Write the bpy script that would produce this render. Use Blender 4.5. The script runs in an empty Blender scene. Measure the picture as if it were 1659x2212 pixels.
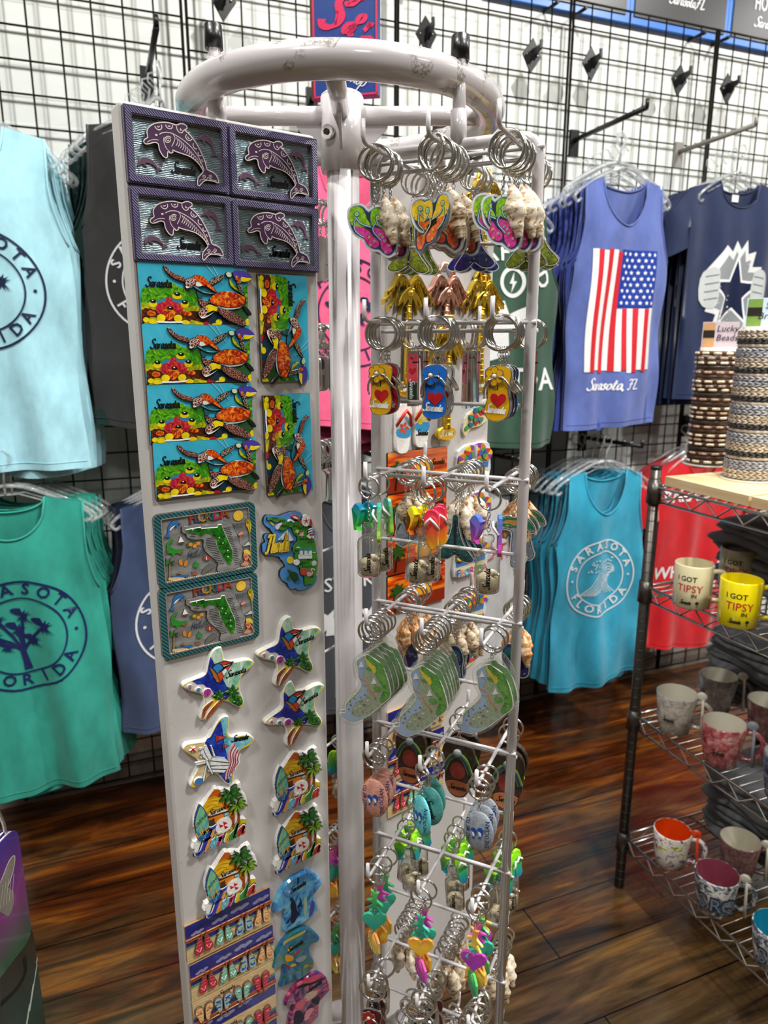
import bpy, math, random
import numpy as np
from mathutils import Matrix, Vector
random.seed(7)
sc = bpy.context.scene
col = sc.collection
R = math.radians
sin, cos, pi = math.sin, math.cos, math.pi

# ------------------------------------------------------------------ camera
F = 1534.0; TH = R(13.33); HC = 1.45
cd = bpy.data.cameras.new('camera'); cam = bpy.data.objects.new('camera', cd); col.objects.link(cam)
cam.location = (0, 0, HC); cam.rotation_euler = (R(90) - TH, 0, 0)
cd.sensor_fit = 'VERTICAL'; cd.sensor_height = 36.0; cd.lens = 36.0 * F / 2212.0
cd.clip_start = .02; cd.clip_end = 60
cd.dof.use_dof = True; cd.dof.focus_distance = .73; cd.dof.aperture_fstop = 9
sc.camera = cam


def az(d):
    return Vector((sin(R(d)), cos(R(d)), 0))


def hit(x, y, P, n):
    a = (x - 829.5) / F; b = -(y - 1106) / F
    r = Vector((a, cos(TH) + b * sin(TH), -sin(TH) + b * cos(TH)))
    C = Vector((0, 0, HC))
    return C + r * ((P - C).dot(n) / r.dot(n))


def hz(x, y, z):
    return hit(x, y, Vector((0, 0, z)), Vector((0, 0, 1)))


def fr(P, d):
    """frame: local x runs along azimuth d, y is up, z faces azimuth d+90"""
    D = az(d); N = az(d + 90)
    return Matrix(((D.x, 0, N.x, P.x), (D.y, 0, N.y, P.y), (0, 1, 0, P.z), (0, 0, 0, 1)))


def T(x, y, z=0):
    return Matrix.Translation((x, y, z))


def RZ(a):
    return Matrix.Rotation(R(a), 4, 'Z')


def RY(a):
    return Matrix.Rotation(R(a), 4, 'Y')


def RX(a):
    return Matrix.Rotation(R(a), 4, 'X')


class Tr:
    """reads outlines measured in an enlarged view of the photo onto the real plane they lie in"""
    def __init__(s, P, d, off, x0, y0, sc_, cx, cy, rot=0):
        s.N = az(d + 90); s.D = az(d); s.P = P + s.N * off; s.x0, s.y0, s.s = x0, y0, sc_
        s.c = s.raw(cx, cy); s.u, s.z = s.c
        s.rot = rot

    def raw(s, x, y):
        h = hit(s.x0 + x / s.s, s.y0 + y / s.s, s.P, s.N)
        return ((h - s.P).dot(s.D), h.z)

    def __call__(s, x, y=None):
        if y is None:
            return [s(*p) for p in pp(x)] if isinstance(x, str) else [s(*p) for p in x]
        u, z = s.raw(x, y); u -= s.c[0]; z -= s.c[1]
        if s.rot:
            c, q = cos(-R(s.rot)), sin(-R(s.rot)); u, z = u * c - z * q, u * q + z * c
        return (u, z)


def pp(t):
    return [tuple(float(a) for a in p.split(',')) for p in t.split()]


# ------------------------------------------------------------------ materials
def lin(h):
    o = []
    for i in (0, 2, 4):
        c = int(h[i:i + 2], 16) / 255
        o.append(c / 12.92 if c <= .04045 else ((c + .055) / 1.055) ** 2.4)
    return (o[0], o[1], o[2], 1)


class NT:
    def __init__(s, name):
        s.m = bpy.data.materials.new(name); s.m.use_nodes = True
        s.t = s.m.node_tree; s.b = s.t.nodes['Principled BSDF']; s.out = s.t.nodes['Material Output']

    def n(s, typ, **k):
        q = s.t.nodes.new(typ)
        for a, v in k.items():
            if a in q.inputs: q.inputs[a].default_value = v
            else: setattr(q, a, v)
        return q

    def l(s, a, b):
        s.t.links.new(a, b)

    def coord(s, scale=(1, 1, 1), kind='Object', rot=(0, 0, 0)):
        tc = s.n('ShaderNodeTexCoord'); mp = s.n('ShaderNodeMapping')
        mp.inputs['Scale'].default_value = scale; mp.inputs['Rotation'].default_value = rot
        s.l(tc.outputs[kind], mp.inputs['Vector']); return mp.outputs['Vector']

    def noise(s, vec, scale, detail=3, rough=.55, dist=0):
        q = s.n('ShaderNodeTexNoise'); q.inputs['Scale'].default_value = scale; q.inputs['Detail'].default_value = detail
        q.inputs['Roughness'].default_value = rough; q.inputs['Distortion'].default_value = dist
        s.l(vec, q.inputs['Vector']); return q.outputs['Fac']

    def ramp(s, fac, stops, interp='LINEAR'):
        q = s.n('ShaderNodeValToRGB'); q.color_ramp.interpolation = interp
        e = q.color_ramp.elements
        while len(e) < len(stops): e.new(.5)
        for i, (p, c) in enumerate(stops):
            e[i].position = p; e[i].color = lin(c) if isinstance(c, str) else c
        s.l(fac, q.inputs['Fac']); return q.outputs['Color']

    def mix(s, f, a, b, bt='MIX'):
        q = s.n('ShaderNodeMix', data_type='RGBA', blend_type=bt)
        for sock, v in ((q.inputs[0], f), (q.inputs[6], a), (q.inputs[7], b)):
            if hasattr(v, 'links') or hasattr(v, 'is_linked'): s.l(v, sock)
            else: sock.default_value = lin(v) if isinstance(v, str) else v
        return q.outputs[2]

    def bump(s, h, strength=.3, dist=.001):
        q = s.n('ShaderNodeBump'); q.inputs['Strength'].default_value = strength; q.inputs['Distance'].default_value = dist
        s.l(h, q.inputs['Height']); s.l(q.outputs['Normal'], s.b.inputs['Normal'])

    def set(s, **k):
        for a, v in k.items():
            a = {'rough': 'Roughness', 'metal': 'Metallic', 'coat': 'Coat Weight', 'col': 'Base Color', 'spec': 'Specular IOR Level',
                 'trans': 'Transmission Weight', 'sheen': 'Sheen Weight', 'alpha': 'Alpha'}[a]
            if hasattr(v, 'is_linked'): s.l(v, s.b.inputs[a])
            else: s.b.inputs[a].default_value = lin(v) if isinstance(v, str) else v
        return s


MAT = {}


def paint(h, rough=.35, coat=0.0, metal=0, var=.10, scale=350, name=None):
    t = NT(name or 'paint_' + h)
    f = t.noise(t.coord(), scale, 3)
    base = lin(h)
    dk = tuple(c * (1 - var) for c in base[:3]) + (1,); lt = tuple(min(1, c * (1 + var)) for c in base[:3]) + (1,)
    t.set(col=t.ramp(f, [(.3, dk), (.7, lt)]), rough=rough, coat=coat, metal=metal)
    return t.m


def cloth(h, name, rough=.9, var=.16):
    t = NT(name); base = lin(h)
    f = t.noise(t.coord((1, .5, 1)), 22, 4, .6); g = t.noise(t.coord((1, 1, 1)), 900, 2)
    dk = tuple(c * (1 - var) for c in base[:3]) + (1,); lt = tuple(min(1, c * (1 + var)) for c in base[:3]) + (1,)
    t.set(col=t.ramp(f, [(.3, dk), (.7, lt)]), rough=rough, spec=.2, sheen=.25)
    t.bump(g, .25, .0006)
    return t.m


def clear(name, tint='ffffff', refl=.9, body=.06, rough=.04):
    """thin clear plastic / glass: reflects at grazing angles, lets light straight through"""
    t = NT(name)
    tr = t.n('ShaderNodeBsdfTransparent'); tr.inputs['Color'].default_value = lin(tint)
    gl = t.n('ShaderNodeBsdfGlossy'); gl.inputs['Roughness'].default_value = rough
    df = t.n('ShaderNodeBsdfDiffuse'); df.inputs['Color'].default_value = lin(tint)
    lw = t.n('ShaderNodeLayerWeight'); lw.inputs['Blend'].default_value = .5
    mul = t.n('ShaderNodeMath', operation='MULTIPLY'); mul.inputs[1].default_value = refl
    f = t.noise(t.coord(), 90, 2); ad = t.n('ShaderNodeMath', operation='MULTIPLY'); ad.inputs[1].default_value = body * 2
    t.l(f, ad.inputs[0])
    pw = t.n('ShaderNodeMath', operation='POWER'); pw.inputs[1].default_value = 1.8; t.l(lw.outputs['Facing'], pw.inputs[0]); t.l(pw.outputs[0], mul.inputs[0])
    m1 = t.n('ShaderNodeMixShader'); t.l(ad.outputs[0], m1.inputs[0]); t.l(tr.outputs[0], m1.inputs[1]); t.l(df.outputs[0], m1.inputs[2])
    m2 = t.n('ShaderNodeMixShader'); t.l(mul.outputs[0], m2.inputs[0]); t.l(m1.outputs[0], m2.inputs[1]); t.l(gl.outputs[0], m2.inputs[2])
    t.l(m2.outputs[0], t.out.inputs['Surface'])
    return t.m


def mk(name, fn):
    MAT[name] = fn; return fn


def M(k):
    if k not in MAT:
        MAT[k] = paint(k)
    return MAT[k]


def multi(name, stops, scale, rough=.3, coat=.5, detail=4, dist=1.2, stretch=(1, 1, 1), bump=0, metal=0):
    t = NT(name)
    f = t.noise(t.coord(stretch), scale, detail, .6, dist)
    t.set(col=t.ramp(f, stops), rough=rough, coat=coat, metal=metal)
    if bump: t.bump(f, bump, .0005)
    MAT[name] = t.m; return t


def cells(name, edge, stops, scale, width=.06, rough=.3):
    t = NT(name); v = t.coord()
    vo = t.n('ShaderNodeTexVoronoi', feature='DISTANCE_TO_EDGE'); vo.inputs['Scale'].default_value = scale; t.l(v, vo.inputs['Vector'])
    f = t.noise(v, scale * .45, 3, .6, 1)
    e = t.ramp(vo.outputs['Distance'], [(width * .6, 'ffffff'), (width, '000000')])
    t.set(col=t.mix(e, t.ramp(f, stops), edge), rough=rough, coat=.4)
    MAT[name] = t.m; return t


MAT['chrome'] = paint('d6d3cc', .17, metal=.95, var=.05, scale=900, name='chrome')
MAT['steel'] = paint('a9a49c', .28, metal=1, var=.12, scale=500, name='steel')
MAT['gold'] = paint('f2cc4a', .26, metal=.85, var=.08, scale=300, name='gold')
MAT['rose'] = paint('f0b49c', .26, metal=.85, var=.08, scale=300, name='rose_gold')
MAT['rackwhite'] = paint('cfc9c9', .22, coat=.5, var=.035, scale=40, name='white_enamel')
MAT['clear'] = clear('clear_plastic', 'fafcfc', 1.0, .22, .08)
MAT['acrylic'] = clear('clear_acrylic', 'fafbf8', .7, .05, .06)
MAT['glass'] = clear('thin_glass', 'f6f7f5', 1.3, .03, .03)
MAT['black'] = paint('121212', .35, name='black_plastic', var=.2)
MAT['wirebk'] = paint('201c16', .4, metal=.6, name='black_wire', var=.2, scale=30)
MAT['ink'] = paint('141414', .4, name='black_ink')
MAT['brass'] = paint('d8a878', .3, metal=.3, name='copper_wire')
multi('sand', [(.3, '9c8462'), (.5, 'd3c09a'), (.7, 'f3e6cc')], 1400, .9, 0, 2, 0, bump=.6)
multi('shellw', [(.30, '6e4a2c'), (.40, 'b98a55'), (.47, 'e4d5ba'), (.8, 'f7f0e2')], 90, .4, .3, 4, 1.5, (1, 2.2, 1))
multi('shellb', [(.30, '3d2a1e'), (.42, '8d6f52'), (.52, 'cdb898'), (.8, 'e9dcc6')], 110, .45, .2, 4, 1.0, (1, 3, 1))
multi('shello', [(.35, 'a85a20'), (.5, 'd89a55'), (.65, 'f0dcc0'), (.8, 'f8f0e4')], 160, .4, .3, 4, 1.5)
multi('fire', [(.30, '3a0c06'), (.40, '8a1c0a'), (.48, 'c8380e'), (.56, 'e8701a'), (.63, 'f0a828'), (.72, 'b82c10')], 130, .2, .8, 4, 2.5)
cells('flip', 'd89a84', [(.3, '1c0e0c'), (.55, '4a1c18'), (.75, '7a3424')], 480, .05)
cells('flipd', 'd8c8a8', [(.3, '14100c'), (.6, '3a2016'), (.8, '5a3420')], 440, .05)
cells('headc', 'e8e0d0', [(.3, '1c100c'), (.6, '8a2c18'), (.8, 'd8883a')], 420, .08)
multi('reefg', [(.3, '14500c'), (.5, '3f9a14'), (.65, '8cc818'), (.8, 'c8dc20')], 140, .25, .8, 5, 1.5)
multi('reefy', [(.3, '3a4a08'), (.5, 'a8b010'), (.7, 'e8dc18')], 160, .25, .8, 5, 1.5)
multi('reefb', [(.3, '180c06'), (.5, '4a1c0c'), (.65, '8a4a14'), (.8, 'b87820')], 160, .25, .8, 5, 1.5)
multi('seab', [(.3, '2fa6c6'), (.6, '3fb8d4'), (.8, '66cfe0')], 26, .12, 1, 3, .8)
multi('coral', [(.3, '7a0c28'), (.5, 'c01838'), (.65, 'e05030'), (.8, 'f09060')], 260, .25, .8)
multi('yfish', [(.3, 'e0c000'), (.7, 'ffe818')], 60, .2, .8)
multi('navysea', [(.35, '071a78'), (.55, '1236a8'), (.7, '2a66c8'), (.85, '4f8ed8')], 90, .25, .8, 4, 1)
multi('skyg', [(.35, '5faa86'), (.5, '9ccfb4'), (.7, 'dce8d8')], 110, .3, .6, 3, 1, (1, .45, 1))
multi('skyt', [(.35, '3f9cb4'), (.5, '6cc0d0'), (.8, 'a8dce0')], 110, .3, .6, 3, 1)
multi('beach', [(.3, 'c8a870'), (.6, 'e2c896'), (.8, 'f0dcb0')], 120, .4, .4, 3, .5, (.4, 2, 1))
multi('beachw', [(.3, 'd8c4b4'), (.7, 'f0e2d6')], 200, .4, .4)
multi('dkblue', [(.3, '08145a'), (.6, '0c1f86'), (.8, '2a4aa8')], 70, .25, .9, 3, 1, (.5, 2, 1))
multi('palmg', [(.3, '0e3c0c'), (.55, '1f7018'), (.75, '4aa028')], 180, .3, .6, 3, .5)
multi('palml', [(.3, '4a7a10'), (.55, '7fae1c'), (.8, 'b4d040')], 180, .3, .6, 3, .5)
multi('woodp', [(.3, 'd86a08'), (.55, 'f09018'), (.8, 'f8b030')], 90, .35, .5, 3, .5, (.4, 3, 1))
multi('roofp', [(.3, 'd8a010'), (.55, 'f0c020'), (.8, 'f8d840')], 90, .35, .5, 3, .5, (.4, 3, 1))
multi('roofo', [(.3, 'a83c08'), (.55, 'd06010'), (.8, 'e88020')], 90, .35, .5, 3, .5, (.4, 3, 1))
multi('barkp', [(.3, '6a2c10'), (.6, 'a8522a'), (.8, 'd08a50')], 300, .4, .4, 3, .5, (1, 3, 1))
multi('surf', [(.32, '0c3a78'), (.45, '2a78b0'), (.56, '58b8b0'), (.68, '9ccc60'), (.8, '2a6aa8')], 42, .2, .9, 2, 2.0, (1, .5, 1))
multi('pewter', [(.3, '8c8c8a'), (.55, 'b8bab8'), (.75, 'd8dad8')], 60, .3, .3, 3, .5, (.3, 2.4, 1), metal=.55)
multi('pewterd', [(.3, '4a3c34'), (.55, '6a5c52'), (.75, '8c8078')], 120, .4, .2, 3, .5)
multi('tee1', [(.28, '1a3a86'), (.42, '3a86c8'), (.55, '66b8e0'), (.66, '8cc8c0'), (.78, '5a5a9a')], 40, .12, 1, 4, 1.6)
multi('tee2', [(.28, '0c2a4a'), (.42, '1c5a9a'), (.52, '1c7a7a'), (.62, '2a5a2a'), (.72, 'c89a3a')], 55, .12, 1, 4, 1.4)
multi('tee3', [(.28, '12184a'), (.42, '3a2a6a'), (.52, 'a02a5a'), (.62, 'e0607a'), (.74, 'f0b8a0')], 45, .12, 1, 4, 1.8, (1, 1.6, 1))
multi('sunset', [(.30, '6a1408'), (.45, 'c8380a'), (.58, 'f07a10'), (.75, 'f8b428')], 55, .25, .8, 4, .6, (.25, 2.2, 1))
multi('blackwood', [(.3, '1c120c'), (.6, '3a281c'), (.8, '5a4030')], 60, .4, .4)
multi('stonep', [(.3, 'b87868'), (.6, 'cf9482'), (.8, 'dcaa9a')], 240, .65, 0, 5)
multi('stonet', [(.3, '3f8a84'), (.6, '579c94'), (.8, '74b4aa')], 240, .65, 0, 5)
multi('stoneq', [(.3, '4fb0b4'), (.6, '6ac8cc'), (.8, '8adade')], 240, .65, 0, 5)
multi('stoneg', [(.3, '7c8288'), (.6, '9aa0a6'), (.8, 'b4b8bc')], 240, .65, 0, 5)
multi('artff', [(.30, 'c81e78'), (.45, 'e0389a'), (.6, 'f060a8'), (.8, 'd02888')], 260, .2, .8)
multi('arto', [(.30, 'e03c10'), (.45, 'f05a20'), (.6, 'f88030'), (.8, 'e84818')], 260, .2, .8)
multi('artg', [(.3, '5a9a10'), (.5, '8cc828'), (.7, 'b8dc50')], 200, .2, .8)
multi('arty', [(.3, 'd8a010'), (.5, 'f0c828'), (.7, 'f8dc50')], 200, .2, .8)
multi('artgd', [(.3, '5a6a10'), (.5, '8a9a28'), (.7, 'c0c84a')], 220, .2, .8)
multi('artbl', [(.3, '101848'), (.5, '202c78'), (.7, '403a98')], 220, .2, .8)
multi('artgy', [(.3, '6a7484'), (.5, '98a0ac'), (.7, 'c0c4cc')], 220, .2, .8)
multi('artteal', [(.3, '0c3c50'), (.5, '1c6a6a'), (.7, '3a9a70')], 220, .2, .8)
multi('artpic', [(.3, '6a8ab4'), (.40, 'b8c8b0'), (.46, '7fa878'), (.52, 'd0c0a8'), (.58, '5a7a4a'), (.66, 'a8b8d0'), (.76, '8a5a48')], 420, .2, .8, 5, 1)
multi('gator', [(.3, '2a6a10'), (.5, '4a9a18'), (.75, '7fc028')], 200, .2, .8)
multi('mugsp', [(.3, '8a8078'), (.5, 'bcb4a8'), (.7, 'dcd6c8')], 60, .2, .6, 5, .8)
multi('mugrd', [(.3, '7a2a34'), (.45, 'a84a50'), (.6, 'c88a84'), (.75, 'd8c8b8')], 55, .2, .6, 5, .8)
multi('muggr', [(.3, '5a5450'), (.5, '7c746c'), (.7, '9a9084')], 60, .2, .6, 5, .8)
multi('mugbl', [(.3, '1c2c4a'), (.45, '4a5a78'), (.6, '8c94a0'), (.75, 'c8c4b8')], 50, .2, .6, 5, .8)
multi('mugro', [(.3, '5a3a3c'), (.5, '7c5654'), (.7, '9a7a74')], 60, .2, .6, 5, .8)
multi('mugfl', [(.38, '8a3a7a'), (.45, 'e8e4dc'), (.55, 'f0ece4'), (.62, 'c8b820'), (.72, '5a8a20')], 60, .2, .6, 3, .8)
multi('muggf', [(.3, '1c2430'), (.45, '5a6878'), (.55, 'd0ccc4'), (.8, 'd8d4cc')], 60, .2, .6, 3, .8)
multi('pine', [(.3, 'd8b884'), (.6, 'e8cea0'), (.8, 'f0dcb8')], 20, .5, .2, 3, .5, (.2, 2, 1))
multi('braid', [(.35, '9a8c78'), (.6, 'c8baa4'), (.75, 'e4d8c4')], 90, .4, .1, 2)
multi('braidg', [(.35, '7c7e84'), (.6, 'a8aab0'), (.75, 'd4d4da')], 90, .4, .1, 2)
multi('braidk', [(.35, '16181a'), (.6, '34383c')], 90, .4, .1, 2)
multi('leather', [(.35, '2c1a10'), (.6, '5a3820'), (.8, '7a5030')], 120, .5, .1, 3)
multi('beadw', [(.3, 'b8a070'), (.5, 'ece0c0'), (.8, 'fff8e8')], 160, .35, .2, 2)
multi('beadg', [(.3, '7a5a40'), (.5, 'b89a80'), (.8, 'dcc8b8')], 160, .35, .2, 2)


def grad(name, c0, c1, y0, y1, rough=.25, c2=None, alpha=None):
    t = NT(name); tc = t.n('ShaderNodeTexCoord'); sp = t.n('ShaderNodeSeparateXYZ'); t.l(tc.outputs['Object'], sp.inputs[0])
    mr = t.n('ShaderNodeMapRange'); mr.inputs[1].default_value = y0; mr.inputs[2].default_value = y1; t.l(sp.outputs['Y'], mr.inputs[0])
    st = [(0, c0), (1, c1)] if not c2 else [(0, c0), (.5, c2), (1, c1)]
    t.set(col=t.ramp(mr.outputs[0], st), rough=rough, coat=.4)
    t.b.inputs['Subsurface Weight'].default_value = 0
    if alpha: t.set(alpha=alpha)
    MAT[name] = t.m
# ------------------------------------------------------------------ mesh builder
def area2(p):
    return sum(p[i][0] * p[(i + 1) % len(p)][1] - p[(i + 1) % len(p)][0] * p[i][1] for i in range(len(p)))


def sm(p, n=4, closed=True):
    """smooth curve through points"""
    o = []; L = len(p)
    for i in range(L if closed else L - 1):
        if closed: a, b, c, d = p[i - 1], p[i], p[(i + 1) % L], p[(i + 2) % L]
        else: a, b, c, d = p[max(i - 1, 0)], p[i], p[i + 1], p[min(i + 2, L - 1)]
        for j in range(n):
            t = j / n
            o.append(tuple(.5 * (2 * b[k] + (c[k] - a[k]) * t + (2 * a[k] - 5 * b[k] + 4 * c[k] - d[k]) * t * t + (3 * b[k] - a[k] - 3 * c[k] + d[k]) * t ** 3) for k in range(len(b))))
    if not closed: o.append(tuple(p[-1]))
    return o


def offs(p, d):
    """outline moved inwards by d (closed, any winding)"""
    L = len(p); s = 1 if area2(p) > 0 else -1; o = []
    for i in range(L):
        a, b, c = p[i - 1], p[i], p[(i + 1) % L]
        e1 = (b[0] - a[0], b[1] - a[1]); e2 = (c[0] - b[0], c[1] - b[1])
        l1 = math.hypot(*e1) or 1e-9; l2 = math.hypot(*e2) or 1e-9
        nx = -(e1[1] / l1 + e2[1] / l2); ny = (e1[0] / l1 + e2[0] / l2); l = math.hypot(nx, ny) or 1e-9
        k = d * s / max(l / 2, .55)
        o.append((b[0] + nx / l * k, b[1] + ny / l * k))
    return o


def rrect(w, h, r, n=4):
    o = []
    for cx, cy, a0 in ((w / 2 - r, h / 2 - r, 0), (-w / 2 + r, h / 2 - r, 90), (-w / 2 + r, -h / 2 + r, 180), (w / 2 - r, -h / 2 + r, 270)):
        for i in range(n + 1):
            a = R(a0 + 90 * i / n); o.append((cx + r * cos(a), cy + r * sin(a)))
    return o


def ellp(cx, cy, rx, ry, rot=0, n=14):
    c, s = cos(R(rot)), sin(R(rot)); o = []
    for i in range(n):
        a = 2 * pi * i / n; x, y = rx * cos(a), ry * sin(a); o.append((cx + x * c - y * s, cy + x * s + y * c))
    return o


def starp(cx, cy, r, k=.45, n=5, rot=90):
    return [(cx + (r if i % 2 == 0 else r * k) * cos(R(rot + 180 * i / n)), cy + (r if i % 2 == 0 else r * k) * sin(R(rot + 180 * i / n))) for i in range(2 * n)]


def heartp(cx, cy, s):
    o = []
    for i in range(20):
        t = 2 * pi * i / 20
        o.append((cx + s * .0625 * 16 * sin(t) ** 3 * .5, cy + s * .0625 * (13 * cos(t) - 5 * cos(2 * t) - 2 * cos(3 * t) - cos(4 * t)) * .5))
    return o


class MB:
    def __init__(s):
        s.v = []; s.f = []; s.k = []; s.s = []; s.mats = []

    def mi(s, m):
        if m not in s.mats: s.mats.append(m)
        return s.mats.index(m)

    def add(s, vs, fs, m, smooth=False, mx=None):
        b = len(s.v)
        if mx is not None: vs = [tuple(mx @ Vector(p)) for p in vs]
        s.v += [tuple(p) for p in vs]; i = s.mi(m)
        for f in fs:
            s.f.append(tuple(b + q for q in f)); s.k.append(i); s.s.append(smooth)
        return s

    def prism(s, p, z0, z1, m, side=None, ch=0, mx=None):
        if area2(p) < 0: p = p[::-1]
        n = len(p); vs = [(x, y, z0) for x, y in p]; fs = [tuple(range(n - 1, -1, -1))]
        zt = z1 - ch
        vs += [(x, y, zt) for x, y in p]
        sf = [(i, (i + 1) % n, n + (i + 1) % n, n + i) for i in range(n)]
        if ch:
            q = offs(p, ch); vs += [(x, y, z1) for x, y in q]
            sf2 = [(n + i, n + (i + 1) % n, 2 * n + (i + 1) % n, 2 * n + i) for i in range(n)]
            top = tuple(range(2 * n, 3 * n))
        else:
            sf2 = []; top = tuple(range(n, 2 * n))
        b = len(s.v); s.add(vs, fs + sf, side or m, False, mx)
        i1 = s.mi(side or m)
        for f in sf2: s.f.append(tuple(b + q for q in f)); s.k.append(s.mi(m) if not side else i1); s.s.append(False)
        s.f.append(tuple(b + q for q in top)); s.k.append(s.mi(m)); s.s.append(False)
        return s

    def flat(s, p, z, m, mx=None):
        if area2(p) < 0: p = p[::-1]
        return s.add([(x, y, z) for x, y in p], [tuple(range(len(p)))], m, False, mx)

    def stroke(s, p, w, z0, z1, m, closed=False, mx=None, top=False):
        L = len(p); lf = []; rt = []
        for i in range(L):
            a = p[i - 1] if (i or closed) else p[i]; c = p[(i + 1) % L] if (i < L - 1 or closed) else p[i]
            dx, dy = c[0] - a[0], c[1] - a[1]; l = math.hypot(dx, dy) or 1e-9
            ww = (w[i] if isinstance(w, (list, tuple)) else w) / 2
            nx, ny = -dy / l * ww, dx / l * ww
            lf.append((p[i][0] + nx, p[i][1] + ny)); rt.append((p[i][0] - nx, p[i][1] - ny))
        vs = [(x, y, z1) for x, y in lf] + [(x, y, z1) for x, y in rt]; fs = []
        N = L if closed else L - 1
        for i in range(N):
            j = (i + 1) % L; fs.append((L + i, L + j, j, i))
        if not top:
            vs += [(x, y, z0) for x, y in lf] + [(x, y, z0) for x, y in rt]
            for i in range(N):
                j = (i + 1) % L; fs.append((i, j, 2 * L + j, 2 * L + i)); fs.append((3 * L + i, 3 * L + j, L + j, L + i))
        return s.add(vs, fs, m, False, mx)

    def box(s, cx, cy, cz, sx, sy, sz, m, mx=None):
        x, y, z = sx / 2, sy / 2, sz / 2
        vs = [(cx + a * x, cy + b * y, cz + c * z) for a in (-1, 1) for b in (-1, 1) for c in (-1, 1)]
        return s.add(vs, [(0, 1, 3, 2), (4, 6, 7, 5), (0, 4, 5, 1), (2, 3, 7, 6), (0, 2, 6, 4), (1, 5, 7, 3)], m, False, mx)

    def tube(s, p, r, m, n=8, closed=False, caps=True, mx=None, flat=None):
        P = [Vector(q) for q in p]; L = len(P); vs = []; prev = None
        for i in range(L):
            a = P[i - 1] if (i or closed) else P[i]; c = P[(i + 1) % L] if (i < L - 1 or closed) else P[i]
            t = (c - a).normalized()
            if prev is None:
                u = t.orthogonal().normalized()
            else:
                u = prev - t * prev.dot(t)
                u = u.normalized() if u.length > 1e-6 else t.orthogonal().normalized()
            prev = u; w = t.cross(u)
            rr = r[i] if isinstance(r, (list, tuple)) else r
            for j in range(n):
                A = 2 * pi * j / n; vs.append(tuple(P[i] + (u * cos(A) + w * sin(A)) * rr))
        fs = []
        for i in range(L if closed else L - 1):
            k = (i + 1) % L
            for j in range(n):
                q = (j + 1) % n; fs.append((i * n + j, i * n + q, k * n + q, k * n + j))
        b = len(s.v); s.add(vs, fs, m, True, mx)
        if caps and not closed:
            i = s.mi(m)
            s.f.append(tuple(b + j for j in range(n - 1, -1, -1))); s.k.append(i); s.s.append(False)
            s.f.append(tuple(b + (L - 1) * n + j for j in range(n))); s.k.append(i); s.s.append(False)
        return s

    def lathe(s, prof, m, n=20, mx=None, sx=1, sz=1, fn=None):
        """profile of (radius, y) turned about the y axis"""
        vs = []
        for i, (r, y) in enumerate(prof):
            for j in range(n):
                a = 2 * pi * j / n; q = r * (fn(a, y, i) if fn else 1); vs.append((q * cos(a) * sx, y, -q * sin(a) * sz))
        fs = [(i * n + j, i * n + (j + 1) % n, (i + 1) * n + (j + 1) % n, (i + 1) * n + j) for i in range(len(prof) - 1) for j in range(n)]
        return s.add(vs, fs, m, True, mx)

    def torus(s, Rr, w, h, m, N=32, mx=None, n=8):
        """ring in the xy plane, section w wide and h deep"""
        vs = []; fs = []
        for i in range(N):
            a = 2 * pi * i / N
            for j in range(n):
                b = 2 * pi * (j + .5) / n; r = Rr + w / 2 * cos(b) * 1.15; vs.append((r * cos(a), r * sin(a), h / 2 * sin(b) * 1.15))
        for i in range(N):
            for j in range(n):
                k = (i + 1) % N; q = (j + 1) % n; fs.append((i * n + j, k * n + j, k * n + q, i * n + q))
        return s.add(vs, fs, m, True, mx)

    def ball(s, c, r, m, n=12, sx=1, sy=1, sz=1, mx=None):
        k = n // 2; prof = [(r * sin(pi * i / k) + 1e-6, -r * cos(pi * i / k)) for i in range(k + 1)]
        M0 = Matrix.Translation(c) @ Matrix.Diagonal((sx, sy, sz, 1))
        return s.lathe(prof, m, n, (mx @ M0) if mx is not None else M0)

    def text(s, t, x, y, h, m, z=0, sh=0, rot=0, al='CENTER', bold=0, sx=1, mx=None, z0=None):
        vs, fs = glyphs(t, al, bold)
        c, q = cos(R(rot)), sin(R(rot)); o = []
        for a, b in vs:
            a = (a + b * sh) * h * sx; b = b * h; o.append((x + a * c - b * q, y + a * q + b * c, z))
        return s.add(o, fs, m, False, mx)

    def brush(s, t, x, y, h, m, z=0, sh=.28, rot=0, w=.11, al='L', sp=1.0, mx=None, top=True, z0=0, wx=1, fit=None):
        """hand-lettered script made of pen strokes"""
        c, q = cos(R(rot)), sin(R(rot)); cx = 0; st = []
        if fit:
            wx = (fit / h - sh * .5) / sum(PEN[k][0] if k in PEN else .3 for k in t)
        for ch in t:
            g = PEN.get(ch)
            if g:
                for k in g[1]: st.append([((cx + a * wx), b) for a, b in k])
                cx += g[0] * sp * wx
            else: cx += .3 * wx
        if al == 'C': st = [[(a - cx / 2, b) for a, b in k] for k in st]
        for k in st:
            k = sm(k, 3, False); ww = []
            for i in range(len(k)):
                a, b = k[max(i - 1, 0)], k[min(i + 1, len(k) - 1)]
                an = math.atan2(b[1] - a[1], b[0] - a[0]); ww.append(h * w * (.55 + .75 * abs(sin(an - .5))))
            pts = []
            for a, b in k:
                a = (a + b * sh) * h; b = b * h; pts.append((x + a * c - b * q, y + a * q + b * c))
            s.stroke(pts, ww, z0, z, m, mx=mx, top=top)
        return s

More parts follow.
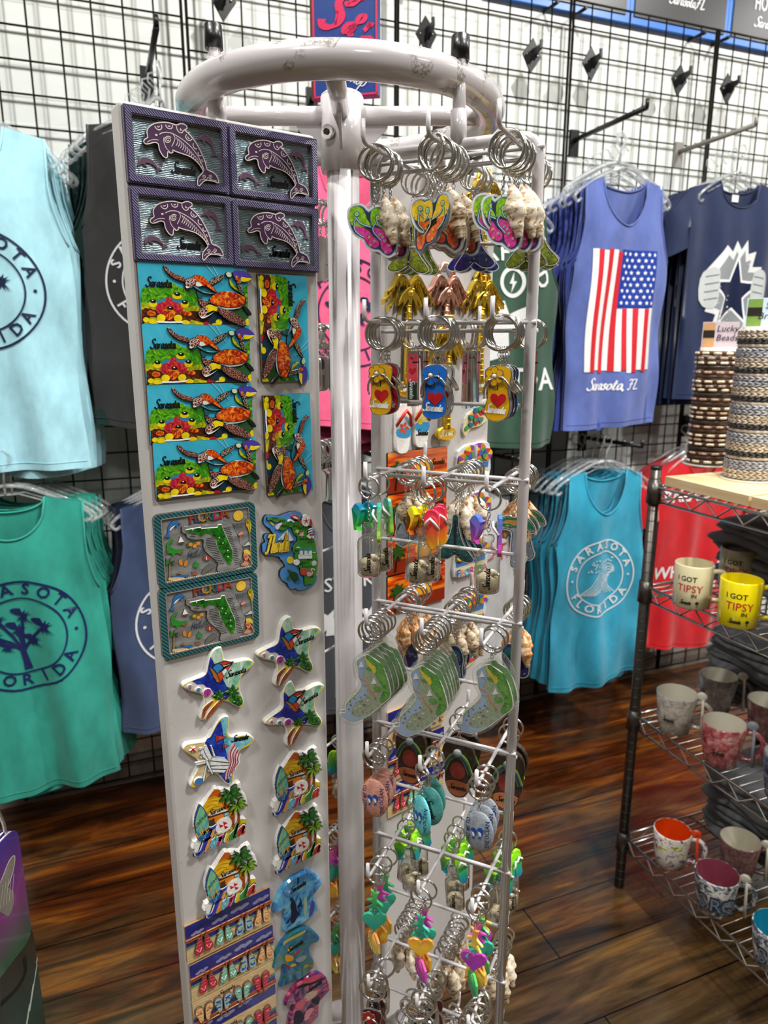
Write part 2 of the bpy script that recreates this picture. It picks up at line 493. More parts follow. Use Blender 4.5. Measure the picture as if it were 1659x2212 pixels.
    def fine(s, L=.018):
        import bmesh
        bm = bmesh.new(); vv = [bm.verts.new(p) for p in s.v]
        for f, k in zip(s.f, s.k):
            try: q = bm.faces.new([vv[i] for i in f]); q.material_index = k
            except ValueError: pass
        bmesh.ops.triangulate(bm, faces=[f for f in bm.faces if len(f.verts) > 4 or f.calc_area() > L * L])
        for _ in range(4):
            e = [e for e in bm.edges if e.calc_length() > L]
            if not e: break
            bmesh.ops.subdivide_edges(bm, edges=e, cuts=1); bmesh.ops.triangulate(bm, faces=[f for f in bm.faces if len(f.verts) > 4])
        bm.verts.index_update(); s.v = [tuple(v.co) for v in bm.verts]; s.f = [tuple(v.index for v in f.verts) for f in bm.faces]
        s.k = [f.material_index for f in bm.faces]; s.s = [False] * len(s.f); bm.free(); return s

    def warp(s, fn):
        s.v = [fn(p) for p in s.v]; return s

    def xf(s, mx):
        s.v = [tuple(mx @ Vector(p)) for p in s.v]; return s

    def mesh(s, name):
        me = bpy.data.meshes.new(name); me.from_pydata(s.v, [], s.f)
        for m in s.mats: me.materials.append(M(m))
        me.polygons.foreach_set('material_index', s.k); me.polygons.foreach_set('use_smooth', s.s)
        me.update(); return me

    def build(s, name, parent=None, mx=None, label=None):
        o = bpy.data.objects.new(name, s.mesh(name)); col.objects.link(o)
        if parent is not None: o.parent = parent
        if mx is not None: o.matrix_local = mx
        if label: o['label'] = label
        return o


PEN = {
    'S': (.72, [[(.80, .84), (.66, 1.0), (.44, .95), (.34, .76), (.46, .58), (.62, .40), (.60, .16), (.38, .0), (.12, .03), (.02, .2)]]),
    'F': (.78, [[(.05, .82), (.2, .98), (.5, .92), (.85, 1.0)], [(.48, .93), (.36, .5), (.26, .1), (.08, -.02), (.0, .1)], [(.16, .5), (.4, .52), (.58, .56)]]),
    'a': (.52, [[(.40, .40), (.28, .50), (.10, .40), (.04, .16), (.14, .0), (.30, .12), (.42, .48), (.38, .14), (.46, .0), (.56, .1)]]),
    'r': (.42, [[(.04, .40), (.12, .48), (.10, .2), (.06, .0)], [(.08, .25), (.2, .46), (.34, .46)]]),
    's': (.40, [[(.32, .40), (.22, .50), (.10, .40), (.22, .25), (.26, .1), (.14, .0), (.0, .06)]]),
    'o': (.46, [[(.22, .50), (.06, .36), (.04, .12), (.18, .0), (.34, .14), (.36, .36), (.22, .50)]]),
    't': (.36, [[(.18, .80), (.12, .4), (.08, .1), (.18, .0), (.30, .08)], [(.0, .52), (.32, .56)]]),
    'l': (.30, [[(.16, 1.0), (.10, .5), (.06, .1), (.14, .0), (.26, .1)]]),
    'i': (.28, [[(.10, .46), (.06, .1), (.14, .0), (.24, .1)], [(.13, .66), (.15, .70)]]),
    'd': (.54, [[(.38, .40), (.26, .50), (.08, .38), (.04, .14), (.14, .0), (.30, .12), (.44, .98), (.38, .14), (.46, .0), (.56, .1)]]),
    'e': (.42, [[(.06, .24), (.32, .32), (.24, .48), (.08, .38), (.05, .12), (.18, .0), (.38, .1)]]),
    'n': (.50, [[(.04, .46), (.06, .0)], [(.07, .28), (.24, .48), (.34, .38), (.34, .06), (.46, .04)]]),
    'c': (.40, [[(.32, .40), (.18, .50), (.05, .3), (.10, .04), (.26, .0), (.38, .1)]]),
    'h': (.50, [[(.12, 1.0), (.04, .0)], [(.07, .28), (.24, .48), (.34, .38), (.34, .06), (.46, .04)]]),
    'p': (.50, [[(.08, .46), (-.02, -.4)], [(.07, .3), (.24, .5), (.38, .34), (.3, .06), (.06, .04)]]),
    'm': (.74, [[(.04, .46), (.06, .0)], [(.07, .28), (.2, .48), (.28, .38), (.28, .02)], [(.29, .28), (.44, .48), (.54, .38), (.54, .04), (.66, .04)]]),
    'y': (.48, [[(.04, .46), (.1, .1), (.3, .1), (.38, .46), (.28, -.3), (.02, -.36)]]),
    'L': (.62, [[(.2, 1.0), (.1, .3), (.04, .02), (.3, .04), (.56, .06)]]),
    'u': (.50, [[(.04, .46), (.05, .1), (.16, .0), (.34, .16), (.38, .46), (.36, .06), (.48, .04)]]), 'k': (.48, [[(.12, 1.0), (.04, .0)], [(.34, .48), (.10, .24), (.36, .0), (.46, .06)]]),
    'B': (.74, [[(.16, .98), (.08, .0)], [(.10, .96), (.5, .98), (.56, .76), (.18, .54), (.58, .46), (.60, .12), (.3, .0), (.04, .04)]]), 'b': (.48, [[(.14, 1.0), (.05, .1), (.2, .0), (.38, .2), (.30, .44), (.10, .3)]]),
    ',': (.2, [[(.08, .06), (.02, -.14)]]), "'": (.14, [[(.1, .95), (.08, .8)]]),
    'G': (.78, [[(.76, .84), (.5, 1.0), (.14, .76), (.06, .3), (.3, .0), (.64, .12), (.7, .44), (.42, .44)]]),
    'f': (.40, [[(.38, .92), (.24, 1.0), (.16, .7), (.12, .1), (.04, -.3)], [(.02, .5), (.34, .54)]]),
}
_g = {}


def glyphs(t, al, bold):
    k = (t, al, bold)
    if k not in _g:
        c = bpy.data.curves.new('glyph', 'FONT'); c.body = t; c.align_x = al; c.size = 1.4; c.offset = bold; c.resolution_u = 2
        o = bpy.data.objects.new('glyph', c); me = o.to_mesh()
        vs = [(v.co.x, v.co.y) for v in me.vertices]; fs = []
        for p in me.polygons:
            f = tuple(p.vertices); q = [vs[i] for i in f]
            fs.append(f if area2(q) > 0 else f[::-1])
        o.to_mesh_clear(); bpy.data.objects.remove(o); bpy.data.curves.remove(c)
        _g[k] = (vs, fs)
    return _g[k]


# ------------------------------------------------------------------ things and parts
def thing(name, label, cat, mx, group=None):
    o = bpy.data.objects.new(name, None); col.objects.link(o); o.empty_display_size = .02
    o.matrix_world = mx; o['label'] = label; o['category'] = cat
    if group: o['group'] = group
    return o


def solo(name, mb, label, cat, mx=None, group=None, kind=None):
    o = mb.build(name) if isinstance(mb, MB) else bpy.data.objects.new(name, mb)
    if not isinstance(mb, MB): col.objects.link(o)
    if mx is not None: o.matrix_world = mx
    o['label'] = label; o['category'] = cat
    if group: o['group'] = group
    if kind: o['kind'] = kind
    return o


def struct(name, mb, mx=None, label=None):
    o = mb.build(name)
    if mx is not None: o.matrix_world = mx
    o['kind'] = 'structure'
    if label: o['label'] = label
    return o


def dup(root, mx, label=None, group=None):
    r = root.copy(); col.objects.link(r); r.matrix_world = mx
    if label: r['label'] = label
    if group: r['group'] = group
    for ch in list(root.children):
        c = ch.copy(); col.objects.link(c); c.parent = r
        for g in ch.children:
            d = g.copy(); col.objects.link(d); d.parent = c
    return r


ORD = ['frontmost', 'second from the tip', 'third from the tip', 'fourth from the tip', 'fifth from the tip', 'sixth from the tip', 'seventh from the tip', 'eighth from the tip']
EXPO = 0.1
# ------------------------------------------------------------------ the room
WD, WP = 68.3, Vector((0, 2.5, 0))
WF = fr(WP, WD)                     # x along the back wall, y up, z out of the wall into the room

t = NT('painted_brick')
v = t.coord((1, 1, 1))
br = t.n('ShaderNodeTexBrick'); br.inputs['Scale'].default_value = 1; br.inputs['Brick Width'].default_value = .22; br.inputs['Row Height'].default_value = .075
br.inputs['Mortar Size'].default_value = .007; br.inputs['Mortar Smooth'].default_value = .6; t.l(v, br.inputs['Vector'])
br.inputs['Color1'].default_value = lin('eef0ea'); br.inputs['Color2'].default_value = lin('ebeee6'); br.inputs['Mortar'].default_value = lin('e2e5dc')
nz = t.noise(v, 9, 6, .65)
t.set(col=t.mix(.35, br.outputs['Color'], t.ramp(nz, [(.3, 'e4e8de'), (.7, 'f4f5f0')])), rough=.55)
h = t.n('ShaderNodeMath', operation='MULTIPLY_ADD'); h.inputs[1].default_value = .5; t.l(nz, h.inputs[0]); t.l(br.outputs['Fac'], h.inputs[2]); t.bump(h.outputs[0], .35, .003)
MAT['brick'] = t.m

t = NT('old_plank_floor')
v = t.coord((1, 1, 1))
bk = t.n('ShaderNodeTexBrick'); bk.offset = .37; bk.inputs['Scale'].default_value = 1; bk.inputs['Brick Width'].default_value = 5.3; bk.inputs['Row Height'].default_value = .165
bk.inputs['Mortar Size'].default_value = .0022; bk.inputs['Mortar Smooth'].default_value = .3; t.l(v, bk.inputs['Vector'])
bk.inputs['Color1'].default_value = (.25, .25, .25, 1); bk.inputs['Color2'].default_value = (.75, .75, .75, 1); bk.inputs['Mortar'].default_value = (0, 0, 0, 1)
gv = t.coord((1.1, 9, 1)); g1 = t.noise(gv, 2.0, 6, .62, .9)
gv2 = t.coord((1.4, 60, 1)); g2 = t.noise(gv2, 3, 4, .6, .2)
pv = t.coord((.8, 2.6, 1)); p1 = t.noise(pv, 2.6, 5, .6, .8)
rust = t.ramp(g1, [(.28, '160a05'), (.42, '3a1a09'), (.54, '5c2a0d'), (.64, '8a4c12'), (.74, '6a3410')])
worn = t.ramp(g1, [(.28, '231a10'), (.42, '463720'), (.54, '5c4a2e'), (.64, '765c2c'), (.76, '5a4834')])
sp = t.n('ShaderNodeSeparateXYZ'); t.l(v, sp.inputs[0])
mr = t.n('ShaderNodeMapRange'); mr.inputs[1].default_value = -.55; mr.inputs[2].default_value = -1.6; t.l(sp.outputs['Y'], mr.inputs[0])
a1 = t.n('ShaderNodeMath', operation='MULTIPLY_ADD'); t.l(p1, a1.inputs[0]); a1.inputs[1].default_value = 2.2; t.l(mr.outputs[0], a1.inputs[2])
a2 = t.n('ShaderNodeMath', operation='SUBTRACT', use_clamp=True); t.l(a1.outputs[0], a2.inputs[0]); a2.inputs[1].default_value = 1.0
c0 = t.mix(a2.outputs[0], rust, worn)
c1 = t.mix(.42, c0, t.ramp(g2, [(.3, '4a4a4a'), (.6, 'e0e0e0')]), 'MULTIPLY')
c2 = t.mix(.22, c1, bk.outputs['Color'], 'OVERLAY')
inv = t.ramp(bk.outputs['Fac'], [(0, 'ffffff'), (1, '1a120c')])
c3 = t.mix(1.0, c2, inv, 'MULTIPLY')
sc2 = t.noise(t.coord((1, 1, 1)), 7, 3, .5); c4 = t.mix(t.ramp(sc2, [(.62, '000000'), (.72, '3c3c3c')]), c3, '6b5a48')
t.set(col=c4, rough=t.ramp(g1, [(.3, '5a5a5a'), (.7, '8c8c8c')]), coat=.12)
t.bump(g2, .25, .002)
MAT['floor'] = t.m

MAT['plain'] = paint('8f8b84', .7, var=.03, scale=8, name='grey_wall_paint')
MAT['ceil'] = paint('a8a49c', .8, var=.03, scale=8, name='ceiling_paint')
MAT['base'] = paint('8a8178', .5, var=.1, scale=20, name='grey_baseboard')

U0, U1, N1, ZC = -3.4, 4.4, 6.2, 3.5
fx = fr(WP, WD)
b = MB(); b.add([(U0, -N1, 0), (U1, -N1, 0), (U1, .3, 0), (U0, .3, 0)], [(0, 1, 2, 3)], 'floor')
b.box((U0 + U1) / 2, -N1 / 2 + .15, -.06, U1 - U0, N1 + .3, .1, 'plain')
# floor uses a frame whose x runs along the wall, y towards the wall
D = az(WD); Nn = az(WD + 90)
FM = Matrix(((D.x, -Nn.x, 0, WP.x), (D.y, -Nn.y, 0, WP.y), (0, 0, 1, 0), (0, 0, 0, 1)))
bf = MB(); bf.add([(U0, -N1, 0), (U1, -N1, 0), (U1, .1, 0), (U0, .1, 0), (U0, -N1, -.08), (U1, -N1, -.08), (U1, .1, -.08), (U0, .1, -.08)],
                  [(0, 1, 2, 3), (7, 6, 5, 4), (0, 4, 5, 1), (1, 5, 6, 2), (2, 6, 7, 3), (3, 7, 4, 0)], 'floor')
t = bpy.data.materials
FM2 = Matrix(((D.x, -Nn.x, 0, WP.x), (D.y, -Nn.y, 0, WP.y), (0, 0, 1, 0), (0, 0, 0, 1)))
struct('floor', bf, FM2)
w = MB(); w.box((U0 + U1) / 2, ZC / 2, -.06, U1 - U0, ZC, .12, 'brick'); struct('wall_back', w, WF)
w = MB(); w.box(U0 - .06, ZC / 2, N1 / 2, .12, ZC, N1, 'plain'); struct('wall_left', w, WF)
w = MB(); w.box(U1 + .06, ZC / 2, N1 / 2, .12, ZC, N1, 'plain'); struct('wall_right', w, WF)
w = MB(); w.box((U0 + U1) / 2, ZC / 2, N1 + .06, U1 - U0, ZC, .12, 'plain'); struct('wall_front', w, WF)
w = MB(); w.box((U0 + U1) / 2, ZC + .05, N1 / 2, U1 - U0, .1, N1, 'ceil'); struct('ceiling', w, WF)
w = MB(); w.prism([(0, 0), (.018, 0), (.018, .082), (.010, .095), (0, .095)], U0, U1, 'base', mx=Matrix(((0, 0, 1, 0), (0, 1, 0, 0), (1, 0, 0, 0), (0, 0, 0, 1)))); struct('baseboard_back', w, WF)

# ------------------------------------------------------------------ gridwall panels
GP = .0785; GOFF = .085
def grid_panel(u0, i):
    t = thing('gridwall', ['black wire gridwall panel at the far left behind the pale blue tank tops', 'black wire gridwall panel left of the rack pole, behind the magnet panel',
              'black wire gridwall panel right of the rack pole with two bare diamond hooks', 'black wire gridwall panel behind the flag tank top',
              'black wire gridwall panel at the far right, under the last dark poster'][i], 'gridwall', WF @ T(u0, 0, GOFF), 'gridwall panels along the wall')
    f = MB(); W8 = GP * 8 - .012
    for x in (0, W8): f.tube([(x, .055, 0), (x, 2.552, 0)], .0045, 'wirebk', 6)
    for y in (.060, 2.549): f.tube([(0, y, 0), (W8, y, 0)], .0036, 'wirebk', 6)
    f.build('frame', t)
    g = MB()
    for k in range(1, 8): g.tube([(k * GP - .006, .055, 0), (k * GP - .006, 2.55, 0)], .0027, 'wirebk', 5)
    k = 1
    while 2.549 - k * GP > .08:
        g.tube([(0, 2.549 - k * GP, .004), (W8, 2.549 - k * GP, .004)], .0027, 'wirebk', 5); k += 1
    g.build('wire_mesh', t)
    for y in (.3, 2.535):
        for x in (0.05, W8 - .05):
            q = MB(); q.tube([(x, y, 0), (x, y, -GOFF + .001)], .006, 'wirebk', 6); q.build('wall_bracket', t)
for i, u in enumerate((-1.243, -.613, .012, .640, 1.268)): grid_panel(u, i)

# ------------------------------------------------------------------ diamond hooks on the upper wall
def diamond_hook():
    t = thing('gridwall_hook', '', 'hook', Matrix())
    p = MB(); p.prism([(0, .052), (.036, 0), (0, -.055), (-.036, 0)], 0, .004, 'black', ch=.001); p.build('diamond_plate', t)
    for x in (-.02, .02):
        s = MB(); s.ball((x, 0, .005), .004, 'chrome', 8); s.build('screw', t)
    a = MB(); a.prism([(0, -.012), (.0, .016), (.045, .016), (.045, .028), (.053, .028), (.053, .004), (.03, -.004), (.012, -.02)], -.004, .004, 'black', mx=Matrix(((0, 0, 1, 0), (0, 1, 0, 0), (1, 0, 0, .004), (0, 0, 0, 1))))
    a.build('arm', t)
    return t
dh = None
for i, (x, y, l) in enumerate(((482, 0, 'black diamond hook at the top edge above the left of the white ring'), (920, 75, 'black diamond hook just right of the blue hanging sign'),
        (1148, 120, 'black diamond hook left of the middle gridwall seam'), (1276, 138, 'black diamond hook just right of the middle gridwall seam'),
        (1466, 173, 'black diamond hook left of the right gridwall seam'), (1570, 192, 'black diamond hook right of the right gridwall seam'))):
    p = hit(x, y, WP + az(WD + 90) * (GOFF + .01), az(WD + 90)); mx = fr(p, WD) @ (RZ(4) if i % 2 else RZ(-3))
    if dh is None: dh = diamond_hook(); dh.matrix_world = mx; dh['label'] = l; dh['group'] = 'bare hooks on the gridwall'
    else: dup(dh, mx, l, 'bare hooks on the gridwall')

# ------------------------------------------------------------------ posters along the top
def poster(u0, u1, z0, z1, i):
    l = ['dark poster in blue border, left of the Sarasota FL one', 'dark poster reading Sarasota, FL between blue borders', 'dark poster with white capitals at the top right corner'][i]
    t = thing('wall_poster', l, 'poster', WF @ T(u0, z0, .012), 'posters above the gridwall')
    w, h = u1 - u0, z1 - z0
    b = MB(); b.box(w / 2, h / 2, 0, w, h, .02, '2a78d8'); b.build('blue_border', t)
    d = MB(); d.box(w / 2 + .0, h / 2 + .004, .012, w - .035, h - .036, .006, '2a2826')
    if i == 1:
        d.brush('Sarasota,', w * .36, .085, .034, 'f4f4f4', .0165, w=.13, wx=.9); d.brush('FL', w * .36 + .118, .085, .034, 'f4f4f4', .0165, w=.13)
    if i == 2:
        d.text('HOT MESS', .115, .125, .05, 'f4f4f4', .0165, al='LEFT', bold=.02, sx=.6); d.brush('Sarasota,', .12, .07, .034, 'f4f4f4', .0165, w=.13)
    d.build('printed_panel', t)
for i, (a, b_) in enumerate(((.34, .915), (.917, 1.365), (1.367, 2.0))): poster(a, b_, 2.545, 3.12, i)
# ------------------------------------------------------------------ the spinner rack
RC = Vector((-.046, .86, 0)); RR = .163; RT = .1605; RZT = HC + .2435
def pin(a, z=0):
    return RC + Vector((RR * sin(R(a)), -RR * cos(R(a)), z))
W0 = 'rackwhite'
t = NT('white_enamel_with_tape_residue')
v = t.coord(); n1 = t.noise(v, 330, 5, .7); n2 = t.noise(v, 36, 1, .4)
mk_ = t.mix(t.ramp(n2, [(.60, '000000'), (.62, 'ffffff')]), '000000', t.ramp(n1, [(.47, '000000'), (.52, 'ffffff')]))
t.set(col=t.mix(mk_, 'cfc9c9', '9c958c'), rough=.22, coat=.5); MAT['ringwhite'] = t.m

rack = thing('spinner_rack', 'white metal spinner rack with round top ring, centre pole and hub', 'display rack', Matrix.Translation(RC))
def V(x, y, z): return (x, y, z)
b = MB(); b.tube([(0, 0, .03), (0, 0, RZT - .012)], .0182, W0, 24); b.build('pole', rack)
b = MB(); b.tube([(0, 0, RZT - .058), (0, 0, RZT + .018)], .0235, W0, 24); b.ball((0, 0, RZT + .018), .0235, W0, 20, sz=.35)
for a in (90, -90, 0, 180):
    d_ = Vector((sin(R(a)), -cos(R(a)), 0))
    q = d_.cross(Vector((0, 0, 1)))
    Mx = Matrix(((d_.x, 0, q.x, 0), (d_.y, 0, q.y, 0), (0, 1, 0, RZT), (0, 0, 0, 1)))
    b.prism([(.018, -.045), (.05, -.012), (.05, .0), (.018, .0)], -.0015, .0015, W0, mx=Mx)
b.build('hub_collar', rack)
b = MB()
A = Vector((sin(R(-32)), -cos(R(-32)), 0)) * .0235
b.tube([A + Vector((0, 0, RZT - .022)), A * 1.25 + Vector((0, 0, RZT - .022))], .0075, 'chrome', 16)
b.tube([A * 1.25 + Vector((0, 0, RZT - .022)), A * 1.32 + Vector((0, 0, RZT - .022))], .0035, 'black', 6); b.build('hub_bolt', rack)
b = MB(); b.torus(RT, .0282, .0282, 'ringwhite', 96, Matrix.Translation((0, 0, RZT)), 18); b.build('top_ring', rack)
for a in (0, 90, 180, -90):
    d_ = Vector((sin(R(a)), -cos(R(a)), 0)); b = MB(); z = Vector((0, 0, RZT))
    b.tube([d_ * .02 + z, d_ * (RT - .012) + z], .0098, W0, 16); b.build('spoke', rack)
b = MB(); b.torus(RR, .03, .03, W0, 64, Matrix.Translation((0, 0, .30)), 12)
for a in (0, 90, 180, -90):
    d_ = Vector((sin(R(a)), -cos(R(a)), 0)); b.tube([d_ * .016 + Vector((0, 0, .30)), d_ * (RR - .01) + Vector((0, 0, .30))], .009, W0, 10)
b.build('lower_ring', rack)
b = MB(); b.lathe([(.0, .0), (.21, .0), (.215, .006), (.21, .012), (.03, .03), (0, .03)], W0, 40, Matrix(((1, 0, 0, 0), (0, 0, -1, 0), (0, 1, 0, 0), (0, 0, 0, 1)))); b.build('base', rack)
PINA = {'fl': -51, 'fr': 43, 'br': 137, 'bl': 227}
PTOP = {'fl': .047, 'fr': .028, 'br': .035, 'bl': .018}
for k, a in PINA.items():
    p = pin(a) + {'fl': az(55) * .012, 'fr': az(115) * .006, 'br': az(52) * .006, 'bl': az(123) * .006}[k] - RC; b = MB(); b.tube([p + Vector((0, 0, RZT - .062)), p + Vector((0, 0, RZT + PTOP[k]))], .0062, W0, 12)
    o = b.build('hanger_pin', rack)
    c = MB(); c.tube([p + Vector((0, 0, RZT + PTOP[k] - .016)), p + Vector((0, 0, RZT + PTOP[k] + .004))], [.0088, .0084], 'black', 14)
    c.ball(p + Vector((0, 0, RZT + PTOP[k] + .004)), .0084, 'black', 12, sz=.35); c.build('end_cap', o, label='black rubber end cap')

# magnet panels (sheet steel boxes)
def panel(P, d, u0, u1, z0, z1, label, sx_=.006):
    t = thing('magnet_panel', label, 'display panel', fr(P, d), 'panels hung from the spinner rack')
    b = MB(); m = MAT
    b.prism([(x + (u0 + u1) / 2, y + (z0 + z1) / 2) for x, y in rrect(u1 - u0, z1 - z0, .004, 3)], -.0125, .0125, 'panelw', ch=.0025); b.build('steel_sheet', t)
    b = MB(); b.tube([(sx_, z1 - .001, 0), (sx_, z1 + .02, 0)], .009, W0, 12); b.build('pin_socket', t)
    return t
t = NT('speckled_white_panel')
v = t.coord(); n1 = t.noise(v, 420, 2, .5); n2 = t.noise(v, 9, 3, .6)
t.set(col=t.mix(t.ramp(n1, [(.24, 'ffffff'), (.27, '000000')]), t.ramp(n2, [(.3, 'c4bfbb'), (.7, 'cdc9c5')]), '6a635c'), rough=.35, coat=.15)
MAT['panelw'] = t.m
PL, PR, PB, PG = pin(-51), pin(43), pin(137), pin(227)
panel(PL, 55, -.0861, .1145, .40, 1.6615, 'white magnet panel at the front left, covered in souvenir magnets', .012)
panel(PB, 52, -.0895, .1005, .40, 1.664, 'white magnet panel behind the hook panel, with the metal palm openers')

HU = (-.055, .007, .069); HZ = [1.6247 - .1535 * i for i in range(8)]
def hook_panel(P, d, label):
    t = thing('hook_panel', label, 'display panel', fr(P, d), 'panels hung from the spinner rack')
    b = MB(); x0, x1, y0, y1, r = -.0815, .084, .42, 1.634, .017
    path = [(x0, y0, 0), (x0, y1 - r, 0)] + [(x0 + r - r * cos(R(a)), y1 - r + r * sin(R(a)), 0) for a in (22, 45, 68)] + [(x0 + r, y1, 0), (x1 - r, y1, 0)] + \
           [(x1 - r + r * sin(R(a)), y1 - r + r * cos(R(a)), 0) for a in (22, 45, 68)] + [(x1, y1 - r, 0), (x1, y0, 0)]
    b.tube(path, .0056, W0, 12); b.tube([(x0, y0, 0), (x1, y0, 0)], .0056, W0, 10)
    b.tube([(.006, y1, 0), (.006, y1 + .03, 0)], .0078, W0, 12); b.build('tube_frame', t)
    for z in HZ:
        for n_ in (-.0032, .0032):
            b = MB(); b.tube([(x0 - .002, z - .0048 + n_ * 1.2, n_ * 1.1), (x1 + .006, z - .0048 + n_ * 1.2, n_ * 1.1)], .0021, W0, 8); b.build('cross_bar', t)
        if z > .5:
            b = MB(); b.tube([(x0, z - .081, 0), (x1, z - .081, 0)], .0021, W0, 8); b.build('stay_bar', t)
        for u in HU:
            for s_ in (1, -1):
                b = MB(); L = .08
                b.tube([(u, z, 0), (u, z, s_ * (L - .006)), (u, z + .0015, s_ * (L - .002)), (u, z + .005, s_ * L), (u, z + .019, s_ * L)], .0021, W0, 8); b.build('hook', t)
    return t
hook_panel(PR, 115, 'white wire hook panel at the front right, loaded with keychains')
hook_panel(PG, 123, 'white wire hook panel at the back left, seen past the magnet panel')

# hanging wooden sign
sp = hit(770, 60, Vector((0, 1.55, 0)), Vector((0, 1, 0)))
sg = thing('hanging_sign', 'blue wooden gift shop sign with pink brush letters above the ring', 'sign', Matrix.Translation((-.073, 1.55, 1.93)) @ Matrix.Rotation(R(-12), 4, 'Z') @ RX(90))
b = MB(); b.box(0, .30, 0, .130, .62, .022, '1d3f8a'); b.box(-.0665, .30, -.001, .006, .62, .024, '5a3a22'); b.build('board', sg)
b = MB()
for x in (-.0625, .0625): b.box(x, .30, .0115, .0035, .62, .0015, 'd8305a')
b.box(0, -.0075, .0115, .128, .0035, .0015, 'd8305a'); b.build('pink_edge', sg)
b = MB()
for s_, x, y, h, ro in (('S', -.052, .118, .052, -14), ('1', -.018, .116, .024, -10), ('a', -.006, .104, .036, -24), ('F', .004, .150, .036, -30), ('o', .022, .118, .030, -24), ('r', .036, .102, .030, -26),
                        ('M', -.03, .180, .05, -20), ('O', .034, .052, .044, -24), ('B', .046, .165, .045, -20), ('K', -.02, .25, .06, -12), ('P', .03, .25, .06, -16), ('S', -.045, .32, .07, -12), ('L', .02, .33, .07, -12)):
    if s_ in PEN: b.brush(s_, x, y, h * 1.1, 'e02058', .0122, rot=ro, w=.22)
    else: b.text(s_, x, y, h, 'e02058', .0122, rot=ro, bold=.03)
b.brush('Gift', -.045, .040, .030, 'f4f0ee', .0124, rot=-22, w=.06, fit=.045); b.brush('Shop', -.004, .022, .030, 'f4f0ee', .0126, rot=-24, w=.06, fit=.050)
b.build('lettering', sg)
b = MB()
for x in (-.06, .06): b.tube([(x, .60, 0), (x, ZC - 1.93, 0)], .0012, 'steel', 5)
b.build('hanging_wire', sg)
# ------------------------------------------------------------------ souvenir magnets on the front left panel
PF = .0127
def BM(u, z, rot=0): return fr(PL, 55) @ T(u, z, PF) @ RZ(rot)
def BT(x0, y0, s, cx, cy, rot=0): return Tr(PL, 55, .0175, x0, y0, s, cx, cy, rot)
def lines(b, pts, w, z, m, q=3, closed=False, z0=None): b.stroke(sm(pts, q, closed) if q > 1 else pts, w, z - .001 if z0 is None else z0, z, m, closed, top=z0 is None)

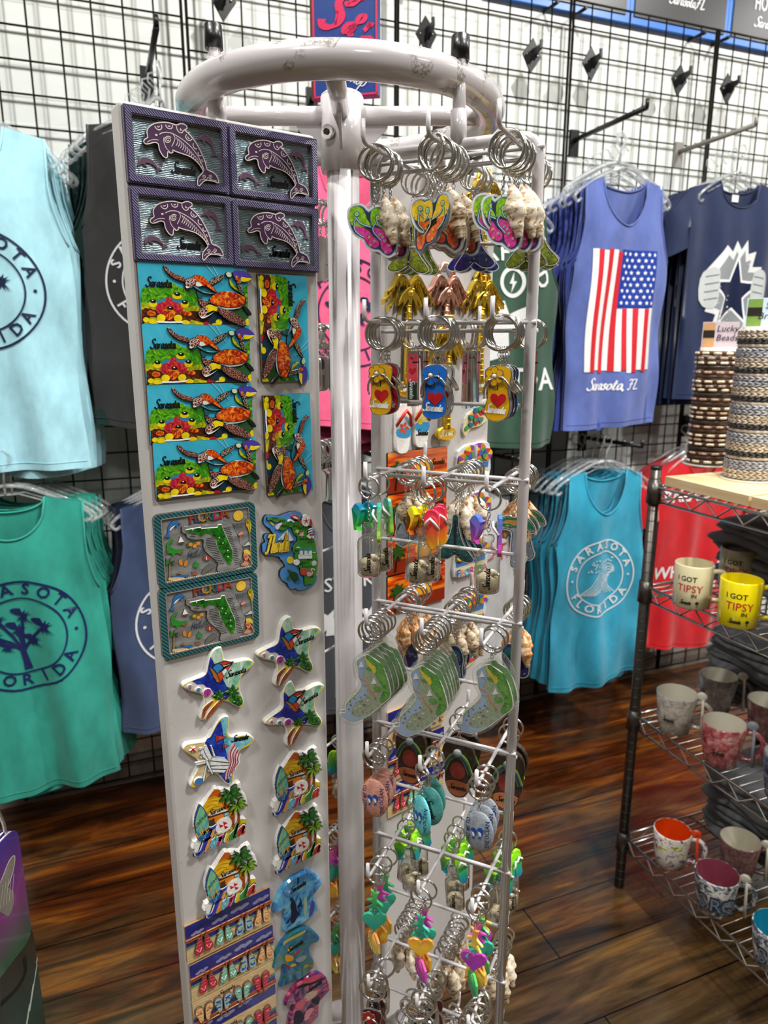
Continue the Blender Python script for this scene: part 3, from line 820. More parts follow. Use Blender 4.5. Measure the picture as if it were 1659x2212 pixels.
# framed dolphin magnets
def dolphin_magnet():
    tr = BT(255, 215, 6.771, 845, 760)
    t = thing('dolphin_magnet', '', 'magnet', Matrix())
    W, H = .0985, .0645
    b = MB(); b.prism(rrect(W, H, .001, 1), 0, .0022, 'ripple', '6b4428'); b.build('base_plate', t)
    b = MB()
    for k, (a, z, m) in enumerate(((0, .0058, 'framep'), (.0014, .0066, 'framep2'), (.0062, .0060, 'framep3'))):
        o = rrect(W - 2 * a, H - 2 * a, .001, 1); i_ = rrect(W - 2 * (a + (.0014, .0048, .0012)[k]), H - 2 * (a + (.0014, .0048, .0012)[k]), .001, 1)
        n = len(o); vs = [(x, y, z) for x, y in o] + [(x, y, z) for x, y in i_] + [(x, y, .001) for x, y in o] + [(x, y, .001) for x, y in i_]
        fs = []
        for j in range(n):
            q = (j + 1) % n; fs += [(j, q, n + q, n + j), (2 * n + j, 2 * n + q, q, j), (n + j, n + q, 3 * n + q, 3 * n + j)]
        b.add(vs, fs, m)
    b.build('frame', t)
    body = sm(tr('310,625 330,590 372,562 358,500 365,450 400,400 460,365 560,345 680,350 790,385 830,368 890,368 942,400 940,440 905,455 960,500 1030,580 1100,680 1160,800 1210,920 1240,1030 1300,1060 1370,1110 1412,1205 1395,1225 1330,1205 1240,1190 1180,1215 1125,1275 1102,1245 1110,1150 1180,1075 1165,1020 1100,930 1000,850 900,810 780,770 735,745 740,780 700,795 665,770 660,840 640,865 590,830 540,740 525,660 470,635 400,655 340,660'), 2)
    b = MB(); b.prism(body, .002, .0078, '4b2a4e', '3a2018', ch=.0006)
    Z = .0080; C_ = 'e8ddd6'
    lines(b, body, .0009, Z, C_, 1, True)
    for s_ in ('470,400 500,440 545,455 575,425 570,380', '630,380 650,420 690,440 725,425 730,385', '790,400 800,450 840,495 880,490 890,455', '940,520 925,560 950,600 990,610 1020,590', '1040,650 1035,690 1060,725 1095,735',
               '1110,780 1110,815 1135,835 1160,830', '1165,880 1165,905 1185,920', '505,400 525,415 545,400', '665,395 685,405 700,395', '850,430 850,460 870,455', '955,550 965,580 985,580'):
        lines(b, tr(s_), .0008, Z, C_)
    lines(b, tr('540,520 580,500 640,490 720,505 800,545 900,610 1000,700 1080,800 1140,900 1200,1050'), .0007, Z, C_)
    for i in range(13):
        k = i / 12; x = 790 + 370 * k; y = 565 + 380 * k ** 1.15; l = 120 * (1 - .55 * k)
        lines(b, tr([(x, y), (x + 22 - 12 * k, y + l * .5), (x - 4, y + l)]), .0006, Z, C_)
    lines(b, tr('360,640 400,610 470,595 530,605'), .0005, Z, C_)
    lines(b, tr('610,560 605,620 640,720 700,780'), .0006, Z, C_); lines(b, tr('740,520 770,570 750,640 720,700'), .0006, Z, C_)
    sp_ = [(668 + (10 + 46 * k / 14) * cos(k * .85), 600 + (10 + 46 * k / 14) * sin(k * .85)) for k in range(15)]
    lines(b, tr(sp_), .0007, Z, C_, 2)
    for cx in (1192, 1285):
        lines(b, tr([(cx + (5 + 26 * k / 9) * cos(k * .9), 1135 + (5 + 26 * k / 9) * sin(k * .9)) for k in range(10)]), .0005, Z, C_, 2)
    lines(b, tr('1130,1210 1160,1180 1230,1180 1250,1150 1300,1180 1380,1200'), .0005, Z, C_)
    b.flat(ellp(*tr(495, 530), .0012, .0009), Z + .0001, C_); b.build('dolphin_relief', t)
    small = '0,14 3,10 6,9 5,4 10,0 18,-1 26,2 30,0 31,4 38,12 43,22 46,32 47,38 53,42 55,50 49,47 44,50 40,49 42,42 43,38 38,28 31,20 22,15 20,17 22,25 17,22 14,15 8,14 3,16'
    for ox, oy, s_, r_ in ((1128, 495, 6.0, 8), (218, 890, 5.6, -22)):
        b = MB(); q = [(ox + s_ * (x * cos(R(r_)) - y * sin(R(r_))), oy + s_ * (x * sin(R(r_)) + y * cos(R(r_)))) for x, y in pp(small)]
        b.prism(sm(tr(q), 2), .002, .0034, '6c4f63', '3a2820'); lines(b, tr([q[i] for i in (1, 5, 9, 11, 13, 15)]), .0004, .0036, 'a89098'); b.build('small_dolphin', t)
    b = MB(); x, y = tr(748, 1075); b.brush('Sarasota', x, y + .0008, .0100, '0a0a0a', .0027, rot=0, w=.15, fit=.0240); b.build('lettering', t)
    return t
t = NT('rippled_steel_blue'); v = t.coord((1, 1, 1)); wv = t.n('ShaderNodeTexWave', wave_type='BANDS', bands_direction='Y', wave_profile='SIN'); wv.inputs['Scale'].default_value = 210
wv.inputs['Distortion'].default_value = 3.0; wv.inputs['Detail'].default_value = 0; wv.inputs['Detail Scale'].default_value = 1.2; t.l(v, wv.inputs['Vector'])
t.set(col=t.ramp(wv.outputs['Fac'], [(.25, '5c7680'), (.75, 'a6b8bc')]), rough=.22, coat=.9, metal=.35); t.bump(wv.outputs['Fac'], .6, .0006); MAT['ripple'] = t.m
def cord(name, a, b_, c):
    t = NT(name); v = t.coord((1, 1, 1)); ck = t.n('ShaderNodeTexWave', wave_type='BANDS', bands_direction='DIAGONAL'); ck.inputs['Scale'].default_value = c; t.l(v, ck.inputs['Vector'])
    t.set(col=t.ramp(ck.outputs['Fac'], [(.3, a), (.7, b_)]), rough=.3, coat=.5, metal=.2); t.bump(ck.outputs['Fac'], .5, .0006); MAT[name] = t.m
cord('framep', '332a42', '5c5276', 420); cord('framep2', '302740', '7c76a0', 240); cord('framep3', '3c2838', '84768c', 420); cord('braidb', '1c3f6e', '3f7f5e', 150)
dm = dolphin_magnet()
DL = [(-.0352, 1.6247, 'top left of the four framed purple dolphin magnets'), (.0636, 1.6242, 'top right of the four framed purple dolphin magnets'),
      (-.0345, 1.5577, 'lower left of the four framed purple dolphin magnets'), (.0631, 1.5571, 'lower right of the four framed purple dolphin magnets, nearest the pole')]
for i, (u, z, l) in enumerate(DL):
    if i == 0: dm.matrix_world = BM(u, z); dm['label'] = l; dm['group'] = 'framed dolphin magnets'
    else: dup(dm, BM(u, z, (0, 0, .3, -.3)[i]), l, 'framed dolphin magnets')

# sea turtle magnets
def turtle_magnet():
    tr = BT(290, 555, 6.381, 812, 510)
    t = thing('turtle_magnet', '', 'magnet', Matrix()); W, H = .110, .0572
    b = MB(); b.prism(rrect(W, H, .0008, 1), 0, .0042, 'seab', '5a3a1c')
    z = [.0043]
    def F_(s_, m, n=2):
        p = sm(tr(s_), n); p = [(max(-W / 2 + .0003, min(W / 2 - .0003, x)), max(-H / 2 + .0003, min(H / 2 - .0003, y))) for x, y in p]
        b.flat(p, z[0], m); z[0] += .00002
    F_('62,430 150,408 300,400 390,335 440,330 500,350 560,390 640,420 740,440 820,470 840,560 830,720 700,740 300,700 62,720', 'reefg')
    F_('1475,400 1550,380 1575,500 1575,700 1500,760 1440,650', 'reefg'); F_('265,600 400,555 560,560 650,600 660,720 270,720', '2f80a8')
    F_('62,620 200,640 330,680 640,690 830,650 830,760 62,760', 'reefy')
    F_('62,720 180,700 300,740 430,760 640,740 820,735 950,760 1100,760 1250,850 1400,900 1575,880 1575,990 62,990', 'reefb')
    F_('960,780 1100,750 1260,860 1240,940 1020,910', '17384a'); F_('1380,700 1560,700 1575,860 1450,900 1300,800', '2a5a2c')
    F_('255,700 270,650 340,610 385,600 400,550 440,540 480,550 490,600 560,620 620,660 640,710 600,765 520,770 430,700 350,770 285,760', 'coral')
    F_('430,640 500,690 532,740 500,820 440,862 390,820 358,735', 'fire')
    F_('120,880 160,830 200,820 290,850 270,990 90,990', 'reefy', 2); F_('740,860 850,880 960,910 1000,945 740,945', 'reefy')
    for cx, cy, rx, ry in ((545, 530, 66, 42), (215, 635, 58, 48), (655, 640, 60, 50), (450, 715, 62, 58), (195, 765, 64, 42), (330, 830, 62, 55), (565, 835, 60, 52), (695, 772, 66, 36), (215, 880, 60, 38), (670, 895, 62, 36),
                           (120, 855, 42, 36), (1130, 890, 46, 42), (1090, 930, 60, 26), (1530, 900, 44, 66), (850, 905, 60, 26), (940, 925, 40, 22)):
        b.flat([(max(-W / 2 + .0003, min(W / 2 - .0003, x)), max(-H / 2 + .0003, min(H / 2 - .0003, y))) for x, y in tr(ellp(cx, cy, rx, ry, 8, 10))], z[0], 'yfish' if cy > 780 or cy < 700 else 'fire'); z[0] += .00001
    F_('280,868 440,880 620,875 600,900 300,898', 'f0f0f0'); F_('930,880 1015,905 1000,950 915,940', 'c02030')
    for cx, cy in ((550, 498), (215, 598), (655, 612), (458, 693)):
        b.flat(tr(ellp(cx, cy, 46, 26, 12, 10)), z[0], '0a0a0a'); b.flat(tr(ellp(cx - 6, cy - 10, 14, 8, 12, 8)), z[0] + .00002, 'f4f4f4')
    for a, c in (((940, 90), (1120, 300)), ((1040, 110), (1180, 360))):
        b.stroke(tr([a, c]), .0008, 0, z[0], '86cfe0', top=True)
    x, y = tr(112, 392); b.brush('Sarasota', x, y, .0088, '0c0c0c', z[0] + .0001, sh=.1, rot=0, w=.14, fit=.0255)
    b.build('printed_tile', t)
    def relief(nm, parts, d=.0022):
        b = MB()
        for k, (s_, m, dz) in enumerate(parts): b.prism(sm(tr(s_), 2), .0040, .0043 + d + dz, m, '1c1a1a', ch=.0005)
        b.build(nm, t); return b
    relief('turtle', [('350,112 372,108 400,122 460,190 560,235 655,275 650,335 560,315 450,255 380,185', 'flip', 0), ('990,350 1020,290 1110,250 1198,226 1182,282 1110,335 1030,378', 'flipd', 0), ('815,450 905,480 890,560 838,562', '1f5a5a', -.0008),
                      ('750,395 820,400 900,470 1000,480 1105,490 1000,505 880,480', '3f9aa8', .0004), ('760,255 830,232 905,262 960,318 1012,372 1108,488 1060,478 940,400 850,405 780,400', 'fire', .0006),
                      ('800,330 860,345 890,390 830,405 790,385', 'd8ece8', .0009), ('645,335 660,305 710,272 775,262 804,320 765,385 700,412 655,425', 'headc', .001), ('648,375 700,405 760,395 700,425 655,424', 'f0ece4', .0012)])
    relief('turtle', [('1310,205 1400,166 1490,186 1568,250 1580,296 1500,334 1430,326 1335,292', '4a3a9a', 0), ('1425,262 1500,275 1578,280 1562,312 1480,342 1415,325', 'yfish', .0003), ('1360,240 1400,280 1390,330 1335,300', 'fire', .0004),
                      ('1210,215 1240,195 1280,205 1300,250 1270,275 1225,262', 'cdd8b0', .0004), ('1272,285 1320,355 1402,455 1385,472 1292,402 1262,335', 'reefy', -.0005), ('1362,300 1425,310 1440,425 1482,515 1405,492 1372,390', 'flipd', .0002)])
    relief('turtle', [('828,570 900,582 985,615 935,690 870,672', 'flip', 0), ('1440,652 1520,692 1578,778 1545,802 1480,732', '1c1a14', -.0005), ('960,600 1080,670 1200,720 1400,705 1500,620 1508,575 1450,540 1330,640', 'd8e8e0', 0),
                      ('985,600 1000,545 1080,490 1200,458 1330,476 1450,528 1500,572 1480,635 1400,680 1250,690 1120,668 1020,640', 'fire', .0008), ('940,660 1000,640 1080,670 1190,700 1150,760 1040,735 960,770 890,760', 'yfish', .0004),
                      ('1100,680 1180,700 1160,740 1110,730', 'reefb', .0009), ('830,760 870,698 930,678 965,710 960,760 920,838 868,842 835,802', 'headc', .0012), ('835,790 880,810 960,790 1060,735 1020,780 930,835 868,843', 'eef2ee', .0013),
                      ('1088,722 1180,702 1290,742 1420,822 1490,902 1482,946 1400,932 1250,872 1150,802', 'flip', .0016)])
    return t
tm = turtle_magnet()
TL_ = [(-.0267, 1.4968, 0, 'uppermost wide sea turtle magnet, just under the dolphin frames'), (-.0267, 1.4400, 0, 'second wide sea turtle magnet from the top of its column'), (-.0267, 1.3820, 0, 'third wide sea turtle magnet from the top of its column'),
       (-.0252, 1.3252, 0, 'lowest wide sea turtle magnet, nearest the grey Florida plaques'), (.0692, 1.4655, -90, 'upper upright sea turtle magnet, turned on its side near the pole'), (.0702, 1.3415, -90, 'lower upright sea turtle magnet, turned on its side')]
for i, (u, z, r_, l) in enumerate(TL_):
    mx = BM(u, z, r_ + (0, .3, -.4, -.5, .2, .6)[i]) @ T(0, 0, .0002 * (i % 2))
    if i == 0: tm.matrix_world = mx; tm['label'] = l; tm['group'] = 'sea turtle magnets'
    else: dup(tm, mx, l, 'sea turtle magnets')

# pewter Florida plaques
def plaque():
    tr = BT(325, 1080, 7.06, 830, 655)
    t = thing('florida_plaque_magnet', '', 'magnet', Matrix()); W, H = .111, .0785
    b = MB(); b.prism(rrect(W, H, .006, 4), 0, .0034, 'pewter', '4a2e20'); b.build('back_plate', t)
    b = MB(); o = rrect(W, H, .006, 4); i_ = rrect(W - .0150, H - .0105, .002, 4); n = len(o)
    vs = [(x, y, .0050) for x, y in o] + [(x, y, .0050) for x, y in i_] + [(x, y, .003) for x, y in o] + [(x, y, .003) for x, y in i_]; fs = []
    for j in range(n):
        q = (j + 1) % n; fs += [(j, q, n + q, n + j), (2 * n + j, 2 * n + q, q, j), (n + j, n + q, 3 * n + q, 3 * n + j)]
    b.add(vs, fs, 'braidb'); lines(b, i_, .0010, .0053, '8f8478', 1, True, .0034)
    nb = 46
    for j in range(nb): b.ball((-W / 2 + .009 + (W - .018) * j / (nb - 1), -H / 2 + .0062, .0052), .0006, 'd8d4cc', 6)
    b.build('rope_border', t)
    b = MB(); b.prism(sm(tr('420,385 520,372 650,338 740,352 830,350 900,330 1010,290 1100,300 1195,335 1215,400 1270,500 1310,640 1365,720 1340,850 1290,1000 1200,1040 1080,1070 980,1080 955,1030 972,960 920,890 870,845 780,765 745,680 752,600 715,578 620,590 500,555 488,505 430,480'), 2), .003, .0056, 'pewter', '3a2a22', ch=.0005)
    b.build('raised_plate', t)
    b = MB(); b.prism(tr('475,425 710,385 720,405 960,390 975,350 1030,345 1050,410 1110,540 1150,640 1195,740 1205,860 1180,950 1130,965 1100,930 1040,850 1010,790 960,700 945,620 940,580 900,545 850,490 790,475 740,520 690,540 650,490 580,475 520,480 495,450'), .005, .0066, 'palmg', 'd8d4cc', ch=.0004)
    random.seed(3)
    for y in range(400, 1010, 26):
        for x0_, x1_ in ((790 + max(0, y - 640) * .55, 920 + max(0, y - 560) * .40), (1060 + (y - 400) * .32, 1160 + (y - 400) * .34)):
            if (x0_ < 1000 and y < 540) or y > 960: continue
            b.stroke(tr([(x0_, y + 14), (x1_ - random.random() * 25, y - random.random() * 6)]), .0006, 0, .0058, '2a2624', top=True)
    for x, y, l in ((560, 505, 60), (540, 535, 90), (1010, 540, 70), (980, 650, 80), (1050, 720, 80), (1060, 800, 90), (620, 450, 90), (880, 520, 60)): b.stroke(tr([(x, y), (x + l, y - 10)]), .0006, 0, .0068, '222018', top=True)
    for x, y in ((585, 425), (990, 548), (1045, 630), (1120, 745), (1125, 840)): b.flat(ellp(*tr(x, y), .0008, .0008, 0, 8), .0069, 'e8f0e8')
    b.build('state_map', t)
    for ch_, x, y, c_ in (('F', 588, 330, '9c3a2c'), ('L', 665, 318, '2c4c7c'), ('O', 755, 304, 'c8842c'), ('R', 838, 290, '3c6a3c'), ('I', 903, 280, '2c4c7c'), ('D', 985, 268, 'a83040'), ('A', 1092, 252, '9c4a2c')):
        g = MB(); px, py = tr(x, y); vs, fs = glyphs(ch_, 'CENTER', .02); h_ = .0108
        g.add([(px + a * h_, py + b_ * h_, .0050) for a, b_ in vs], fs, c_); g.add([(px + a * h_ * 1.0 - .0003, py + b_ * h_ - .0003, .0046) for a, b_ in glyphs(ch_, 'CENTER', .05)[0]], glyphs(ch_, 'CENTER', .05)[1], '5a2a1c'); g.build('raised_letter', t)
    b = MB(); z = .0044
    def P_(s_, m, n=2, h_=.0012): g = MB(); g.prism(sm(tr(s_), n) if n > 1 else tr(s_), .003, z + h_ * .6, m, '2a2420'); g.build('painted_picture', t)
    b.prism([(x, y) for x, y in tr([(1295 + (72 if i % 2 else 52) * cos(i * pi / 12), 218 + (72 if i % 2 else 52) * sin(i * pi / 12)) for i in range(24)])], .003, z, 'e0a020', '5a3a10')
    b.flat(ellp(*tr(1295, 218), .0058, .0058), z + .0002, 'f0c040'); b.prism(tr(starp(1468, 182, 36)), .003, z, 'a85a3a')
    P_('1410,288 1460,282 1492,360 1475,480 1470,545 1440,410 1412,372', 'd8b420'); P_('1412,292 1440,290 1450,340 1420,345', '3a5a20'); P_('165,540 200,500 208,440 222,370 262,312 330,288 400,320 412,348 370,340 345,400 325,350 262,395 225,480 245,540', '2f6aa8')
    P_('255,400 330,355 300,390 240,450', 'e8eef2'); P_('190,680 200,640 250,600 302,583 290,615 240,650 228,690 300,712 360,742 445,735 440,762 380,790 330,790 290,842 262,790 205,785', '2f8a2c'); P_('370,775 445,790 400,800', 'b84a30')
    P_('405,530 462,615 370,625', 'f0f0f0', 1); P_('365,628 465,622 440,642 385,645', '7a3a2c', 1)
    for x, y in ((560, 655), (625, 680), (675, 640)): b.flat(ellp(*tr(x, y), .0022, .0020), z + .0008, 'e8962c')
    P_('500,655 560,620 620,615 600,650 540,700 505,690', '3a6a2c', 2, .0008)
    for x, y, r_ in ((410, 930, 10), (490, 948, -25)): b.prism(ellp(*tr(x, y), .0020, .0034, r_), .003, z, 'd8822c', '5a3a10')
    P_('595,985 640,915 690,965 660,1010 615,1005', '2f8a3c'); P_('745,875 790,835 850,850 862,880 800,900', 'b8402c'); b.stroke(tr([(800, 840), (805, 898)]), .0008, 0, z + .001, 'f4f0e8', top=True)
    P_('728,1100 760,1030 830,970 890,948 932,980 905,1012 870,1040 800,1080 760,1112', '6a6a64'); P_('232,965 248,960 248,1170 228,1172', 'a8824a', 1)
    for a in range(6):
        A_ = R(a * 60 + 10); P_('%f,%f %f,%f %f,%f' % (242, 935, 242 + 78 * cos(A_) - 12 * sin(A_), 925 - 55 * sin(A_) - 10, 242 + 70 * cos(A_ + .45), 945 - 55 * sin(A_ + .45)), '2f7a2c', 1)
    P_('220,1165 300,1160 450,1160 460,1200 300,1212 225,1200', 'd8b880'); P_('350,1110 400,1072 425,1105', 'a8784a', 1); P_('270,1140 545,1118 500,1150 290,1160', '3a6aa8', 1); P_('575,1085 660,1082 650,1130 605,1120', '9c5a4a')
    P_('1290,500 1330,465 1368,478 1350,510 1300,520', 'e0907c'); b.stroke(tr([(1322, 515), (1328, 590)]), .0004, 0, z + .0006, 'e0907c', top=True); P_('1355,690 1400,660 1445,620 1500,665 1440,672', 'c8ccd0')
    P_('1372,745 1430,738 1478,780 1475,835 1420,790 1380,790', 'e8c848'); P_('1378,790 1425,790 1450,860 1410,920 1450,940 1420,985 1330,975 1370,935 1392,890 1365,850', 'd8946a'); P_('1368,830 1430,820 1425,868 1372,866', 'c02c2c', 1); P_('1385,890 1430,900 1425,925 1392,920', 'c02c2c', 1)
    P_('1430,815 1475,880 1518,955 1500,958 1455,885', 'd8946a', 1)
    for s_, x, y, sc_ in (('Gulf of', 640, 800, .0046), ('Mexico', 640, 855, .0046), ('Atlantic', 1285, 372, .0036), ('Ocean', 1280, 418, .0034)): px, py = tr(x, y); b.text(s_, px, py, sc_, '26324a', z + .0003, sh=.3)
    b.build('painted_details', t)
    return t
pm = plaque()
for i, (u, z, r_, l) in enumerate(((-.0295, 1.2427, .2, 'upper pewter Florida map plaque with blue rope border'), (-.0305, 1.1630, -.3, 'lower pewter Florida map plaque with blue rope border, above the starfish'))):
    if i == 0: pm.matrix_world = BM(u, z, r_); pm['label'] = l; pm['group'] = 'pewter Florida plaques'
    else: dup(pm, BM(u, z, r_), l, 'pewter Florida plaques')

# Florida shaped magnet
tr = BT(560, 1100, 11.85, 780, 1050)
t = thing('florida_shape_magnet', 'blue and green Florida shaped magnet with yellow script', 'magnet', BM(tr.u, tr.z))
b = MB(); o = sm(tr('110,300 130,220 200,150 330,150 480,170 620,130 800,70 960,55 1060,80 1130,160 1300,210 1340,300 1330,500 1420,540 1448,640 1430,740 1400,790 1440,900 1480,1100 1500,1350 1470,1500 1450,1680 1490,1720 1480,1840 1400,1960 1250,2040 1080,2080 980,2070 930,2030 830,2060 750,1990 720,1900 600,1830 540,1740 540,1600 600,1520 670,1470 620,1380 600,1330 540,1280 520,1230 380,1200 180,1180 90,1130 80,1000 75,900 160,840 120,740 140,660 220,630 400,655 330,600 280,510 170,440 120,370'), 2)
b.prism(o, 0, .004, '4f94d4', '10182a', ch=.0004); b.build('blue_backing', t)
b = MB(); o = sm(tr('190,205 350,215 620,230 700,290 880,290 1050,280 1080,200 1160,160 1290,210 1320,330 1310,560 1370,640 1380,740 1440,900 1440,1000 1498,1340 1440,1700 1380,1890 1240,1920 1140,1930 1130,1700 1040,1680 1020,1500 970,1440 940,1350 870,1200 900,1130 840,1080 840,960 940,830 950,700 850,620 820,470 720,480 600,545 480,500 560,340 400,340 290,270 200,290'), 2)
b.prism(o, .003, .0062, '3f8a2c', '0c1c10', ch=.0004)
for x, y, l, n in ((330, 240, 140, 1), (500, 310, 150, 1), (560, 440, 190, 2), (860, 440, 130, 1), (1100, 450, 110, 1), (980, 495, 220, 2), (1020, 770, 330, 2), (1230, 850, 170, 1), (890, 1070, 110, 1), (1210, 1300, 250, 2), (1020, 1370, 240, 2), (1020, 1415, 130, 1), (1080, 1480, 360, 2), (1280, 1735, 100, 1)):
    px, py = tr(x, y); random.seed(x)
    for k in range(n * 3): b.text('ANHOLEBR'[k % 8], *tr(x + l * k / (n * 3) + 12, y + 16), .0030, '16301a', .00635, bold=.01)
b.build('green_state', t)
b = MB(); z = .0050
def Q(s_, m, n=1, zt=None): g = MB(); g.prism(sm(tr(s_), n) if n > 1 else tr(s_), .003, zt or z, m); g.build('painted_picture', t)
Q('735,510 490,785 735,795', 'e8e4dc'); Q('755,588 882,790 750,822', 'f0ece4'); Q('540,862 700,845 900,800 870,850 760,880 590,882', '2a4a7a', 2)
Q('1232,430 1330,430 1335,640 1205,645', '161a18', 1, .0072)
for k in range(3): Q('%d,%d %d,%d %d,%d %d,%d' % (1225, 500 + 62 * k, 1332, 455 + 62 * k, 1333, 485 + 62 * k, 1222, 530 + 62 * k), 'f0f0ec', 1, .0075)
Q('1265,270 1290,240 1322,300 1330,400 1255,400', 'b8302c', 2, .0076); Q('1200,655 1260,660 1375,655 1370,730 1260,740 1200,700', 'eeeae4', 1, .0078); Q('1255,610 1345,605 1378,655 1262,665', 'c02c24', 1, .0082); Q('1300,690 1322,690 1322,732 1300,735', '1c1c1c', 1, .0083)
b.prism(ellp(*tr(1178, 285), .0058, .0068), .003, .0072, 'eceae4'); b.prism(starp(*tr(1178, 285), .0045, .2, 5), .003, .0075, 'b02a30')
Q('800,175 850,140 930,140 985,170 1005,260 1050,330 1030,385 1000,310 920,250 820,205', 'd03a30', 2, .0072); Q('830,190 900,170 980,240 900,235', 'f0e4e0', 2, .0076); Q('705,315 760,260 830,265 880,320 860,335 790,290', 'e8ecf0', 2, .0072)
Q('410,470 460,380 575,340 520,420 470,510 420,500', 'e4c8dc', 2, .0066); Q('265,325 330,345 385,410 350,425 290,370', 'd8b440', 2, .0052)
b.prism(tr(starp(950, 560, 62)), .003, .0072, 'dcd86a'); b.prism(tr(starp(1068, 640, 74)), .003, .0072, 'e8a8b8')
# plain beach house in place of the castle
Q('985,1160 1330,1140 1330,1250 990,1262', 'e4ecee', 1, .0070)
for x in (1060, 1180, 1290): Q('%d,1040 %d,1036 %d,1160 %d,1162' % (x - 42, x + 34, x + 34, x - 42), 'dfe8ec', 1, .0073); Q('%d,1042 %d,960 %d,1036' % (x - 52, x - 4, x + 44), '2c8aa8', 1, .0076)
Q('930,980 980,955 1030,975', 'f0f0ec', 2, .0066); Q('1340,1105 1385,1085 1430,1100', 'f0f0ec', 2, .0066)
b.prism(ellp(*tr(795, 1305), .0042, .0040), .003, .0054, 'e8c828'); b.prism(ellp(*tr(940, 1350), .0036, .0034), .003, .0074, 'eef0ee'); b.prism(ellp(*tr(1385, 1370), .0034, .0032), .003, .0070, 'b8c8c0')
Q('765,1600 830,1590 930,1610 985,1700 980,1790 900,1810 810,1760', '1f4a1c', 2, .0066); Q('725,1545 790,1555 800,1620 750,1605', '2a5a24', 2, .0060); Q('760,1680 700,1760 700,1790 750,1760', '3a6a2c', 2, .0058); Q('860,1820 930,1850 920,1870 865,1845', '2a5a24', 2, .0058); Q('960,1740 1015,1790 980,1800', '3a6a2c', 2, .0058)
b.prism(ellp(*tr(1115, 1590), .0042, .0042, 0, 8), .003, .0072, 'd03a3c'); Q('1190,1650 1230,1600 1300,1610 1315,1680 1240,1710', 'e89ab0', 2, .0072)
lines(b, tr('1310,1660 1340,1610 1310,1555 1335,1515 1385,1530'), .0014, .0074, 'e8a0b4', 3, False, .006); Q('1370,1520 1400,1545 1385,1560', 'e8e4dc', 1, .0076)
b.build('painted_details', t)
b = MB()
for dz, m, w_ in ((.0058, '2a2418', .15), (.0064, 'ecc83a', .10)):
    x, y = tr(150, 1130); b.brush('Florida', x, y, .0215, m, dz, sh=.16, rot=-3, w=w_, fit=.0300, top=False, z0=.003)
b.build('script_lettering', t)
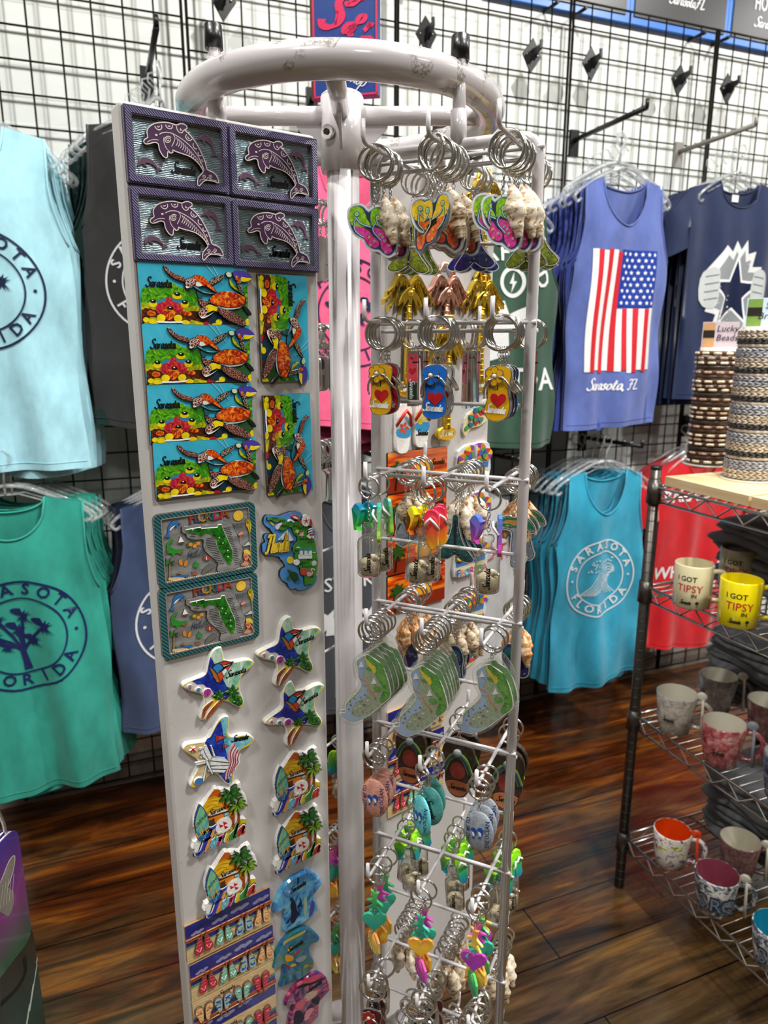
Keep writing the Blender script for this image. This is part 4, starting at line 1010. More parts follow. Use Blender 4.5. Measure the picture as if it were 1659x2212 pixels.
# starfish magnets
SHELLC = ('b8a0c8', '5a9ab0', 'b83aa0')
def star_body(t, o, zt=.0072):
    b = MB(); b.prism(o, 0, zt, 'e8c820', 'efece4', ch=.0012); b.build('body', t)
    return offs(o, .0030)
def clipz(b, zs, p, m, n=1):
    b.flat(sm(p, n) if n > 1 else p, zs[0], m); zs[0] += .00003
def star_sail():
    tr = BT(370, 1395, 9.217, 800, 800)
    t = thing('starfish_magnet', '', 'magnet', Matrix())
    o = sm(tr('880,75 905,100 935,240 950,320 1060,370 1200,360 1350,325 1480,325 1550,370 1545,440 1400,560 1310,660 1270,800 1270,930 1320,1060 1350,1180 1320,1260 1260,1285 1150,1240 1050,1180 930,1150 850,1200 780,1300 700,1400 600,1500 510,1540 460,1500 480,1400 530,1250 545,1120 500,1030 400,990 250,960 140,900 110,860 150,800 300,730 480,660 570,600 600,480 640,320 690,200 740,130 810,85'), 2)
    star_body(t, o)
    b = MB(); z = [.00725]
    clipz(b, z, tr('725,190 800,120 875,110 905,260 925,345 1100,400 1350,360 1470,360 1520,395 1380,540 1280,650 1235,800 1235,940 1290,1080 1300,1200 1230,1220 1100,1140 1010,1000 900,700 760,400 700,260'), 'skyg', 2)
    clipz(b, z, tr('672,275 760,430 900,680 1010,880 1040,1000 1010,1120 930,1125 850,1130 700,1060 600,900 400,840 310,755 480,695 590,620 630,480'), 'navysea', 2)
    clipz(b, z, tr('160,850 310,765 400,828 520,822 580,870 600,890 700,940 740,1010 720,1090 700,1150 640,1400 520,1510 500,1480 560,1250 585,1120 530,1010 400,960 260,930 165,890'), 'beachw', 2)
    clipz(b, z, tr('1020,1110 1150,1040 1290,1060 1320,1170 1250,1250 1120,1200'), '3f8a2c', 2); b.build('painted_face', t)
    b = MB(); b.prism(sm(tr('520,1300 620,1190 720,1130 700,1190 600,1320 540,1460 495,1490'), 2), .006, .0086, 'barkp', 'f0ece4'); b.prism(sm(tr('570,1530 600,1420 700,1280 850,1130 960,1055 900,1160 780,1300 680,1420'), 2), .006, .0088, 'barkp', 'f0ece4')
    b.build('palm_trunks', t, None)
    for nm, cx, cy, s_ in (('palm_crown', 840, 1030, 150), ('palm_crown', 1110, 950, 175), ('palm_crown', 1220, 1150, 120)):
        b = MB()
        for k in range(7):
            a = R(k * 51 + 20); l = s_ * (1 if k % 2 else .86); px, py = cx + l * cos(a), cy + l * .8 * sin(a)
            b.prism(sm(tr([(cx, cy), (cx + l * .5 * cos(a - .35), cy + l * .45 * sin(a - .35)), (px, py), (cx + l * .5 * cos(a + .4), cy + l * .45 * sin(a + .4))]), 2), .006, .0092 + .0002 * (k % 3), 'palmg', '1c4a18', ch=.0005)
        b.build(nm, t)
    b = MB(); Z = .0090
    b.prism(sm(tr('650,490 690,500 760,570 830,660 872,745 840,765 785,755 760,700 720,650 700,580'), 2), .006, Z, 'b8702c', '1c1410')
    for s_, m in (('700,480 760,410 830,385 905,445 900,520 790,585', '2c86c4'), ('830,385 950,342 1100,375 1130,362 900,425', 'd8402c'), ('890,430 1090,385 1100,390 930,455 ', 'f0ece4'), ('820,545 1095,395 1060,430 1000,530 960,480', 'd8483a'), ('880,550 960,480 1000,530 925,640', 'f0f0ec'), ('790,590 875,545 925,640 870,740 850,740', 'd84a2c')):
        b.prism(tr(s_), .006, Z + .0004, m, '1a1414'); b.stroke(tr(s_), .0005, 0, Z + .0006, '14100e', True, top=True)
    b.build('sailboat', t)
    for k, (x, y, r_) in enumerate(((250, 860, 48), (420, 925, 52), (600, 970, 78))):
        b = MB(); b.prism(ellp(*tr(x, y), r_ / 9217 * .62 * 1, r_ / 9217 * .6, 0, 9), .006, .0090, SHELLC[k], 'e8e4dc', ch=.0006)
        for q in (-40, 0, 40): cx, cy = tr(x, y); l = r_ / 9217 * .5; b.stroke([(cx, cy - l), (cx + l * sin(R(q)), cy + l * .8)], .0003, 0, .00905, '3a2a3a', top=True)
        b.build('shell', t)
    b = MB(); x, y = tr(985, 700); b.brush('Sarasota', x, y, .0080, '0c0c0c', .0074, sh=.3, rot=3, w=.14, fit=.0250); b.build('lettering', t)
    return t
def star_chair():
    tr = BT(380, 1535, 9.217, 800, 800)
    t = thing('starfish_magnet', '', 'magnet', Matrix())
    o = sm(tr('1000,85 1045,110 1050,250 1025,380 1050,470 1140,495 1300,460 1450,465 1540,530 1530,600 1440,690 1300,760 1240,840 1230,1000 1150,1150 1140,1300 1120,1420 1060,1460 980,1440 880,1330 800,1250 700,1250 600,1340 500,1440 350,1530 280,1500 270,1440 330,1300 410,1150 440,1010 400,950 280,880 150,790 130,730 180,660 300,620 560,590 650,500 740,320 830,170 920,100'), 2)
    star_body(t, o)
    b = MB(); z = [.00725]
    clipz(b, z, tr('170,730 200,680 330,650 560,620 640,800 800,1220 690,1220 560,1330 340,1480 310,1440 380,1260 450,1100 470,960 400,910 190,780'), 'beach', 2)
    clipz(b, z, tr('560,615 680,500 780,310 880,180 920,400 960,700 1010,930 1000,1150 1060,1400 980,1400 830,1220 700,1000'), 'navysea', 2)
    clipz(b, z, tr('885,175 960,120 1015,130 1010,300 985,400 1010,500 1100,530 1300,495 1430,500 1500,550 1490,590 1290,720 1210,820 1200,1000 1110,1150 1100,1380 1060,1400 1000,1150 1010,930 960,700 920,400'), 'skyt', 2)
    b.build('painted_face', t)
    W_, K = 'e8ecea', '1a1a1a'
    b = MB()
    def Pn(s_, m=W_, h_=.0090): b.prism(tr(s_), .006, h_, m, m); b.stroke(tr(s_), .0005, 0, h_ + .0001, K, True, top=True)
    Pn('700,890 950,905 1000,950 1030,1000 670,960', h_=.0092); Pn('680,970 1030,1010 1020,1060 660,1060', h_=.0092); Pn('660,1075 1040,1040 990,1130 640,1120', h_=.0092); Pn('640,1130 980,1140 930,1200 620,1190', h_=.0092)
    Pn('540,670 590,660 690,880 640,960 560,830 520,720', h_=.0094); Pn('470,760 530,720 640,960 600,960 450,850'); Pn('360,1010 560,960 570,1010 370,1060', h_=.0096); Pn('565,950 600,940 710,1210 680,1230 560,1000', h_=.0098)
    Pn('560,1050 590,1050 540,1370 510,1370 500,1300', h_=.0094); Pn('660,670 690,665 770,880 720,880'); Pn('435,720 500,700 500,730 440,765'); Pn('450,830 500,830 500,920 450,910'); b.build('deck_chair', t)
    b = MB()
    for k in range(4):
        q = [(1150 + 26 * k, 640 + 60 * k), (1060 + 45 * k, 800 + 40 * k), (1070 + 45 * k, 1000), (1010 + 45 * k, 1200 - 40 * k), (1000 + 40 * k, 1330 - 60 * k)]
        b.stroke(sm(tr(q), 3, False), .0052, .006, .0088 + .0001 * k, 'ecdcd8' if k % 2 else 'e0a8b4'); b.stroke(sm(tr(q), 3, False), .0011, .006, .0091 + .0001 * k, '8a1c34')
    b.build('striped_umbrella', t)
    for x, y, s_ in ((840, 520, 1.0), (950, 680, .62)):
        b = MB(); b.prism(tr([(x - 60 * s_, y - 50 * s_), (x - 30 * s_, y - 55 * s_), (x - 30 * s_, y + 60 * s_), (x - 65 * s_, y + 65 * s_)]), .006, .0085, 'b8382c', '1a1414'); b.prism(tr([(x - 25 * s_, y - 45 * s_), (x + 150 * s_, y - 25 * s_), (x - 20 * s_, y + 40 * s_)]), .006, .0088, 'd84a38', '1a1414'); b.build('red_sailboat', t)
    b = MB(); b.prism(tr(starp(315, 745, 78, .45)), .006, .0094, 'c8202c', 'f0ece4', ch=.0006); b.build('red_starfish', t)
    b = MB(); b.prism(ellp(*tr(430, 1370), .0058, .0050, -20), .006, .0092, '3a7ab8', 'f0ece4', ch=.0008); b.build('blue_shell', t)
    b = MB(); x, y = tr(1085, 610); b.brush('Sarasota', x, y, .0080, '0c0c0c', .0076, sh=.3, rot=-8, w=.15, fit=.0215); b.build('lettering', t)
    return t, tr
ss = star_sail()
for i, (u, z, r_, l) in enumerate(((-.0300, 1.0828, 0, 'starfish magnet with sailboat, in the left column below the pewter plaques'), (.0592, 1.0984, 6, 'starfish magnet with sailboat, highest of the starfish, right column'),
                                   (.0650, 1.0170, -13, 'starfish magnet with sailboat, right column, tilted anticlockwise, above the beach houses'))):
    r_ = (0, 4, 14)[i]
    if i == 0: ss.matrix_world = BM(u, z, 0); ss['label'] = l; ss['group'] = 'sailboat starfish magnets'
    else: dup(ss, BM(u, z, r_), l, 'sailboat starfish magnets')
sc_, trc = star_chair(); sc_.matrix_world = BM(trc.u, trc.z); sc_['label'] = 'starfish magnet with white deck chair and striped umbrella'

# beach house magnets
def house():
    tr = BT(400, 1680, 11.85, 830, 950)
    t = thing('beach_house_magnet', '', 'magnet', Matrix())
    b = MB(); b.prism(sm(tr('320,640 400,680 700,240 830,250 900,235 1020,240 1110,260 1190,170 1370,75 1390,200 1410,330 1490,370 1550,600 1480,720 1400,830 1360,900 1370,1010 1500,1000 1520,1060 1480,1150 1500,1180 1460,1370 1370,1440 1240,1500 1080,1550 1000,1610 900,1610 750,1700 640,1760 530,1810 470,1840 330,1850 290,1990 230,2000 205,1900 190,1780 130,1780 180,1640 160,1600 270,1540 200,1300 180,1130 200,960'), 2), 0, .0075, 'f2efe8', 'efece6', ch=.0004)
    b.build('white_backing', t)
    b = MB(); z = [.0076]
    clipz(b, z, tr('700,245 830,260 1090,640 1090,800 820,740 560,900 510,920 410,690'), 'roofp'); clipz(b, z, tr('700,245 830,262 960,460 700,420 520,500'), 'roofo'); clipz(b, z, tr('900,560 1100,640 1150,720 1080,790 900,740'), 'e88020')
    clipz(b, z, tr('540,1000 760,930 950,870 1100,800 1350,840 1300,1180 1080,1300 800,1380 560,1430 545,1200'), 'woodp')
    clipz(b, z, tr('530,960 800,870 1110,780 1110,820 800,915 545,1010'), '5a2410'); clipz(b, z, tr('570,1050 700,985 735,1290 580,1320'), '4a3614')
    clipz(b, z, tr('935,865 1085,800 1085,985 960,1015'), '1a2420')
    clipz(b, z, tr('955,875 1075,825 1075,890 960,930'), 'a8d0c8'); clipz(b, z, tr('962,945 1075,905 1075,975 965,1000'), 'a8d0c8')
    clipz(b, z, tr('1240,800 1300,810 1260,1150 1215,1160'), 'f0f0ec'); clipz(b, z, tr('1340,1020 1510,1010 1520,1080 1450,1170 1340,1170'), 'd0b820', 2); clipz(b, z, tr('580,1440 760,1290 1000,1270 1200,1160 1280,1170 1050,1400 800,1480 640,1560'), 'd8b81c', 2)
    for s_ in ('480,720 620,640 760,650', '500,600 640,540 800,540', '560,500 700,440 850,450', '540,780 700,700 880,690', '540,840 720,770 900,760'): b.stroke(sm(tr(s_), 2, False), .0004, 0, z[0], '9a5a10', top=True)
    b.build('beach_hut', t)
    b = MB(); b.prism(sm(tr('320,640 400,700 480,820 530,960 560,1120 550,1300 480,1450 330,1560 260,1500 210,1320 180,1150 195,980 250,800'), 2), .006, .0098, 'surf', '1a3a6a', ch=.0008)
    x, y = tr(235, 1180); b.brush('Surfin', x, y, .0058, '3a2008', .0100, sh=.2, rot=32, w=.13, fit=.0175) if False else b.text('SURFING', *tr(370, 1050), .0044, '5a3410', .0100, rot=40, bold=.01, sx=.9)
    b.text('IS', *tr(350, 1200), .0038, 'e0a820', .0100, rot=35); b.text('LIFE', *tr(395, 1370), .0064, 'e8a820', .0100, rot=14, bold=.02); b.build('surfboard', t)
    for cx, cy, s_, m, tx in ((1110, 360, 300, 'palmg', [(1130, 880), (1100, 960), (1180, 1210), (1215, 1190), (1200, 880)]), (1290, 640, 250, 'palml', [(1310, 800), (1345, 820), (1350, 1130), (1300, 1130)])):
        b = MB(); b.prism(tr(tx), .006, .0092, 'barkp', '5a2a14'); b.build('palm_trunk', t)
        b = MB()
        for k, (a, l) in enumerate(((-62, 1.15), (-38, 1.05), (-8, 1.0), (25, .75), (80, .9), (125, .95), (155, 1.1), (190, 1.0), (225, .8))):
            a = R(a); l *= s_
            tip = (cx + l * cos(a), cy + l * sin(a) + .18 * l); b.prism(sm(tr([(cx, cy), (cx + l * .45 * cos(a - .38), cy + l * .45 * sin(a - .38)), tip, (cx + l * .5 * cos(a + .30), cy + l * .5 * sin(a + .30) + .05 * l)]), 3), .006, .0102 + .0003 * (k % 3), m, '123008', ch=.0006)
        b.build('palm_crown', t)
    b = MB(); b.prism(ellp(*tr(925, 1165), .0112, .0100, 0, 16), .006, .0100, 'f0ece8', 'b8b0a8', ch=.0012)
    cx, cy = 925, 1150
    for k in range(3):
        a = R(k * 120 + 20); b.prism(tr([(cx, cy), (cx + 130 * cos(a), cy + 100 * sin(a)), (cx + 110 * cos(a + .5), cy + 88 * sin(a + .5)), (cx + 130 * cos(a + 1.0), cy + 100 * sin(a + 1.0))]), .0099, .0102, 'c0202c')
    b.build('beach_umbrella', t)
    for x, y, r_ in ((825, 1330, .0042), (900, 1335, .0026)): b = MB(); b.ball((*tr(x, y), .0080), r_, 'efe8d0', 10, sz=.6); b.build('shell', t)
    b = MB()
    for i, (ch_, x, y, h_, m) in enumerate((('F', 245, 1900, .0300, '2a3aa0'), ('l', 460, 1800, .0260, 'e09858'), ('o', 580, 1740, .0230, '6ab4c8'), ('r', 755, 1680, .0230, 'c02868'), ('i', 960, 1570, .0230, 'e0c030'), ('d', 1070, 1530, .0205, '3f8a3c'), ('a', 1275, 1425, .0215, 'b83a2c'))):
        px, py = tr(x, y)
        for w_, zz, mm in ((.30, .0086, '16183a'), (.23, .0092, 'f2f0ee'), (.15, .0098, m)): b.brush(ch_, px, py, h_ * .9, mm, zz, sh=.35, rot=2, w=w_, top=False, z0=.006, wx=.82)
    b.build('script_lettering', t)
    b = MB(); x, y = tr(530, 950); b.brush('Sarasota', x, y, .0070, '141010', .0080, sh=.3, rot=4, w=.13, fit=.0275); b.build('lettering', t)
    return t
hm = house()
for i, (u, z, r_, l) in enumerate(((-.0365, .9165, 0, 'uppermost beach house magnet in the left column'), (-.0300, .8330, 1, 'lower beach house magnet in the left column, overlapping the blue flip-flop plaque'),
                                   (.0655, .9265, -1, 'upper beach house magnet in the right column'), (.0650, .8440, 0, 'lower beach house magnet in the right column, above the T-shirt magnets'))):
    if i == 0:
        hm.matrix_world = BM(u, z, r_); hm['label'] = l; hm['group'] = 'beach house magnets'
    else: dup(hm, BM(u, z, r_) @ T(0, 0, .005 if i == 1 else 0), l, 'beach house magnets')

# flip-flop plaques
def ffplaque():
    t = thing('flip_flop_plaque_magnet', '', 'magnet', Matrix()); W, H = .109, .0530
    b = MB(); b.prism(rrect(W, H, .0008, 1), 0, .0040, 'dkblue', 'b08a5a'); z = .00405
    b.flat([(-W / 2, -H / 2), (W / 2, -H / 2), (W / 2, -.004), (.02, -.0065), (-.02, -.0050), (-W / 2, -.0065)], z, 'beach'); b.flat([(-W / 2, -.0065), (-.02, -.0050), (.02, -.0065), (W / 2, -.004), (W / 2, -.0010), (.0, -.0035), (-W / 2, -.0025)], z + .0001, '6a8a70')
    for x, y, s_ in ((-.012, .0135, 1), (.014, .0165, 1.2), (.042, .0145, 1.1), (-.040, .011, .8)):
        for k in range(4): b.flat(ellp(x + (k - 1.5) * .0042 * s_, y + (k % 2) * .0016, .0040 * s_, .0022 * s_, 0, 10), z + .00003 * (k + 1), '8c90b0')
    for k in range(4): b.stroke([(-W / 2 + .001, -.012 - k * .0037), (W / 2 - .001, -.0125 - k * .0037)], .0003, 0, z + .0003, 'a88850', top=True)
    x_ = -.005; b.brush('Sarasota', .022, -.0175, .0058, '101010', z + .0004, sh=.3, rot=180, w=.13, fit=.0225); b.build('printed_tile', t)
    b = MB(); b.box(0, .0060, .0046, W + .002, .0042, .0024, 'barkp'); b.tube([(-W / 2, .0082, .0060), (W / 2, .0086, .0060)], .0006, 'brass', 6)
    b.build('clothes_line', t)
    for cx, m, st in ((-.0345, 'c0243c', 'e08a90'), (-.0085, '7ab89c', 'd8ece0'), (.0175, '9cc0d8', '1c3c8c'), (.0415, 'e8c488', 'c8582c')):
        f = MB()
        for s_ in (-1, 1):
            sole = sm([(cx + s_ * .0018, .0040), (cx + s_ * .0060, .0045), (cx + s_ * .0085, -.004), (cx + s_ * .0112, -.0110), (cx + s_ * .0105, -.0165), (cx + s_ * .0060, -.0180), (cx + s_ * .0020, -.0160), (cx + s_ * .0008, -.008)], 3)
            f.prism(sole, .004, .0078, m, '6a4a3a', ch=.0006)
            if m == '9cc0d8':
                for y, c_ in ((.001, 'a8c040'), (-.0035, st), (-.0075, 'a8c040'), (-.0125, st)): f.stroke([(cx + s_ * .0030, y), (cx + s_ * .0095, y - .001)], .0018, 0, .00792, c_, top=True)
            else:
                for k in range(4): f.stroke([(cx + s_ * .0026, .001 - k * .0045), (cx + s_ * .0090, -.0002 - k * .0045)], .0007, 0, .00792, st, top=True)
            f.tube([(cx + s_ * .003, -.0085, .0080), (cx + s_ * .0058, -.0135, .0086), (cx + s_ * .0092, -.0090, .0080)], .0005, st, 5)
        f.build('flip_flops', t)
        f = MB(); f.box(cx - .0025, .0065, .0076, .0016, .0075, .002, 'barkp'); f.box(cx + .0035, .0068, .0076, .0016, .0075, .002, 'barkp'); f.build('clothes_peg', t)
    return t
fm = ffplaque()
for i, (u, z, r_, l) in enumerate(((-.0305, .7606, 0, 'uppermost flip-flop clothesline plaque under the last left beach house'), (-.0285, .7040, 0, 'second flip-flop clothesline plaque, its sky at the top'),
                                   (-.0285, .6500, 180, 'third flip-flop clothesline plaque, its sky at the bottom'), (-.0285, .5960, 180, 'lowest flip-flop clothesline plaque at the bottom edge'), (-.0285, .5420, 180, 'flip-flop clothesline plaque below the bottom edge of the view'))):
    if i == 4: break
    if i == 0: fm.matrix_world = BM(u, z, r_); fm['label'] = l; fm['group'] = 'flip-flop clothesline plaques'
    else: dup(fm, BM(u, z, r_), l, 'flip-flop clothesline plaques')

# T-shirt magnets
def tee_magnet(i, mat, outline, x0, y0, s, cx, cy, shapes, label):
    tr = BT(x0, y0, s, cx, cy); t = thing('t_shirt_magnet', label, 'magnet', BM(tr.u, tr.z), 'domed T-shirt magnets')
    o = sm(tr(outline), 3); b = MB(); b.prism(o, 0, .0062, mat, ch=.0024); b.build('domed_shirt', t)
    b = MB(); z = [.0063]
    for s_, m in shapes: clipz(b, z, tr(s_), m, 2)
    x, y = tr(*((500, 730), (420, 600), (860, 1500))[i]); b.brush('Sarasota', x, y, .0085, '0c1018', z[0], rot=(8, 8, 6)[i], w=.14, fit=.024)
    b.build('painted_scene', t)
tee_magnet(0, 'tee1', '900,140 1060,150 1180,220 1290,330 1365,480 1290,560 1190,620 1110,650 1180,900 1255,1150 1180,1260 1000,1420 800,1560 600,1650 380,1755 320,1720 350,1400 355,1170 230,1220 100,1275 60,1200 110,980 240,680 380,480 560,320 700,250', 585, 1870, 12.289, 720, 950,
           (('560,880 640,960 680,1150 720,1220 780,1270 700,1320 620,1480 550,1510 510,1440 530,1200 500,1050', '0c1a3c'), ('740,800 800,900 810,1080 760,1060 720,1170 690,1050 760,940', '10224a'), ('480,860 560,820 600,900 540,960', '14284a'), ('380,1500 500,1350 520,1300 500,1440 430,1520', '1a2a5a'),
            ('690,280 740,330 720,450 690,500', '12244a'), ('860,850 940,840 950,1100 900,1350 860,1200', '9cb8a0'), ('1000,1250 1080,900 1150,1000 1120,1200 1020,1350', '4a4a8a')), 'blue domed T-shirt magnet with dark whales')
tee_magnet(1, 'tee2', '800,20 920,45 1030,120 1155,270 1090,380 940,450 970,680 1040,870 960,1000 800,1150 560,1280 280,1385 260,1340 310,1150 340,880 220,950 110,970 85,900 160,640 280,400 450,200 620,90', 580, 2000, 10.436, 620, 700,
           (('330,330 560,210 820,70 800,140 640,230 420,350 330,420', 'b8a85a'), ('420,540 470,450 525,460 470,540', 'c8a02c'), ('380,640 540,660 540,760 400,790 360,720', 'e0941c'), ('560,660 700,500 720,530 620,650', 'b8303c'), ('470,890 540,830 620,850 560,900', 'd8a82c'), ('600,740 780,640 860,680 760,780 640,800', '8a9aa0'), ('770,890 850,840 890,880 820,930', 'a8a030'), ('360,880 460,880 440,950', '8a2c34')), 'dark reef scene domed T-shirt magnet, middle of the three')
tee_magnet(2, 'tee3', '1110,1060 1200,1080 1290,1150 1390,1420 1330,1480 1150,1530 1145,1750 1140,2000 1050,2120 900,2250 480,2400 430,2360 470,2050 560,1780 430,1830 360,1800 400,1650 560,1420 700,1260 900,1120', 580, 2000, 10.436, 900, 1700,
           (('820,1180 1150,1065 1180,1120 950,1240 780,1270', 'e04a6a'), ('700,1320 950,1260 1270,1140 1250,1180 950,1310 640,1400', '14101c'), ('850,1500 1100,1440 1000,1600 780,1700', 'dcb8a0'), ('640,1700 850,1600 800,1760 700,1880 600,1800', 'e06a80'), ('830,1900 1000,1830 900,2050 800,2120', 'e898a0'), ('960,1650 1130,1560 1120,1750 980,1720', '181c3c'), ('600,1900 780,1950 760,2150 560,2200', '14183a')), 'pink and purple domed T-shirt magnet at the bottom')

# speckles and scuffs stay in the panel material; magnets on the panel behind the hooks
def KM(u, z, rot=0, n=0): return fr(PB, 52) @ T(u, z, PF + n) @ RZ(rot)
def palm_opener(m):
    t = thing('palm_bottle_opener', '', 'bottle opener', Matrix()); tr = lambda s_: [((x - 560) / 10000, -(y - 330) / 10000) for x, y in pp(s_)]
    b = MB()
    random.seed(2)
    for k, (ang, l) in enumerate(((-150, .026), (-118, .036), (-92, .040), (-66, .038), (66, .038), (92, .040), (118, .036), (150, .026), (178, .028))):
        sx_, cx_ = sin(R(ang)), cos(R(ang)); spine = []
        for j in range(9):
            q = j / 8; spine.append((l * q * sx_, .060 + l * q * cx_ * .55 + .012 * sin(pi * min(1, q * 1.3)) * (1 if abs(ang) < 140 else .2) - .016 * q * q))
        up = [(x, y + .0032 * (1 - j / 9)) for j, (x, y) in enumerate(spine)]; lo = []
        for j in range(8, 0, -1):
            x, y = spine[j]; x2, y2 = spine[j - 1]; lo += [(x + .0005 * sx_, y - .0085 * (1 - .25 * j / 8)), ((x + x2) / 2, (y + y2) / 2 - .0022)]
        b.prism(up + lo, .001, .0070 + .0012 * (k % 3), m, ch=.0007); b.stroke(spine, [.0018 - .00014 * j for j in range(9)], .006, .0090 + .001 * (k % 2), m)
    b.tube([(-.014, .064, .004), (-.013, .078, .004), (-.006, .088, .004), (.006, .088, .004), (.013, .078, .004), (.014, .064, .004)], .0030, m, 8)
    for k in range(5):
        a = -60 + 30 * k; b.prism(sm([(0, .060), (.012 * sin(R(a)) - .004, .050), (.022 * sin(R(a)), .036), (.012 * sin(R(a)) + .004, .048)], 2), .002, .0105, m, ch=.001)
    b.ball((0, .052, .009), .0046, m, 10); b.ball((.004, .056, .009), .003, m, 8); b.build('palm_crown', t)
    b = MB(); b.tube([(0, .052, .005), (.0005, .02, .0055), (-.001, -.03, .0055), (0, -.06, .0045)], [.0036, .0042, .0052, .0062], m, 10)
    for k in range(14): b.torus(.0043 + .00012 * k, .0012, .0016, m, 14, T(0, .044 - k * .0075, .0052) @ RX(90), 4)
    b.build('trunk', t)
    b = MB(); b.prism(ellp(0, -.066, .0185, .0105, 0, 22), .001, .0065, m, ch=.0018); b.brush('Sarasota', -.0125, -.069, .0075, 'f4f0e0', .0067, w=.15, fit=.025); b.build('oval_base', t)
    return t
pg, pr_ = palm_opener('gold'), palm_opener('rose')
GP_ = 'metal palm bottle opener magnets'
pg.matrix_world = KM(-.058, 1.4595); pg['label'] = 'gold palm tree bottle opener at the left of its row'; pg['group'] = GP_
pr_.matrix_world = KM(.007, 1.4625); pr_['label'] = 'rose gold palm tree bottle opener'
dup(pg, KM(.0735, 1.4600), 'gold palm tree bottle opener at the right of its row', GP_)
dup(pg, KM(.0085, 1.3970, 0, .004), 'gold palm tree bottle opener hanging lower, its oval base above the sunset magnets', GP_)
dup(pg, KM(.0735, 1.5850), 'gold palm tree bottle opener in the upper row at the right', GP_)
# flip-flop sole magnets
for i, (u, z) in enumerate(((-.0645, 1.3420), (-.0325, 1.3475))):
    t = thing('flip_flop_magnet', ('white and blue flip-flop sole magnet with red hibiscus', 'white and blue flip-flop sole magnet lettered Sarasota')[i], 'magnet', KM(u, z, -3))
    b = MB(); b.prism(sm([(-.013, .026), (.0, .033), (.013, .026), (.0125, .0), (.0118, -.020), (.007, -.0315), (-.007, -.0315), (-.0118, -.020), (-.0125, 0)], 3), 0, .006, 'f0ece4', 'e8e4dc', ch=.0008); b.build('sole', t)
    b = MB(); b.flat(sm([(-.0115, .0), (.0115, .001), (.011, -.010), (0, -.012), (-.011, -.009)], 2), .0062, '3a9ad0'); b.flat(sm([(-.0115, .014), (.0115, .015), (.0115, .003), (-.0115, .002)], 2), .00615, 'e0cc88' if i else 'b8dce8')
    if i == 0:
        for k in range(5): b.flat(ellp(.0 + .005 * cos(k * 1.257), .001 + .005 * sin(k * 1.257), .0034, .0026, k * 72, 8), .00625 + k * .00002, 'e0502c')
    else: b.brush('Sarasota', -.010, -.016, .0080, '0c0c0c', .0064, w=.14, fit=.021); b.flat(ellp(-.004, .002, .004, .004), .0064, 'e8c820')
    b.build('painted_face', t)
    b = MB(); b.tube([(-.0125, .004, .006), (-.006, .018, .011), (0, .024, .0105), (.006, .018, .011), (.0125, .004, .006)], .0021, 'd8301c', 8); b.build('strap', t)
# sunset magnets
def sunset():
    t = thing('sunset_magnet', '', 'magnet', Matrix()); W, H = .105, .054
    b = MB(); b.prism(rrect(W, H, .0008, 1), 0, .0036, 'sunset', '3a1408'); b.flat([(-W / 2, -H / 2), (W / 2, -H / 2), (W / 2, -.009), (-W / 2, -.007)], .0037, '8a2408')
    b.flat(ellp(.012, .002, .016, .012, 0, 18), .00368, 'f4a81c'); b.flat([(-.004, -.008), (.03, -.0085), (.022, -.011), (.002, -.0105)], .0038, 'f0a020'); b.build('printed_tile', t)
    b = MB(); b.stroke(sm([(-.040, -.024), (-.038, -.008), (-.035, .006)], 3, False), .0016, .0036, .0052, '241408')
    for k in range(8):
        a = R(k * 45 + 12); b.prism(sm([(-.035, .006), (-.035 + .007 * cos(a - .4), .006 + .006 * sin(a - .4)), (-.035 + .0155 * cos(a), .003 + .0125 * sin(a)), (-.035 + .007 * cos(a + .4), .005 + .006 * sin(a + .4))], 2), .0036, .0056, '2a4a14')
    b.build('palm_tree', t)
    b = MB(); b.brush('Sarasota', .022, .004, .0085, '0c0808', .0040, w=.14, fit=.026); b.build('lettering', t)
    return t
sm_ = sunset()
for i, (z, l) in enumerate(((1.2850, 'topmost orange sunset magnet on the rear panel'), (1.2290, 'second orange sunset magnet from the top on the rear panel'), (1.1720, 'third orange sunset magnet from the top on the rear panel'), (1.1160, 'lowest orange sunset magnet on the rear panel'))):
    if i == 0: sm_.matrix_world = KM(-.0365, z); sm_['label'] = l; sm_['group'] = 'orange sunset magnets'
    else: dup(sm_, KM(-.0365, z, (0, .4, -.3, .2)[i]), l, 'orange sunset magnets')
